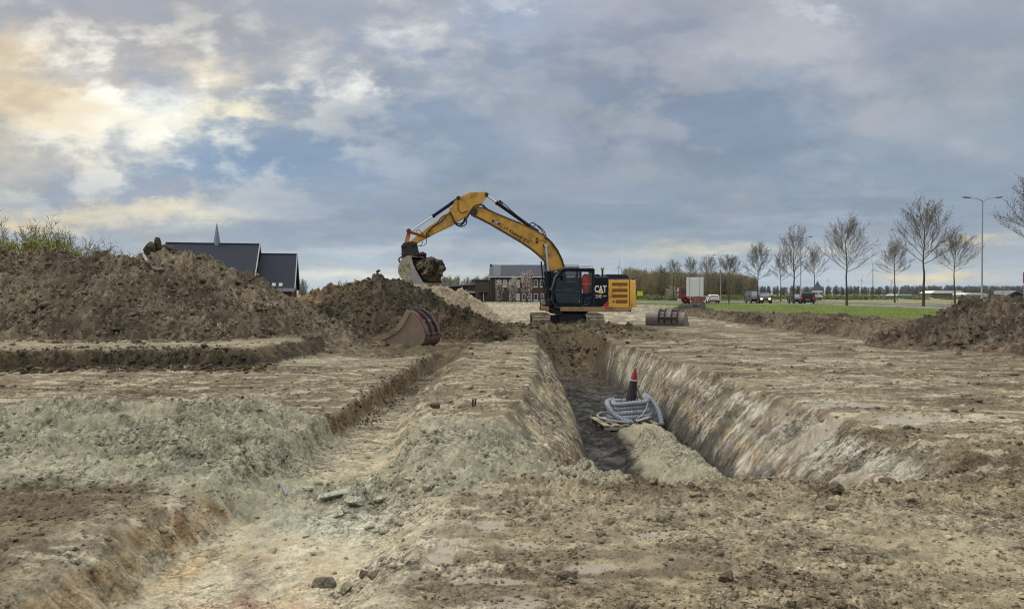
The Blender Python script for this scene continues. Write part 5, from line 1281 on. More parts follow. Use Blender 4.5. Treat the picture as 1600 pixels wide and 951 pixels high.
# a dark twig, a stub, a plastic strip and a bent pipe
def stickp(name, a, c_, r, m, label, cat, z0=0.02):
    da = FPX*(EYE-z0)/(a[1]-HZ); xa = (a[0]-800)/FPX*da; dc = FPX*(EYE-z0)/(c_[1]-HZ); xc_ = (c_[0]-800)/FPX*dc
    q = MB(); q.tube([(xa, da, zat(xa, da)+.02), ((xa+xc_)/2, (da+dc)/2, zat((xa+xc_)/2, (da+dc)/2)+.035), (xc_, dc, zat(xc_, dc)+.02)], r, 8)
    o = q.build(name, m, smooth=True); return props(o, label, cat)
M_dkwood = mat('dark_wood', lin((56, 48, 40)), .9)
stickp('stick', (96, 634), (112, 623), .022, M_dkwood, 'short dark stick on the flat ground at far left', 'stick')
for dx, lab in ((0, 'left one of two short dark pegs on the strip beside the trench'), (4, 'right one of two short dark pegs on the strip beside the trench')):
    d_ = 1790/(632-HZ); x = (738+dx-800)/FPX*d_; z_ = zat(x, d_); q = MB(); q.tube([(x, d_, z_-.05), (x+.008, d_, z_+.10)], .014, 7); props(q.build('peg', M_dkwood), lab, 'peg', 'pegs beside the trench')
stickp('plastic_pipe', (428, 757), (447, 765), .011, mat('pale_blue_plastic', lin((140, 146, 156)), .5), 'short pale blue grey pipe piece half buried in the sand spill', 'pipe', -.1)
# bent grey drain pipe on the big heap
H0 = PILES[0][0]
q = MB(); pts = []
for (px, py) in ((227, 399), (232, 408), (238, 417), (247, 422), (258, 421)):
    # march along the line of sight until it meets the heap
    best = None
    for d_ in np.arange(17.5, 23, .02):
        x = (px-800)/FPX*d_; z_ = EYE+(HZ-py)/FPX*d_
        if H0(np.array([x]), np.array([d_]))[0] >= z_: best = (x, d_-.08, z_+.02); break
    if best: pts.append(best)
if len(pts) > 2:
    q.tube(cat_(pts, 6), .045, 8); props(q.build('drain_pipe', mat('muddy_grey_plastic', lin((132, 126, 116)), .6, dirt=(MUD, .3, 5)), smooth=True), 'bent grey drain pipe sticking out near the top of the largest heap', 'pipe')

# the clump standing on the crest of the largest heap
for px, py, d_, s_, sq, lab, sd_ in ((248, 379, 21.9, .17, (.7, .7, 1.5), 'upright clump of earth on the very top of the largest heap', 61), (237, 386, 21.8, .24, (1.0, 1, .9), 'rounded clump left of the upright clump on the largest heap', 62), (259, 386, 21.9, .15, (1, 1, .8), 'small clump right of the upright clump on the largest heap', 63), (268, 389, 21.9, .14, (1, 1, .7), 'lowest small clump on the crest of the largest heap', 64)):
    o = rock('earth_clod', (px-800)/FPX*d_, d_, s_, sq, lab, 'clod', sc_(88, 78, 64), seed=sd_, rz=sd_); o.location.z = EYE+(HZ-py)/FPX*d_-s_*sq[2]*.2
# ------------------------------------------------------------------ road and kerb
def sheet(name, poly_, z_, m, kind='structure'):
    me = bpy.data.meshes.new(name); me.from_pydata([(x, y, z_) for x, y in poly_], [], [tuple(range(len(poly_)))]); me.update()
    bm = bmesh.new(); bm.from_mesh(me); bmesh.ops.triangulate(bm, faces=bm.faces); bm.normal_update()
    for f in bm.faces:
        if f.normal.z < 0: f.normal_flip()
    bm.to_mesh(me); bm.free()
    o = link(name, me, m); return props(o, kind=kind)
near_e = [(-30, 158), (6, 150), (22, 136), (30, 117), (37.6, 109), (44.5, 102), (45.6, 90), (45.3, 81), (44.2, 64), (43.8, 40), (43.8, -20)]
far_e = [(52, -20), (52, 40), (52.8, 64), (53.6, 90), (53.4, 108), (47, 124), (38, 140), (24, 152), (6, 162), (-30, 168)]
M_asph = mat('asphalt', (.060, .060, .062), .85, var=.15, vscale=2)
sheet('road', near_e+far_e, .030, M_asph)
sheet('road', [(56, -20), (56, 110), (50, 126), (52, 133), (61, 126), (64, 100), (64, -20)], .034, M_asph)
M_conc = mat('concrete_kerb', (.42, .41, .38), .8, var=.15, vscale=3)
def kerb(pts, wd, h):
    q = MB()
    for (x0, y0), (x1, y1) in zip(pts[:-1], pts[1:]):
        dx, dy = x1-x0, y1-y0; L_ = math.hypot(dx, dy); nx, ny = -dy/L_*wd/2, dx/L_*wd/2
        vs = [(x0+nx, y0+ny, 0), (x1+nx, y1+ny, 0), (x1-nx, y1-ny, 0), (x0-nx, y0-ny, 0)]; q.add(vs+[(a, b_, h) for a, b_, _ in vs], [(0, 3, 2, 1), (4, 5, 6, 7), (0, 1, 5, 4), (1, 2, 6, 5), (2, 3, 7, 6), (3, 0, 4, 7)])
    return q
o = kerb([(x-.25, y-.2) for x, y in near_e], .3, .14).build('kerb', M_conc, fix=False); props(o, kind='structure')
o = kerb([(x+.2, y+.2) for x, y in far_e], .25, .13).build('kerb', M_conc, fix=False); props(o, kind='structure')
for pts, wd in ((near_e, .6), (far_e, -.6)):
    q = MB(); 
    for (x0, y0), (x1, y1) in zip(pts[:-1], pts[1:]):
        dx, dy = x1-x0, y1-y0; L_ = math.hypot(dx, dy); nx, ny = dy/L_, -dx/L_
        q.quad((x0-nx*.6, y0-ny*.6, .036), (x1-nx*.6, y1-ny*.6, .036), (x1-nx*.8, y1-ny*.8, .036), (x0-nx*.8, y0-ny*.8, .036))
    o = q.build('road_marking', mat('road_paint', (.7, .7, .68), .6), fix=False); props(o, kind='structure')

# ------------------------------------------------------------------ spikes: many fine tapered twigs in one mesh
def spikes(base, tip, r, sides=3):
    n = len(base); d = tip-base; L_ = np.linalg.norm(d, axis=1, keepdims=True)+1e-9; d = d/L_
    a = np.cross(d, np.tile([0.31, .17, .93], (n, 1))); a /= np.linalg.norm(a, axis=1, keepdims=True)+1e-9; b_ = np.cross(d, a)
    r = np.asarray(r).reshape(-1, 1)*np.ones((n, 1))
    ring = [base+(a*math.cos(2*math.pi*j/sides)+b_*math.sin(2*math.pi*j/sides))*r for j in range(sides)]
    V = np.stack(ring+[tip], 1).reshape(-1, 3); k_ = sides+1
    F = np.array([[j, (j+1) % sides, sides] for j in range(sides)])
    F = (F[None]+(np.arange(n)*k_)[:, None, None]).reshape(-1, 3)
    return V, F
def sticks(base, tip, r0, r1, sides=4):
    n = len(base); d = tip-base; d = d/(np.linalg.norm(d, axis=1, keepdims=True)+1e-9)
    a = np.cross(d, np.tile([0.31, .93, .17], (n, 1))); a /= np.linalg.norm(a, axis=1, keepdims=True)+1e-9; b_ = np.cross(d, a)
    r0 = np.asarray(r0).reshape(-1, 1); r1 = np.asarray(r1).reshape(-1, 1)
    V = np.stack([base+(a*math.cos(2*math.pi*j/sides)+b_*math.sin(2*math.pi*j/sides))*r0 for j in range(sides)]+[tip+(a*math.cos(2*math.pi*j/sides)+b_*math.sin(2*math.pi*j/sides))*r1 for j in range(sides)], 1).reshape(-1, 3)
    F = np.array([[j, (j+1) % sides, sides+(j+1) % sides, sides+j] for j in range(sides)])
    F = (F[None]+(np.arange(n)*2*sides)[:, None, None]).reshape(-1, 4)
    return V, F

M_bud = mat('twig_buds', lin((84, 70, 58)), .9)
def bare_tree(x, y, H, cw, clear, seed, label, group='bare trees along the road', lean=0.0, dens=1.0, name='bare_tree', m_tw=None, m_bk=None, r0=None, cat='tree', multi=1):
    """trunk, ascending limbs to an egg-shaped crown, branches and budded twigs"""
    g = random.Random(seed); root = thing(name, label, cat, (x, y, 0), 0, group)
    segs = []; tw = []; buds = []
    r0 = r0 or H*.0125
    def crown_r(z_):        # half width of the crown at height z
        t_ = (z_-clear)/(H-clear)
        if t_ < 0 or t_ > 1: return 0
        return cw/2*math.sin(math.pi*min(1, (t_*.93+.07))**.72)**.75
    trunk = MB(); pts = []; n = 14; ox = oy = 0
    for i in range(n+1):
        z_ = H*.72*i/n; ox += g.gauss(0, .012)*H*.3*(i > 3); oy += g.gauss(0, .012)*H*.3*(i > 3); pts.append(Vector((ox+lean*z_, oy, z_-.15 if i == 0 else z_)))
    rad_ = [r0*(1.25 if i == 0 else 1)*(1-.93*(i/n)**.9)+.012 for i in range(n+1)]
    trunk.tube(pts, rad_, 9); trunk.build('trunk', m_bk or M_bark, root, smooth=True)
    def at(z_):
        f = max(0, min(n-1e-6, z_/(H*.72)*n)); i = int(f); return pts[i].lerp(pts[i+1], f-i), rad_[i]*(1-(f-i))+rad_[i+1]*(f-i)
    def branch(p, d, L_, r, lev):
        m_ = 5 if lev == 1 else 4; q = p.copy(); dd = d.copy(); step = L_/m_
        for i in range(m_):
            nq = q+dd*step
            segs.append((q[:], nq[:], r*(1-.75*i/m_), r*(1-.75*(i+1)/m_)))
            if lev < 3:
                k2 = {1: 2, 2: 2}[lev]
                for s_ in range(k2 if (i > 0 or lev == 2) else 0):
                    if g.random() > dens*min(1, .25+L_/(H*(.20 if lev == 1 else .10))): continue
                    ax = dd.cross(Vector((g.gauss(0, 1), g.gauss(0, 1), g.gauss(0, 1)))).normalized()
                    nd = (Matrix.Rotation(R(g.uniform(22, 48)), 3, ax) @ dd); nd.z += .18; nd.normalize()
                    if lev == 1: branch(q.lerp(nq, g.random()), nd, L_*g.uniform(.32, .55)*(1-.45*i/m_), r*.45, 2)
                    else:
                        b0 = q.lerp(nq, g.random()); L2 = L_*g.uniform(.35, .7); t_ = b0+nd*L2; tw.append((b0[:], t_[:])); buds.append(t_[:])
                        if g.random() < .7:
                            nd2 = (nd+Vector((g.gauss(0, .4), g.gauss(0, .4), g.gauss(.1, .3)))).normalized(); m2_ = b0.lerp(t_, .5); t2 = m2_+nd2*L2*.5; tw.append((m2_[:], t2[:])); buds.append(t2[:])
            dd = (dd+Vector((g.gauss(0, .09), g.gauss(0, .09), g.gauss(.07, .07)))).normalized(); q = nq
        buds.append(q[:])
    nl = int(22*dens)+3
    for i in range(nl):
        t_ = (i+.5)/nl; z_ = clear*.96+(H*.71-clear*.96)*t_**.85; p, rr = at(z_)
        a = i*2.4+g.uniform(-.4, .4); el_ = R(30+36*t_+g.uniform(-8, 8)); d = Vector((math.cos(a)*math.cos(el_), math.sin(a)*math.cos(el_), math.sin(el_)))
        # length so that the tip reaches the crown outline
        L_ = .4
        for _ in range(60):
            tip = p+d*L_+Vector((0, 0, .12*L_))
            if math.hypot(tip.x, tip.y) > crown_r(tip.z)*g.uniform(.93, 1.03) or tip.z > H*.985: break
            L_ += .12
        branch(p, d, L_, min(rr*.6, .012*L_+.012), 1)
    top, rr = at(H*.715)
    for i in range(3):
        d = Vector((g.gauss(0, .35), g.gauss(0, .35), 1)).normalized(); branch(top, d, H*.25, .03, 1)
    S_ = np.array([[*a, *b_, c_, d_] for a, b_, c_, d_ in segs]); V1, F1 = sticks(S_[:, :3], S_[:, 3:6], np.maximum(S_[:, 6]*.85, .010), np.maximum(S_[:, 7]*.85, .008))
    me = np_mesh('crown', V1, F1); cr_ = link('crown', me, m_tw or M_twig, root)
    A = np.array(tw); V2, F2 = spikes(A[:, 0], A[:, 1], .0105)
    me = np_mesh('twigs', V2, F2); link('twigs', me, m_tw or M_twig, cr_)
    B_ = np.array(buds); rg = np.random.default_rng(seed); B_ = B_[rg.uniform(0, 1, len(B_)) < .45]; dv = rg.normal(0, 1, B_.shape); dv /= np.linalg.norm(dv, axis=1, keepdims=True); L2 = rg.uniform(.07, .16, (len(B_), 1))
    V3, F3 = spikes(B_-dv*L2/2, B_+dv*L2/2, rg.uniform(.018, .038, len(B_))); me = np_mesh('buds', V3, F3); link('buds', me, M_bud, cr_)
    return root
def tree_px(px, by, ty, cwpx, clearpx, seed, label, d=None, **k2):
    d = d or FPX*EYE/(by-HZ); x = (px-800)/FPX*d; H = EYE+(HZ-ty)/FPX*d
    return bare_tree(x, d, H, cwpx/FPX*d, EYE+(HZ-clearpx)/FPX*d, seed, label, **k2)
tree_px(1443, 481, 306, 96, 412, 1, 'tallest bare tree by the road, low twigs on its trunk, left of the brown heap')
tree_px(1323, 478, 336, 84, 425, 2, 'round bare tree standing alone by the grass, left of the far wind turbine')
tree_px(1240, 475.3, 351, 60, 436, 3, 'tall bare tree in front of the dark car and the street lamp', dens=.95)
tree_px(1184, 475, 377, 48, 436, 4, 'bare tree rising in front of the dark red van', dens=.95)
tree_px(1139, 474.3, 397, 46, 436, 5, 'bare tree right of the far double street lamp, behind the grass', dens=.9)
tree_px(1492, 472, 360, 78, 424, 6, 'lower bare tree between the tallest tree and the near street lamp', d=112)
tree_px(1398, 472, 372, 50, 430, 7, 'small bare tree between the two big roadside trees', d=128)
tree_px(1273, 473, 384, 42, 434, 8, 'bare tree above the black van', d=140, dens=.9)
tree_px(1220, 473, 393, 34, 438, 9, 'thin bare tree between the two dark vehicle pairs', d=150, dens=.85)
tree_px(1106, 472, 398, 38, 436, 10, 'bare tree directly right of the white trailer', d=160, dens=.9)
tree_px(1078, 472, 401, 40, 436, 11, 'bare tree rising behind the white trailer', d=168, dens=.9)
tree_px(1052, 472, 404, 32, 438, 12, 'bare tree left of the red lorry', d=172, dens=.9)
tree_px(1034, 472, 414, 28, 440, 13, 'shortest roadside bare tree, beside the far thin lamp post', d=178, dens=.85)
tree_px(1622, 490, 262, 104, 380, 14, 'bare tree cut off by the right edge of the picture', d=62)
# few low twigs on the tallest tree's trunk
# ------------------------------------------------------------------ shrubs behind the big heap
M_leaf = mat('young_willow_leaves', lin((150, 152, 58)), .7, var=.35, vscale=2)
M_pale = mat('pale_twigs', lin((112, 104, 90)), .9, var=.3)
def shrub(x, y, z0, H, wd, seed, label, leaves=0, name='bare_shrub', stems=26, mtw=None, group=None, mleaf=None, lsize=.06, lh=(.1, .75), cat='shrub'):
    d0 = y; g = np.random.default_rng(seed); root = thing(name, label, cat, (x, y, z0), 0, group)
    bs, tp, rr = [], [], []; lv1 = []
    for i in range(stems):
        a = g.uniform(0, 2*math.pi); sp = g.uniform(0, 1)**.7; L_ = H*g.uniform(.7, 1.0)*(1-.12*sp); p = np.array([math.cos(a)*.12*wd*g.uniform(0, 1), math.sin(a)*.12*wd, 0.]); d = np.array([math.cos(a)*sp*wd/2/H*1.5, math.sin(a)*sp*wd/2/H*1.5, 1.]); d /= np.linalg.norm(d)
        m_ = 6
        for k_ in range(m_):
            q = p+d*L_/m_; bs.append(p); tp.append(q); rr.append((.022*(1-k_/m_)**1.5+.004)*H/4)
            for _ in range(7 if k_ > 1 else 2):
                e_ = d+g.normal(0, .5, 3); e_[2] = abs(e_[2])*.8+.3; e_ /= np.linalg.norm(e_); s_ = p+(q-p)*g.uniform(); l2 = H*g.uniform(.10, .24)*(1-.4*k_/m_); t_ = s_+e_*l2
                lv1.append((s_, t_)); 
                for _ in range(3):
                    e2 = e_+g.normal(0, .45, 3); e2 /= np.linalg.norm(e2); s2 = s_+(t_-s_)*g.uniform(.2, 1); lv1.append((s2, s2+e2*l2*.5))
            d = d+g.normal(0, .08, 3); d[2] += .03; d /= np.linalg.norm(d); p = q
    V, F = sticks(np.array(bs), np.array(tp), np.array(rr), np.array(rr)*.8); link('stem', np_mesh('stem', V, F), M_bark, root)
    A = np.array(lv1); V, F = spikes(A[:, 0], A[:, 1], (.0065*H/4+.004)*(1 if d0 < 60 else 2.2)); link('twigs', np_mesh('twigs', V, F), mtw or M_twig, root)
    if leaves:
        k_ = g.integers(0, len(A), leaves*3); P_ = A[k_, 0]+(A[k_, 1]-A[k_, 0])*g.uniform(0, 1, (leaves*3, 1)); ok = (P_[:, 2] > H*lh[0])&(P_[:, 2] < H*lh[1]+g.normal(0, .05*H, len(P_))); P_ = P_[ok][:leaves]
        dv = g.normal(0, 1, P_.shape); dv /= np.linalg.norm(dv, axis=1, keepdims=True); sz = g.uniform(.6, 1.4, (len(P_), 1))*lsize; dw = np.cross(dv, g.normal(0, 1, P_.shape)); dw /= np.linalg.norm(dw, axis=1, keepdims=True)
        V = np.stack([P_-dv*sz, P_+dw*sz*.45, P_+dv*sz, P_-dw*sz*.45], 1).reshape(-1, 3); F = np.arange(len(V)).reshape(-1, 4)
        link('foliage', np_mesh('foliage', V, F), mleaf or M_leaf, root)
    return root
def sh(px, ty, d, wpx, seed, label, **k2):
    x = (px-800)/FPX*d; H = EYE+(HZ-ty)/FPX*d; return shrub(x, d, 0, H, wpx/FPX*d, seed, label, **k2)
GS = 'bare shrubs behind the largest heap'
sh(28, 334, 41, 130, 21, 'tallest bare shrub at the far left above the heap', stems=34, group=GS)
sh(78, 346, 43, 90, 22, 'second bare shrub behind the green willow shrub', stems=24, group=GS)
sh(60, 352, 38, 95, 23, 'yellow green willow shrub in young leaf above the heap', name='willow_shrub', leaves=26000, stems=36, mtw=M_pale, group='shrubs in young leaf', lsize=.055, lh=(.25, .86))
sh(-4, 368, 39, 60, 24, 'low yellow green willow shrub cut by the left edge', name='willow_shrub', leaves=13000, stems=24, mtw=M_pale, group='shrubs in young leaf', lsize=.055, lh=(.2, .98))
sh(138, 360, 44, 60, 25, 'upright thin bare shrub right of the green willow shrub', stems=12, group=GS)
sh(180, 376, 46, 44, 26, 'low pale bare shrub, second from the top clump of the heap', stems=8, mtw=M_pale, group=GS)
sh(208, 379, 46, 34, 27, 'low pale bare shrub nearest the top clump of the heap', stems=7, mtw=M_pale, group=GS)
sh(476, 430, 120, 22, 28, 'small bare tree just right of the dark hall', stems=10, name='bare_tree', cat='tree')
sh(534, 434, 110, 16, 29, 'small bare treetop above the far low heap', stems=6, name='bare_tree', cat='tree')

# ------------------------------------------------------------------ far woods
def wood(name, xs, ys, Hs, seed, m, rr=.06, nb=70, spread=.16, label=None, kind='stuff'):
    g = np.random.default_rng(seed); B, Tt, Rr = [], [], []
    for x, y, H in zip(xs, ys, Hs):
        p0 = np.array([[x, y, 0]]); B.append(p0); Tt.append(p0+[[0, 0, H*.95]]); Rr.append([H*.016])
        n = nb; t_ = g.uniform(.12, .95, n); a = g.uniform(0, 6.28, n); L_ = H*g.uniform(.12, .34, n)*(1.1-t_*.6)
        b_ = np.stack([x+g.normal(0, spread*H*.35, n)*(1-.5*t_), y+g.normal(0, spread*H*.35, n), t_*H*.85], 1)
        tip = b_+np.stack([np.cos(a)*L_*.45, np.sin(a)*L_*.45, L_*.9], 1); B.append(b_); Tt.append(tip); Rr.append(g.uniform(.5, 1.4, n)*rr)
    V, F = spikes(np.concatenate(B), np.concatenate(Tt), np.concatenate(Rr)); me = np_mesh(name, V, F); o = link(name, me, m)
    props(o, label, 'wood', kind=kind); return o
g = np.random.default_rng(77)
M_w1 = mat('far_bare_twigs', lin((92, 88, 74)), .95, col2=lin((120, 112, 84)), vscale=.05)
M_w2 = mat('far_haze_tinted_twigs', lin((84, 90, 98)), .95, col2=lin((100, 102, 98)), vscale=.02)  # blue of the distant haze put into the twig colour
M_w3 = mat('far_poplar_twigs', lin((124, 116, 92)), .95, col2=lin((104, 100, 82)), vscale=.05)
n = 300; t = g.uniform(0, 1, n); px = 975+(1180-975)*t; d = g.uniform(225, 300, n)
topy = np.interp(px, [975, 1010, 1060, 1100, 1150, 1180, 1215], [416, 419, 422, 422, 424, 430, 448])+g.normal(0, 2.5, n)
wood('bare_wood', (px-800)/FPX*d, d, EYE+(HZ-topy)/FPX*d, 1, M_w1, .085, 120, .2, 'brown grey leafless wood behind the excavator and the trailer')
n = 90; px = g.uniform(640, 765, n); d = g.uniform(215, 260, n); topy = np.interp(px, [640, 700, 730, 765], [430, 428, 432, 428])+g.normal(0, 2.5, n)
wood('poplar_wood', (px-800)/FPX*d, d, EYE+(HZ-topy)/FPX*d, 2, M_w3, .07, 110, .12, 'pale bare poplar wood between the raised bucket and the brick house')
# tree rows on the horizon
n = 240; px = np.linspace(1170, 1420, n)+g.normal(0, 1.0, n); row_ = px+3.2*np.sin(px*2*math.pi/11.5)+1.5*np.sin(px*2*math.pi/23.7); d = g.uniform(640, 660, n); topy = 446.5+g.normal(0, 1.5, n)+1.5*np.sin(px*.13)
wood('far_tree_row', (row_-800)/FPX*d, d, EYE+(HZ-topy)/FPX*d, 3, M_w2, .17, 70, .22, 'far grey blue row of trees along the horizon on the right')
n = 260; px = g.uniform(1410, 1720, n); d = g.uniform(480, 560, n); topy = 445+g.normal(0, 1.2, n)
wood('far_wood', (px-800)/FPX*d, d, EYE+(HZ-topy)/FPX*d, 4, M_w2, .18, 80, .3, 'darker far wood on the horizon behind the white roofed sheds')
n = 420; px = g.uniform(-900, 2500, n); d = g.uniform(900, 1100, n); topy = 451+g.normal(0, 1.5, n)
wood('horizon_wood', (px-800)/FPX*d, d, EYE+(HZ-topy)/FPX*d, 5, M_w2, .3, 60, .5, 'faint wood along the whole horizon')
M_bush = mat('far_bush_leaves', lin((98, 106, 70)), .9, col2=lin((120, 116, 78)), vscale=.06)
M_blos = mat('white_blossom', lin((200, 196, 180)), .8, var=.1)
M_pink = mat('pale_pink_blossom', lin((238, 224, 222)), .8, var=.08, vscale=3)
def leafmass(name, C_, Rr, n, size, m, seed, parent=None, **pk):
    g = np.random.default_rng(seed); C_ = np.array(C_); Rr = np.array(Rr); k_ = g.integers(0, len(C_), n); v = g.normal(0, 1, (n, 3)); v /= np.linalg.norm(v, axis=1, keepdims=True); P_ = C_[k_]+v*Rr[k_]*g.uniform(.35, 1, (n, 1))**.5*(1+g.normal(0, .12, (n, 1)))
    P_[:, 2] = np.abs(P_[:, 2]) if parent is None else P_[:, 2]
    dv = g.normal(0, 1, (n, 3)); dv /= np.linalg.norm(dv, axis=1, keepdims=True); dw = np.cross(dv, g.normal(0, 1, (n, 3))); dw /= np.linalg.norm(dw, axis=1, keepdims=True); sz = g.uniform(.6, 1.4, (n, 1))*size
    V = np.stack([P_-dv*sz, P_+dw*sz*.6, P_+dv*sz, P_-dw*sz*.6], 1).reshape(-1, 3); o = link(name, np_mesh(name, V, np.arange(4*n).reshape(-1, 4)), m, parent); return props(o, **pk) if pk else o
# low greenery beyond the road
C_, Rr = [], []
for i in range(170):
    px = g.uniform(1180, 1750); d = g.uniform(190, 330); h = g.uniform(.4, 1.2) if g.random() < .85 else g.uniform(1.2, 2.2); h *= (.45 if 1390 < px < 1560 and d < 300 else 1); C_.append(((px-800)/FPX*d, d, 0)); Rr.append((h*g.uniform(1.5, 6), h*1.6, h))
leafmass('far_bushes', C_, Rr, 42000, .22, M_bush, 31, kind='stuff', label='low olive bushes and hedges beyond the field', cat='bushes')
C_, Rr = [], []
for i in range(60):
    px = g.uniform(985, 1190); d = g.uniform(180, 215); h = g.uniform(.5, 1.5); C_.append(((px-800)/FPX*d, d, 0)); Rr.append((h*1.8, h*1.4, h))
leafmass('roadside_bushes', C_, Rr, 16000, .16, M_bush, 32, kind='stuff', label='low bushes at the foot of the leafless wood', cat='bushes')
# white blossoming shrub left of the lorry
x = (1046-800)/FPX*176; shrub(x, 176, 0, 3.6, 5.0, 41, 'white blossoming shrub left of the red lorry at the wood edge', name='blossom_shrub', leaves=5000, stems=18, mleaf=M_blos, lsize=.08, lh=(.1, 1.0))
# grass
M_gr = mat('grass_blades', lin((96, 118, 50)), .8, col2=lin((128, 138, 70)), vscale=.35)
n = 60000; dd_ = 1/g.uniform(1/125, 1/30, n); X = g.uniform(21.5, 60, n); k_ = (X < 43.3) | (dd_ > 103) ; 
Y = dd_; k_ &= (X < 44) & (X/Y < .8) & ~((Y > 104+ (44-X)*.9)); X, Y = X[k_], Y[k_]; dens = pn(X*.5, Y*.25, 700) > -.25; X, Y = X[dens], Y[dens]
z_ = terrain(X, Y, False); B_ = np.stack([X, Y, z_-.01], 1); hgt = g.uniform(.05, .16, len(X))*(Y/55)**.5
V, F = spikes(B_, B_+np.stack([g.normal(0, .04, len(X)), g.normal(0, .04, len(X)), hgt], 1), .03*(Y/60)); o = link('grass', np_mesh('grass', V, F), M_gr); props(o, 'short green grass of the verge beside the road', 'grass', kind='stuff')

# ------------------------------------------------------------------ street lamps
M_galv = mat('galvanised_steel', lin((150, 154, 158)), .45, metal=.5, var=.06)
M_lamp = mat('lamp_head_grey', lin((62, 66, 72)), .5)
def lamp(px, ty, d, label, arms=(-1, 1), arm=1.55):
    x = (px-800)/FPX*d; H = EYE+(HZ-ty)/FPX*d; r_ = thing('street_lamp', label, 'street lamp', (x, d, 0), 0, 'street lamps along the road')
    b_ = MB(); b_.tube([(0, 0, 0), (0, 0, 1.2), (0, 0, 1.25), (0, 0, H-.55)], [.11, .105, .09, .05], 12); b_.build('pole', M_galv, r_, smooth=True)
    for s_ in arms:
        b_ = MB(); b_.tube([(0, 0, H-.62), (0, 0, H-.5), (s_*.08, 0, H-.36), (s_*.28, 0, H-.22), (s_*.6, 0, H-.12), (s_*(arm-.6), 0, H-.05)], [.05, .048, .042, .038, .034, .03], 8); a_ = b_.build('lamp_arm', M_galv, r_, smooth=True)
        b_ = MB(); b_.prism([(s_*(arm-.75), H-.09), (s_*arm*.7+s_*.1, H+.02), (s_*arm, H+.05), (s_*(arm+.02), H-.0), (s_*(arm-.1), H-.06)], -.13, .13); b_.build('lamp_head', M_lamp, a_, bevel=.02)
    return r_
lamp(1534, 308.5, 72, 'nearest double armed street lamp rising behind the brown heap on the right', arm=1.9)
lamp(1251, 370, 122, 'double armed street lamp in front of the dark cars', arm=1.9)
lamp(1126, 398, 178, 'double armed street lamp between the white trailer and the white car', arm=1.9)
lamp(1017, 419, 262, 'farthest street lamp standing before the leafless wood', arm=1.9)

# ------------------------------------------------------------------ signs
def sign_post(name, px, by, d, label, build):
    x = (px-800)/FPX*d; r_ = thing(name, label, 'sign', (x, d, 0)); build(r_, d/FPX); return r_
def s1(r_, k_):
    b_ = MB(); b_.cyl((0, 0, 0), (0, 0, 2.0), .035, 8); b_.build('post', M_galv, r_)
    b_ = MB(); b_.box((-.42, -.06, 1.28), (.42, -.035, 1.95)); p_ = b_.build('sign_plate', mat('bright_yellow_sign', lin((222, 226, 60)), .5), r_, bevel=.005)
    b_ = MB(); b_.box((-.22, -.068, 1.58), (.22, -.058, 1.72)); b_.build('sign_symbol', mat('sign_green', lin((90, 140, 60)), .5), p_)
sign_post('yellow_sign', 1000, 471, 120, 'small bright yellow sign on a post right of the excavator', s1)
def s2(r_, k_):
    b_ = MB(); b_.cyl((0, 0, 0), (0, 0, 2.9), .04, 8); b_.build('post', M_galv, r_)
    b_ = MB(); b_.prism([(-.62, 1.95), (.62, 1.95), (.0, 3.05)], -.045, -.02); b_.build('sign_plate', mat('grey_sign_back', lin((118, 122, 128)), .5, metal=.2), r_, bevel=.01)
    b_ = MB(); b_.box((-.62, -.05, 1.72), (.62, -.03, 1.90)); b_.build('lower_plate', M_white, r_, bevel=.005)
sign_post('warning_sign', 1277, 472, 84, 'grey backed triangular traffic sign with a pale plate under it, right of the black van', s2)
def s3(r_, k_):
    b_ = MB(); b_.box((-.5, -.05, 0), (-.42, .03, 3.6)); b_.box((.42, -.05, 0), (.5, .03, 3.6)); b_.build('post', M_galv, r_)
    b_ = MB(); b_.box((-.62, -.09, 2.65), (.62, -.05, 3.75)); b_.build('sign_board', mat('red_sign_board', lin((200, 40, 60)), .5), r_, bevel=.01)
sign_post('red_sign', 1607, 470, 75, 'red board on posts at the right edge above the brown heap', s3)

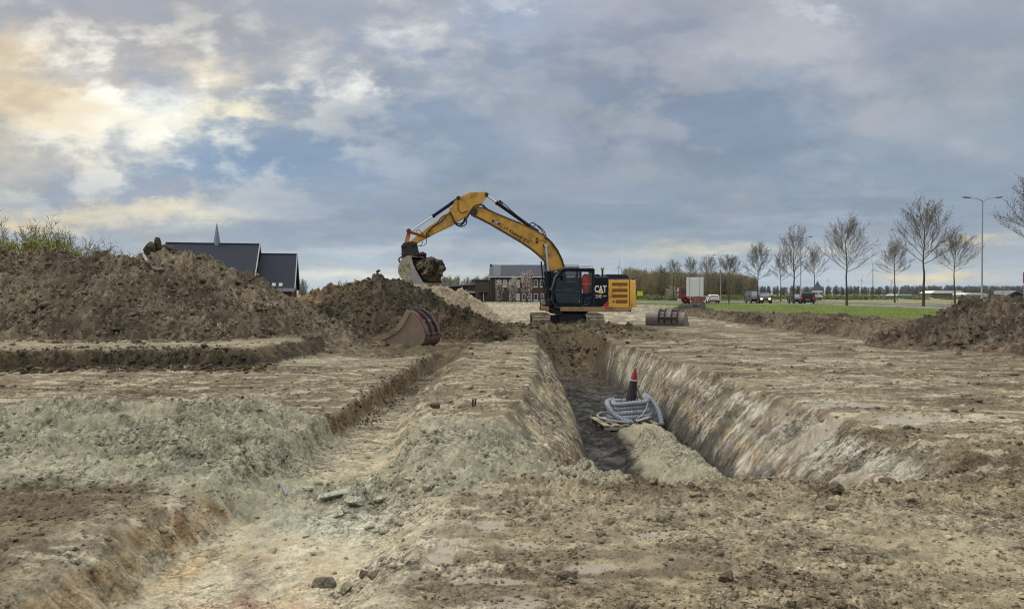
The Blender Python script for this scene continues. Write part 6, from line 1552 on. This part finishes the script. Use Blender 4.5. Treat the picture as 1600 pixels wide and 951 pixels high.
# ------------------------------------------------------------------ vehicles
M_tyre = mat('tyre_rubber', (.02, .02, .02), .85); M_rim = mat('wheel_rim', (.4, .4, .42), .35, metal=.7)
M_carwin = mat('car_window', (.02, .026, .032), .08, spec=.8); M_windsc = mat('windscreen_painted_sky', (.10, .13, .17), .06, spec=1.0)  # windscreen base colour lightened to stand for the sky's reflection
M_tail = mat('lit_tail_lamp', lin((220, 30, 30)), .3, emit=(lin((255, 40, 40)), .35)); M_head = mat('lit_headlamp', (.9, .85, .7), .3, emit=(lin((255, 232, 170)), 6.0))
M_plate = mat('yellow_number_plate', lin((226, 186, 60)), .5)
def car(name, label, cat, x, y, rz, paint, L_=4.3, wd=1.8, H=1.5, style='hatch', head=False, tail=False, group='vehicles on the road'):
    r_ = thing(name, label, cat, (x, y, .034), rz, group)      # nose towards -y
    h = wd/2; f, bk_ = -L_/2, L_/2
    if style == 'van': low = [(f, .32), (f-.0, .75), (f+.12, .95), (f+.75, 1.12), (bk_-.05, 1.12), (bk_, .9), (bk_, .3)]; top = [(f+.75, 1.12), (f+1.45, H-.06), (f+1.75, H), (bk_-.25, H), (bk_-.05, H-.15), (bk_-.02, 1.12)]
    elif style == 'suv': low = [(f, .32), (f, .72), (f+.1, .92), (f+1.15, 1.04), (bk_-.03, 1.04), (bk_, .85), (bk_, .32)]; top = [(f+1.1, 1.04), (f+1.75, H-.06), (f+2.0, H), (bk_-.5, H), (bk_-.25, H-.1), (bk_-.03, 1.04)]
    else: low = [(f, .28), (f, .62), (f+.1, .78), (f+1.05, .95), (bk_-.05, .98), (bk_, .8), (bk_, .3)]; top = [(f+1.0, .95), (f+1.75, H-.07), (f+2.05, H), (bk_-.9, H-.02), (bk_-.55, H-.1), (bk_-.05, .98)]
    M9 = Matrix.Rotation(R(90), 4, 'Z')
    def T_(mb, nm, m, parent=None, bevel=.03):
        mb.v = [(-y_, x_, z_) for x_, y_, z_ in mb.v]; mb.v = [(a, b_, c_) for a, b_, c_ in mb.v]; return mb.build(nm, m, parent or r_, bevel=bevel)
    b_ = MB(); n_ = len(low)
    rings = [(-h+.06, .94), (-h, 1), (h, 1), (h-.06, .94)]
    vs = []
    for (yy, s_) in rings:
        for (a, z_) in low: vs.append((a*(.985 if s_ < 1 else 1), yy, .3+(z_-.3)*s_))
    fs = [tuple(range(n_)), tuple(range(4*n_-1, 3*n_-1, -1))]+[(k_*n_+i, k_*n_+(i+1) % n_, (k_+1)*n_+(i+1) % n_, (k_+1)*n_+i) for k_ in range(3) for i in range(n_)]
    b_.add(vs, fs); body = T_(b_, 'body', paint, bevel=.05)
    b_ = MB(); n_ = len(top); ins = .16
    vs = [];
    for sgn in (-1, 1):
        for (a, z_) in top:
            t_ = (z_-top[0][1])/(H-top[0][1]); vs.append((a, sgn*(h-.05-ins*max(0, t_)), z_))
    b_.add(vs, [tuple(range(n_)), tuple(range(2*n_-1, n_-1, -1))]+[(i, i+n_, (i+1) % n_+n_, (i+1) % n_) for i in range(n_)]); T_(b_, 'cabin', paint, body, bevel=.03)
    # windows: sides, front and rear panes stand 6 mm proud
    zl, zh = top[0][1]+.05, H-.12
    def yw(z_): return h-.05-ins*(z_-top[0][1])/(H-top[0][1])+.006
    a0, a1 = top[0][0], top[1][0]; e0, e1 = top[-1][0], top[-2][0]
    for sgn in (-1, 1):
        b_ = MB(); x0l = a0+.22; x0h = a1+.12; x1l, x1h = e0-.15, e1-.15
        m_ = 3
        for k_ in range(m_):
            t0, t1 = k_/m_+.02, (k_+1)/m_-.02; pl_ = [(x0l+(x1l-x0l)*t0, zl), (x0l+(x1l-x0l)*t1, zl), (x0h+(x1h-x0h)*t1, zh), (x0h+(x1h-x0h)*t0, zh)]
            b_.add([(a, sgn*yw(z_), z_) for a, z_ in pl_]+[(a, sgn*(yw(z_)-.03), z_) for a, z_ in pl_], [(0, 1, 2, 3), (7, 6, 5, 4), (0, 4, 5, 1), (1, 5, 6, 2), (2, 6, 7, 3), (3, 7, 4, 0)])
        T_(b_, 'side_window', M_carwin, bevel=0)
    def pane(p0, p1, out_, nm, m):
        b_ = MB(); (xa, za), (xb, zb) = p0, p1; ya, yb = yw(za)-.12, yw(zb)-.10
        b_.add([(xa+out_, -ya, za), (xa+out_, ya, za), (xb+out_, yb, zb), (xb+out_, -yb, zb), (xa-out_, -ya, za), (xa-out_, ya, za), (xb-out_, yb, zb), (xb-out_, -yb, zb)], [(0, 1, 2, 3), (7, 6, 5, 4), (0, 4, 5, 1), (1, 5, 6, 2), (2, 6, 7, 3), (3, 7, 4, 0)]); T_(b_, nm, m, bevel=0)
    lerp2 = lambda p, q, t_: (p[0]+(q[0]-p[0])*t_, p[1]+(q[1]-p[1])*t_)
    pane(lerp2(top[0], top[1], .06), lerp2(top[0], top[1], .95), -.03, 'windscreen', M_windsc)
    pane(lerp2(top[-1], top[-2], .12), lerp2(top[-1], top[-2], .92), .03, 'rear_window', M_carwin)
    for sx in (f+.85, bk_-.8):
        for sgn in (-1, 1):
            b_ = MB(); b_.cyl((sx, sgn*(h-.2), .33), (sx, sgn*(h+.01), .33), .33, 20); w_ = T_(b_, 'wheel', M_tyre, bevel=.03)
            b_ = MB(); b_.cyl((sx, sgn*(h-.05), .33), (sx, sgn*(h+.018), .33), .2, 14); T_(b_, 'rim', M_rim, w_, bevel=.01)
    for sgn in (-1, 1):
        b_ = MB(); b_.box((f-.02, sgn*(h-.36)-.17, .66), (f+.12, sgn*(h-.36)+.17, .84)); T_(b_, 'headlight', M_head if head else M_steel, bevel=.03)
        b_ = MB(); z0_ = .85; b_.box((bk_-.08, sgn*(h-.14)-.09, z0_-.12), (bk_+.02, sgn*(h-.14)+.09, z0_+.22)); T_(b_, 'tail_light', M_tail if tail else M_red, bevel=.02)
        b_ = MB(); b_.box((a0+.35, sgn*(h+.08)-.09, zl), (a0+.45, sgn*(h+.08)+.09, zl+.16)); T_(b_, 'mirror', paint, bevel=.03)
    b_ = MB(); b_.box((f-.03, -.55, .46), (f+.02, .55, .62)); T_(b_, 'grille', M_black, bevel=.01)
    b_ = MB(); b_.box((f-.06, -h+.06, .26), (f+.1, h-.06, .44)); T_(b_, 'bumper', M_black, bevel=.03)
    b_ = MB(); b_.box((f-.075, -.26, .36), (f-.05, .26, .47)); T_(b_, 'number_plate', M_plate, bevel=0)
    b_ = MB(); b_.box((bk_+.01, -.26, .62), (bk_+.03, .26, .73)); T_(b_, 'number_plate', M_plate, bevel=0)
    b_ = MB(); b_.box((bk_-.08, -h+.06, .26), (bk_+.06, h-.06, .46)); T_(b_, 'bumper', M_black, bevel=.03)
    return r_
def ra(px): return -math.atan((px-800)/FPX)
P_dark = mat('dark_red_car_paint', lin((52, 30, 34)), .25, spec=.7); P_blk = mat('black_car_paint', (.010, .010, .013), .2, spec=.7); P_wht = mat('white_car_paint', (.72, .73, .75), .3); P_nav = mat('dark_blue_car_paint', lin((40, 44, 56)), .25, spec=.7)
def cp_(px, d): return (px-800)/FPX*d, d
x, y = cp_(1195, 114); car('car', 'dark car coming toward the camera with both headlights lit', 'car', x, y, ra(1195)+R(3), P_blk, 4.4, 1.86, 1.72, 'suv', head=True)
x, y = cp_(1178, 120); car('van', 'dark red van close behind the car with lit headlights', 'van', x, y, ra(1178)+R(14), P_dark, 4.9, 1.9, 1.98, 'van')
x, y = cp_(1113.5, 121); car('car', 'white hatchback with red tail lights right of the white trailer', 'car', x, y, ra(1113)+R(188), P_wht, 4.1, 1.76, 1.42, 'hatch', tail=True)
x, y = cp_(1261.5, 112); car('van', 'black van seen from behind with lit tail lights', 'van', x, y, ra(1261)+R(181), P_blk, 4.8, 1.92, 1.78, 'van', tail=True)
x, y = cp_(1245, 117); car('car', 'dark blue car half hidden by a tree trunk left of the black van', 'car', x, y, ra(1245)+R(16), P_nav, 4.3, 1.8, 1.5, 'hatch')

# white box trailer on red legs
M_panel = mat('pale_grey_box_panels', lin((206, 212, 216)), .45, var=.04)
tx, td = (1085.8-800)/FPX*110, 110.0
tr_ = thing('box_trailer', 'white box trailer with its closed rear doors facing the camera', 'trailer', (tx, td, 0), ra(1086))
b = MB(); b.box((-1.24, 0, 1.12), (1.24, 8.5, 4.02)); bx_ = b.build('box', M_panel, tr_, bevel=.02)
b = MB(); 
for x0, x1 in ((-1.16, -.85), (-.80, .68), (.73, 1.16)): b.box((x0, -.03, 1.2), (x1, -.004, 3.95))
dr_ = b.build('rear_door', M_white, bx_, bevel=.008)
b = MB()
for i in range(9): b.box((-.79, -.045, 1.35+i*.29), (.67, -.032, 1.37+i*.29))
b.build('door_rib', M_panel, dr_)
b = MB()
for x in (-.83, .70): b.cyl((x, -.05, 1.15), (x, -.05, 3.98), .03, 8)
b.build('locking_bar', M_galv, dr_)
b = MB(); b.box((-1.0, .1, .72), (1.0, 8.2, 1.08)); b.box((-1.2, 0, .62), (1.2, .12, .78)); b.build('chassis', M_black, tr_, bevel=.01)
b = MB(); b.box((-1.1, -.03, .80), (-.05, -.0, 1.06)); b.box((.05, -.03, .80), (1.1, 0, 1.06)); b.build('rear_light_board', M_red, tr_)
for x in (-1.0, .78):
    for y in (1.2, 2.5, 3.8):
        b = MB(); b.cyl((x, y, .5), (x+.26, y, .5), .5, 18); w_ = b.build('wheel', M_tyre, tr_, bevel=.03); b = MB(); b.cyl((x-.01, y, .5), (x+.27, y, .5), .24, 12); b.build('rim', M_rim, w_)
# red lorry, nose to the left
lx, ld_ = (1062.5-800)/FPX*116, 116.0
lo_ = thing('lorry', 'red lorry cab half hidden behind the white trailer', 'lorry', (lx, ld_, 0), R(-12))
M_lorry = mat('dull_red_cab_paint', lin((136, 58, 48)), .4)
b = MB(); b.prism([(-.25, .75), (-.3, 1.5), (-.12, 2.55), (.1, 2.75), (1.9, 2.75), (1.95, .75)], 0, 2.4); cb_ = b.build('cab', M_lorry, lo_, bevel=.06)
b = MB(); b.box((.15, -.02, 1.55), (1.1, .02, 2.35)); b.build('side_window', M_carwin, cb_)
b = MB(); b.prism([(-.325, 1.5), (-.15, 2.5), (-.12, 2.48), (-.29, 1.48)], .1, 2.3); b.build('windscreen', M_carwin, cb_)
b = MB(); b.box((-.38, -.2, 1.9), (-.22, -.05, 2.5)); b.box((-.38, -.2, 1.35), (-.24, -.05, 1.6)); b.build('mirror', M_white, cb_, bevel=.02)
b = MB(); b.box((-.35, 0, .35), (.2, 2.4, .75)); b.build('bumper', M_white, lo_, bevel=.04)
b = MB(); b.box((.2, .3, .5), (3.0, 2.1, .95)); b.build('chassis', M_black, lo_)
for x in (.85, 2.5):
    for y in (-.02, 2.12):
        b = MB(); b.cyl((x, y, .5), (x, y+.3, .5), .5, 18); w_ = b.build('wheel', M_tyre, lo_, bevel=.03); b = MB(); b.cyl((x, y-.01, .5), (x, y+.31, .5), .24, 12); b.build('rim', M_red, w_)
# leaning steel plate, boards, striped posts
def cpd(px, py, d): return (px-800)/FPX*d, EYE+(HZ-py)/FPX*d
px_, pz_ = cpd(1093, 482, 74)
b = MB(); b.prism([(-.95, 0), (.75, 0), (.35, 1.28), (-.62, 1.30)], -.03, .03); b.v = [tuple(Matrix.Rotation(R(-22), 3, 'X') @ Vector(p)) for p in b.v]
o = b.build('steel_plate', mat('dark_red_rusty_plate', lin((92, 44, 42)), .6, dirt=(lin((120, 98, 84)), .3, 2.5)), loc=(px_, 74, 0.0)); props(o, 'dark rusty red steel plate leaning in front of the white trailer', 'plate')
b = MB(); b.cyl((0, .35, 0), (0, .2, 1.15), .03, 6); b.cyl((-.5, .5, 0), (-.3, .2, 1.1), .03, 6)
b.each('prop', M_galv, o)
for i, (px, lab) in enumerate(((1080.5, 'left one of two leaning red and white striped posts before the trailer'), (1083.5, 'right one of two leaning red and white striped posts before the trailer'))):
    x = (px-800)/FPX*75; r_ = thing('barrier_post', lab, 'post', (x, 75, 0), 0, 'striped posts'); r_.rotation_euler = (0, R(-8+6*i), 0)
    b = MB(); b.cyl((0, 0, 0), (0, 0, 1.25), .045, 8); b.build('post', M_white, r_)
    for k_ in range(3): b = MB(); b.cyl((0, 0, .15+k_*.4), (0, 0, .33+k_*.4), .05, 8); b.build('stripe', M_red, r_)
b = MB(); b.box((-.14, -.14, 0), (.14, .14, .03)); b.cyl((0, 0, .03), (0, 0, .5), .10, 12, .03); x = (1076-800)/FPX*73; o = b.build('marker_cone', mat('green_plastic', lin((96, 150, 116)), .6), loc=(x, 73, 0)); props(o, 'small green marker cone left of the rusty plate', 'cone')
for i, (px, py, L_, lab) in enumerate(((1071, 482, 1.3, 'pale board lying on the berm left of the rusty plate'), (1090, 484.5, .9, 'pale board lying on the berm in front of the rusty plate'))):
    d_ = 62-i*4; x = (px-800)/FPX*d_; z_ = zat(x, d_); b = MB(); b.box((-L_/2, -.1, 0), (L_/2, .1, .04)); o = b.build('board', mat('pale_board', lin((206, 186, 146)), .8), loc=(x, d_, z_+.03), bevel=.004); o.rotation_euler = (0, R(1), R(8-20*i)); props(o, lab, 'board', 'boards on the berm')
# heap of grey rubble left of the plate
heap('rubble_heap', 'low dark grey rubble heap in front of the red lorry', 'rubble heap', [[(15.3, 67, .5), (16.5, 67, .72), (17.5, 67, .5)]], .55, 0, (13, 20, 64.5, 69.5), sc_(86, 88, 84), sc_(60, 64, 62), sc_(120, 122, 112), res=.08, seed=480, lump=1.0)

# ------------------------------------------------------------------ brick house
def boxo(name, a, c_, m, parent, bevel=.0):
    q = MB(); q.box(a, c_); return q.build(name, m, parent, bevel=bevel)
HD = 150.0; kq = HD/FPX
hx = lambda px: (px-800)*kq
hz = lambda py: EYE+(HZ-py)*kq
M_brick = mat('dark_brown_brick', lin((84, 72, 66)), .9, var=.15, vscale=3); M_brick2 = mat('dark_red_brick', lin((88, 64, 60)), .9, var=.15, vscale=3)
M_roof = mat('grey_roof_tiles', lin((68, 72, 84)), .7, var=.06, vscale=4); M_solar = mat('dark_solar_panels', lin((42, 48, 60)), .3); M_frame = mat('white_window_frame', (.7, .7, .68), .5)
M_pane = mat('window_pane', (.05, .06, .07), .08, spec=.8); M_blind = mat('pale_blind', lin((176, 184, 180)), .6); M_blue = mat('blue_curtain', lin((50, 44, 96)), .7)
ho = thing('brick_house', 'two storey dark brick house with a grey tiled roof behind the excavator arm', 'house', (0, HD, 0))
xl, xm, xR = hx(765.3), hx(831), hx(906); ze, zr = hz(432), hz(412.3); dp_ = 9.0
w_ = MB(); w_.box((xl, 0, -.3), (xm, dp_, ze)); w_.add([(xl, 0, ze), (xl, dp_, ze), (xl, dp_/2, zr-.1)], [(0, 1, 2)]); wall = w_.build('wall', M_brick, ho)
boxo('red_wall', (xm, .02, -.3), (xR, dp_, ze), M_brick2, ho)
q = MB(); ov = .35
q.add([(xl-.15, -ov, ze-.08), (xR+.2, -ov, ze-.08), (xR+.2, dp_/2, zr), (xl-.15, dp_/2, zr), (xR+.2, dp_+ov, ze-.08), (xl-.15, dp_+ov, ze-.08), (xl-.15, -ov, ze-.26), (xR+.2, -ov, ze-.26), (xR+.2, dp_/2, zr-.2), (xl-.15, dp_/2, zr-.2), (xR+.2, dp_+ov, ze-.26), (xl-.15, dp_+ov, ze-.26)],
      [(0, 1, 2, 3), (3, 2, 4, 5), (6, 9, 8, 7), (9, 11, 10, 8), (0, 6, 7, 1), (5, 4, 10, 11), (0, 3, 9, 6), (3, 5, 11, 9), (1, 7, 8, 2), (2, 8, 10, 4)]); rf = q.build('roof', M_roof, ho)
def on_roof(px0, px1, t0, t1, off):
    y0, y1 = -ov+(dp_/2+ov)*t0, -ov+(dp_/2+ov)*t1; z0, z1 = ze-.08+(zr-ze+.08)*t0+off, ze-.08+(zr-ze+.08)*t1+off
    q = MB(); q.add([(hx(px0), y0, z0), (hx(px1), y0, z0), (hx(px1), y1, z1), (hx(px0), y1, z1), (hx(px0), y0, z0-.06), (hx(px1), y0, z0-.06), (hx(px1), y1, z1-.06), (hx(px0), y1, z1-.06)], [(0, 1, 2, 3), (7, 6, 5, 4), (0, 4, 5, 1), (1, 5, 6, 2), (2, 6, 7, 3), (3, 7, 4, 0)]); return q
on_roof(769.5, 782.5, .03, .97, .08).build('solar_panel', M_solar, rf)
q = MB()
for i in range(11): 
    t_ = .08+i*.084; y_ = -ov+(dp_/2+ov)*t_; z_ = ze-.08+(zr-ze+.08)*t_+.01; q.box((hx(783), y_, z_-.01), (xR+.2, y_+.03, z_+.03))
q.build('tile_course', mat('roof_tile_edge', lin((70, 74, 84)), .7), rf)
boxo('chimney', (xl-.1, dp_/2-.5, zr-.4), (xl+.35, dp_/2+.5, zr+.12), M_roof, rf)
boxo('gutter', (xl-.2, -ov-.12, ze-.2), (xR+.25, -ov+.0, ze-.05), M_frame, rf, .02)
q = MB(); q.box((xl+.02, -.03, -.3), (xl+.12, 0, ze)); q.cyl((hx(774), -.08, 0), (hx(774), -.08, ze), .05, 8); q.cyl((hx(829), -.08, 0), (hx(829), -.08, ze), .05, 8); q.build('downpipe', M_galv, ho)
def win(px0, px1, py0, py1, m=None):
    x0, x1, z1, z0 = hx(px0), hx(px1), hz(py0), hz(py1); f = .09
    q = MB(); q.box((x0, -.05, z0), (x0+f, .03, z1)); q.box((x1-f, -.05, z0), (x1, .03, z1)); q.box((x0+f, -.05, z1-f), (x1-f, .03, z1)); q.box((x0+f, -.05, z0), (x1-f, .03, z0+f)); q.box((x0-.05, -.12, z0-.08), (x1+.05, .0, z0-.004))
    fr = q.build('window', M_frame, ho); boxo('pane', (x0+f, -.02, z0+f), (x1-f, .01, z1-f), m or M_pane, fr)
for a, c_, m in ((776, 782.5, M_blind), (786, 792, M_blind), (806, 811.8, M_blind), (834, 840, None), (843.8, 850, None), (795.7, 801.5, None)): win(a, c_, 437, 448.4, m)
for a, c_, m in ((776, 782.5, None), (796, 802, M_blue), (806, 812, M_blind), (815.6, 821, None), (825, 831, None), (834.2, 840.2, M_blue), (845, 850, None)): win(a, c_, 458.5, 468.8, m)
boxo('door', (hx(786.5), -.03, -.2), (hx(791.5), .02, hz(457)), mat('grey_door', lin((70, 66, 62)), .6), ho)
# annex left of it
an_ = thing('annex_building', 'low dark brick annex with a porch left of the brick house', 'building', (0, HD-4, 0))
boxo('wall', (hx(744), 0, -.3), (hx(765)-.05, 8, hz(439)), M_brick, an_); boxo('roof', (hx(743.4), -.2, hz(439)+.003), (hx(765)-.05, 8.2, hz(438.2)+.1), mat('dark_flat_roof', lin((62, 62, 64)), .8), an_)
boxo('porch', (hx(750), -1.6, hz(457)), (hx(764), -.01, hz(456)), M_brick2, an_); boxo('porch_post', (hx(757), -1.5, -.3), (hx(757.6), -1.3, hz(457)-.003), M_frame, an_); boxo('upper_window', (hx(752), -.03, hz(444)), (hx(760), .01, hz(441)), M_pane, an_)
lw_ = thing('low_hall', 'long low hall with a pale sloping roof edge beyond the pale sand heap', 'building', (0, 158, 0)); k2_ = 158/FPX
hx2 = lambda px: (px-800)*k2_
hz2 = lambda py: EYE+(HZ-py)*k2_
q = MB(); q.prism([(hx2(655), -.3), (hx2(744), -.3), (hx2(744), hz2(444.5)), (hx2(655), hz2(452))], 0, 10); q.build('wall', mat('dusky_brick', lin((96, 70, 70)), .9), lw_)
q = MB(); q.prism([(hx2(654), hz2(452)+.003), (hx2(744.5), hz2(444.5)+.003), (hx2(744.5), hz2(442.3)), (hx2(654), hz2(450))], -.8, 10.2); q.build('roof', mat('pale_roof_edge', lin((126, 132, 142)), .6), lw_)
boxo('roof_unit', (hx2(736), 3, hz2(443)), (hx2(742), 5, hz2(436)), M_roof, lw_)
for a, c_ in ((732, 734), (739, 740.5)): boxo('window', (hx2(a), -.04, hz2(453)), (hx2(c_), .01, hz2(448)), M_pane, lw_)
boxo('canopy', (hx2(731), -2, hz2(457.5)), (hx2(744), -.01, hz2(454.8)), M_blind, lw_)
# three blossoming trees before the house
def blossom(px, py0, wpx, seed, label, n):
    d = 138.; x = (px-800)/FPX*d; H = EYE+(HZ-py0)/FPX*d; r_ = shrub(x, d, 0, H, wpx*.55/FPX*d, seed, label, name='blossom_tree', leaves=n, stems=16, mleaf=M_pink, lsize=.085, lh=(.12, 1.0), group='blossoming trees before the house', mtw=M_pale, cat='tree'); return r_
blossom(781, 436, 8.5, 51, 'thinnest pale pink blossoming tree, left of the three before the house', 1500)
blossom(801, 431, 11.5, 52, 'middle pale pink blossoming tree before the house', 3600)
blossom(823, 423, 18, 53, 'tallest and widest pale pink blossoming tree, right of the three before the house', 5200)

# ------------------------------------------------------------------ dark church-like hall
CDd = 95.0; kc = CDd/FPX
ch_ = thing('church_hall', 'dark roofed hall with a slim grey spire behind the largest heap', 'church', ((403-800)*kc, CDd, 0), R(13))
cx_ = lambda px: (px-403)*kc*1.03
cz_ = lambda py: EYE+(HZ-py)*kc
M_slate = mat('dark_slate_roof', lin((30, 36, 52)), .85, var=.06, vscale=2); M_fascia = mat('pale_fascia', lin((150, 155, 162)), .5); M_rbrick = mat('red_brick_gable', lin((122, 66, 60)), .9, var=.15, vscale=3)
def gable(x0, x1, zr_, ze_, half, nm_roof, tx0=0):
    q = MB(); q.prism([(-half, -.3), (half, -.3), (half, ze_-.1), (0, zr_-.25), (-half, ze_-.1)], x0, x1-.3); q.v = [(y, x, z_) for x, y, z_ in q.v]; wl = q.build('wall', M_rbrick, ch_)
    q = MB(); t_ = .22
    q.prism([(-half-.4, ze_-.2), (0, zr_), (half+.4, ze_-.2), (half+.4, ze_-.2-t_), (0, zr_-t_), (-half-.4, ze_-.2-t_)], x0-.02, x1); q.v = [(y, x, z_) for x, y, z_ in q.v]; rf_ = q.build(nm_roof, M_slate, ch_)
    q = MB(); q.prism([(-half-.42, ze_-.18), (0, zr_+.04), (half+.42, ze_-.18), (half+.42, ze_-.5), (0, zr_-.30), (-half-.42, ze_-.5)], x1, x1+.12); q.v = [(y, x, z_) for x, y, z_ in q.v]; q.build('verge_board', M_fascia, rf_)
    q = MB(); q.box((x0, -.12, zr_-.05), (x1, .12, zr_+.08)); q.build('ridge_cap', M_slate, rf_)
    q = MB(); q.box((x0, -half-.62, ze_-.62), (x1, -half-.42, ze_-.2)); q.build('gutter', M_fascia, rf_)
    return rf_
gable(cx_(274), cx_(405.5), cz_(381.5), cz_(449), 7.2, 'main_roof')
lr = gable(cx_(405.5)+.15, cx_(460), cz_(396.5), cz_(448), 5.0, 'lower_roof')
def slope_pt(px, t_, half, zr_, ze_, off): return (cx_(px), -(half+.4)*(1-t_), (ze_-.2)+(zr_-ze_+.2)*t_+off)
for px in (419.5, 428.5, 438):
    a0 = slope_pt(px, .05, 5.0, cz_(396.5), cz_(448), .06); a1 = slope_pt(px+5, .05, 5.0, cz_(396.5), cz_(448), .06); b0 = slope_pt(px, .13, 5.0, cz_(396.5), cz_(448), .06); b1 = slope_pt(px+5, .13, 5.0, cz_(396.5), cz_(448), .06)
    q = MB(); q.add([a0, a1, b1, b0]+[(x, y, z_-.1) for x, y, z_ in (a0, a1, b1, b0)], [(0, 1, 2, 3), (7, 6, 5, 4), (0, 4, 5, 1), (1, 5, 6, 2), (2, 6, 7, 3), (3, 7, 4, 0)]); q.build('roof_light', M_blind, ch_)
q = MB(); sx = cx_(345); zb, zt = cz_(388), cz_(350); q.tube([(sx, 0, zb-.8), (sx, 0, zb), (sx, 0, zt)], [.52, .50, .03], 4); q.build('spire', mat('grey_metal_spire', lin((118, 126, 136)), .45, metal=.2), ch_)
q = MB(); q.box((cx_(462)-.9, -1.2, 0), (cx_(462)-.25, -.2, 2.2)); q.build('gable_door', M_rbrick, ch_)

# ------------------------------------------------------------------ sheds on the far right
def shed(px0, px1, py0, py1, d, label, m_roof, m_wall, name='shed', ln=8, curved=False):
    k_ = d/FPX; x0, x1 = (px0-800)*k_, (px1-800)*k_; z1, z0 = EYE+(HZ-py0)*k_, 0; r_ = thing(name, label, 'shed', ((x0+x1)/2, d, 0)); h = (x1-x0)/2; ze = z1*.62
    boxo('wall', (-h, 0, 0), (h, ln, ze), m_wall, r_)
    q = MB(); prof = [(-h-.2, ze+.005)]
    for i in range(9):
        t_ = i/8
        if curved: prof.append((-h-.2+(2*h+.4)*t_, ze+.1+(z1-ze-.1)*min(1, math.sin(math.pi*t_)*3.2)**.8))
        else: prof.append((-h-.2+(2*h+.4)*t_, ze+.1+(z1-ze-.1)*min(1, 6*min(t_, 1-t_))))
    prof.append((h+.2, ze+.005)); q.prism(prof, -.3, ln+.3); q.build('roof', m_roof, r_)
    q = MB()
    for i in range(1, 6): q.box((-h+2*h*i/6-.12, -.03, .1), (-h+2*h*i/6+.12, -.002, ze-.1))
    q.build('wall_post', mat('post_grey', lin((96, 100, 96)), .7), r_); return r_
M_shw = mat('white_sheet_roof', (.72, .73, .72), .4); M_gw = mat('pale_glass_wall', lin((134, 150, 150)), .3); M_dkw = mat('open_shed_wall', lin((104, 100, 92)), .8)
shed(1455, 1506, 454, 466, 300, 'long shed with a white curved roof behind the small roadside tree', M_shw, M_dkw, curved=True, name='open_shed')
shed(1401, 1424, 459.5, 467, 290, 'small pale greenhouse left of the long white roofed shed', mat('greenhouse_roof', lin((186, 200, 204)), .3), M_gw, name='greenhouse', curved=True)
shed(1508, 1541, 457.5, 467, 285, 'low white roofed shed behind the nearest street lamp', M_shw, M_gw, name='low_shed')
shed(1135, 1157, 461, 468, 240, 'pale greenhouse beyond the road right of the white car', M_shw, M_gw, name='greenhouse', curved=True)
shed(1272, 1284, 460.5, 467, 170, 'pale container like shed right of the black van', M_shw, M_gw, name='container_shed')
k_ = 120/FPX; x0 = (1569-800)*k_; fh = thing('farm_shed', 'dark roofed red shed behind the heap at the right edge', 'shed', (x0, 120, 0))
q = MB(); q.prism([(.1, 0), (3.6, 0), (3.6, 1.25), (1.85, 1.95), (.1, 1.25)], 0, 5); q.build('wall', mat('dark_barn_wall', lin((62, 58, 58)), .8), fh)
q = MB(); q.prism([(-.15, 1.15), (1.85, 2.1), (3.85, 1.15), (3.85, 1.0), (1.85, 1.93), (-.15, 1.0)], -.3, 5.3); q.build('roof', mat('grey_barn_roof', lin((104, 106, 112)), .6), fh)
boxo('red_door', (2.2, -.03, .4), (3.5, -.002, 1.2), M_red, fh)

# ------------------------------------------------------------------ wind turbines
M_turb = mat('turbine_white_grey', lin((150, 158, 170)), .6)
def turbine(px, hub_y, rpx, d, ang, label, yaw=10):
    k_ = d/FPX; x = (px-800)*k_; hz_ = EYE+(HZ-hub_y)*k_; L_ = rpx*k_; r_ = thing('wind_turbine', label, 'wind turbine', (x, d, 0), R(yaw), 'wind turbines on the horizon')
    q = MB(); q.tube([(0, 0, 0), (0, 0, hz_)], [L_*.055, L_*.032], 10); q.build('tower', M_turb, r_)
    q = MB(); q.box((-L_*.04, -L_*.06, hz_-L_*.04), (L_*.04, L_*.14, hz_+L_*.05)); q.build('nacelle', M_turb, r_, bevel=L_*.01)
    q = MB(); q.ball((0, -L_*.09, hz_), L_*.045, 10); hb_ = q.build('hub', M_turb, r_)
    for i in range(3):
        a = R(ang+120*i); q = MB(); q.tube([(0, -L_*.09, hz_), (math.sin(a)*L_*.2, -L_*.09, hz_+math.cos(a)*L_*.2), (math.sin(a)*L_, -L_*.09, hz_+math.cos(a)*L_)], [L_*.02, L_*.034, L_*.008], 6); q.build('blade', M_turb, hb_)
turbine(1363.5, 421, 16, 2100, -12, 'biggest wind turbine, between the round tree and the small roadside tree')
turbine(1345.5, 437, 8, 3600, 15, 'small wind turbine just left of the biggest one')
turbine(1393, 438, 8, 3600, 40, 'small wind turbine behind the small roadside tree')
turbine(1293.5, 437, 6, 4200, 5, 'smallest wind turbine, right of the triangular traffic sign')
turbine(966.5, 416.5, 14, 2600, 0, 'wind turbine rotor above the wood behind the excavator', yaw=40)
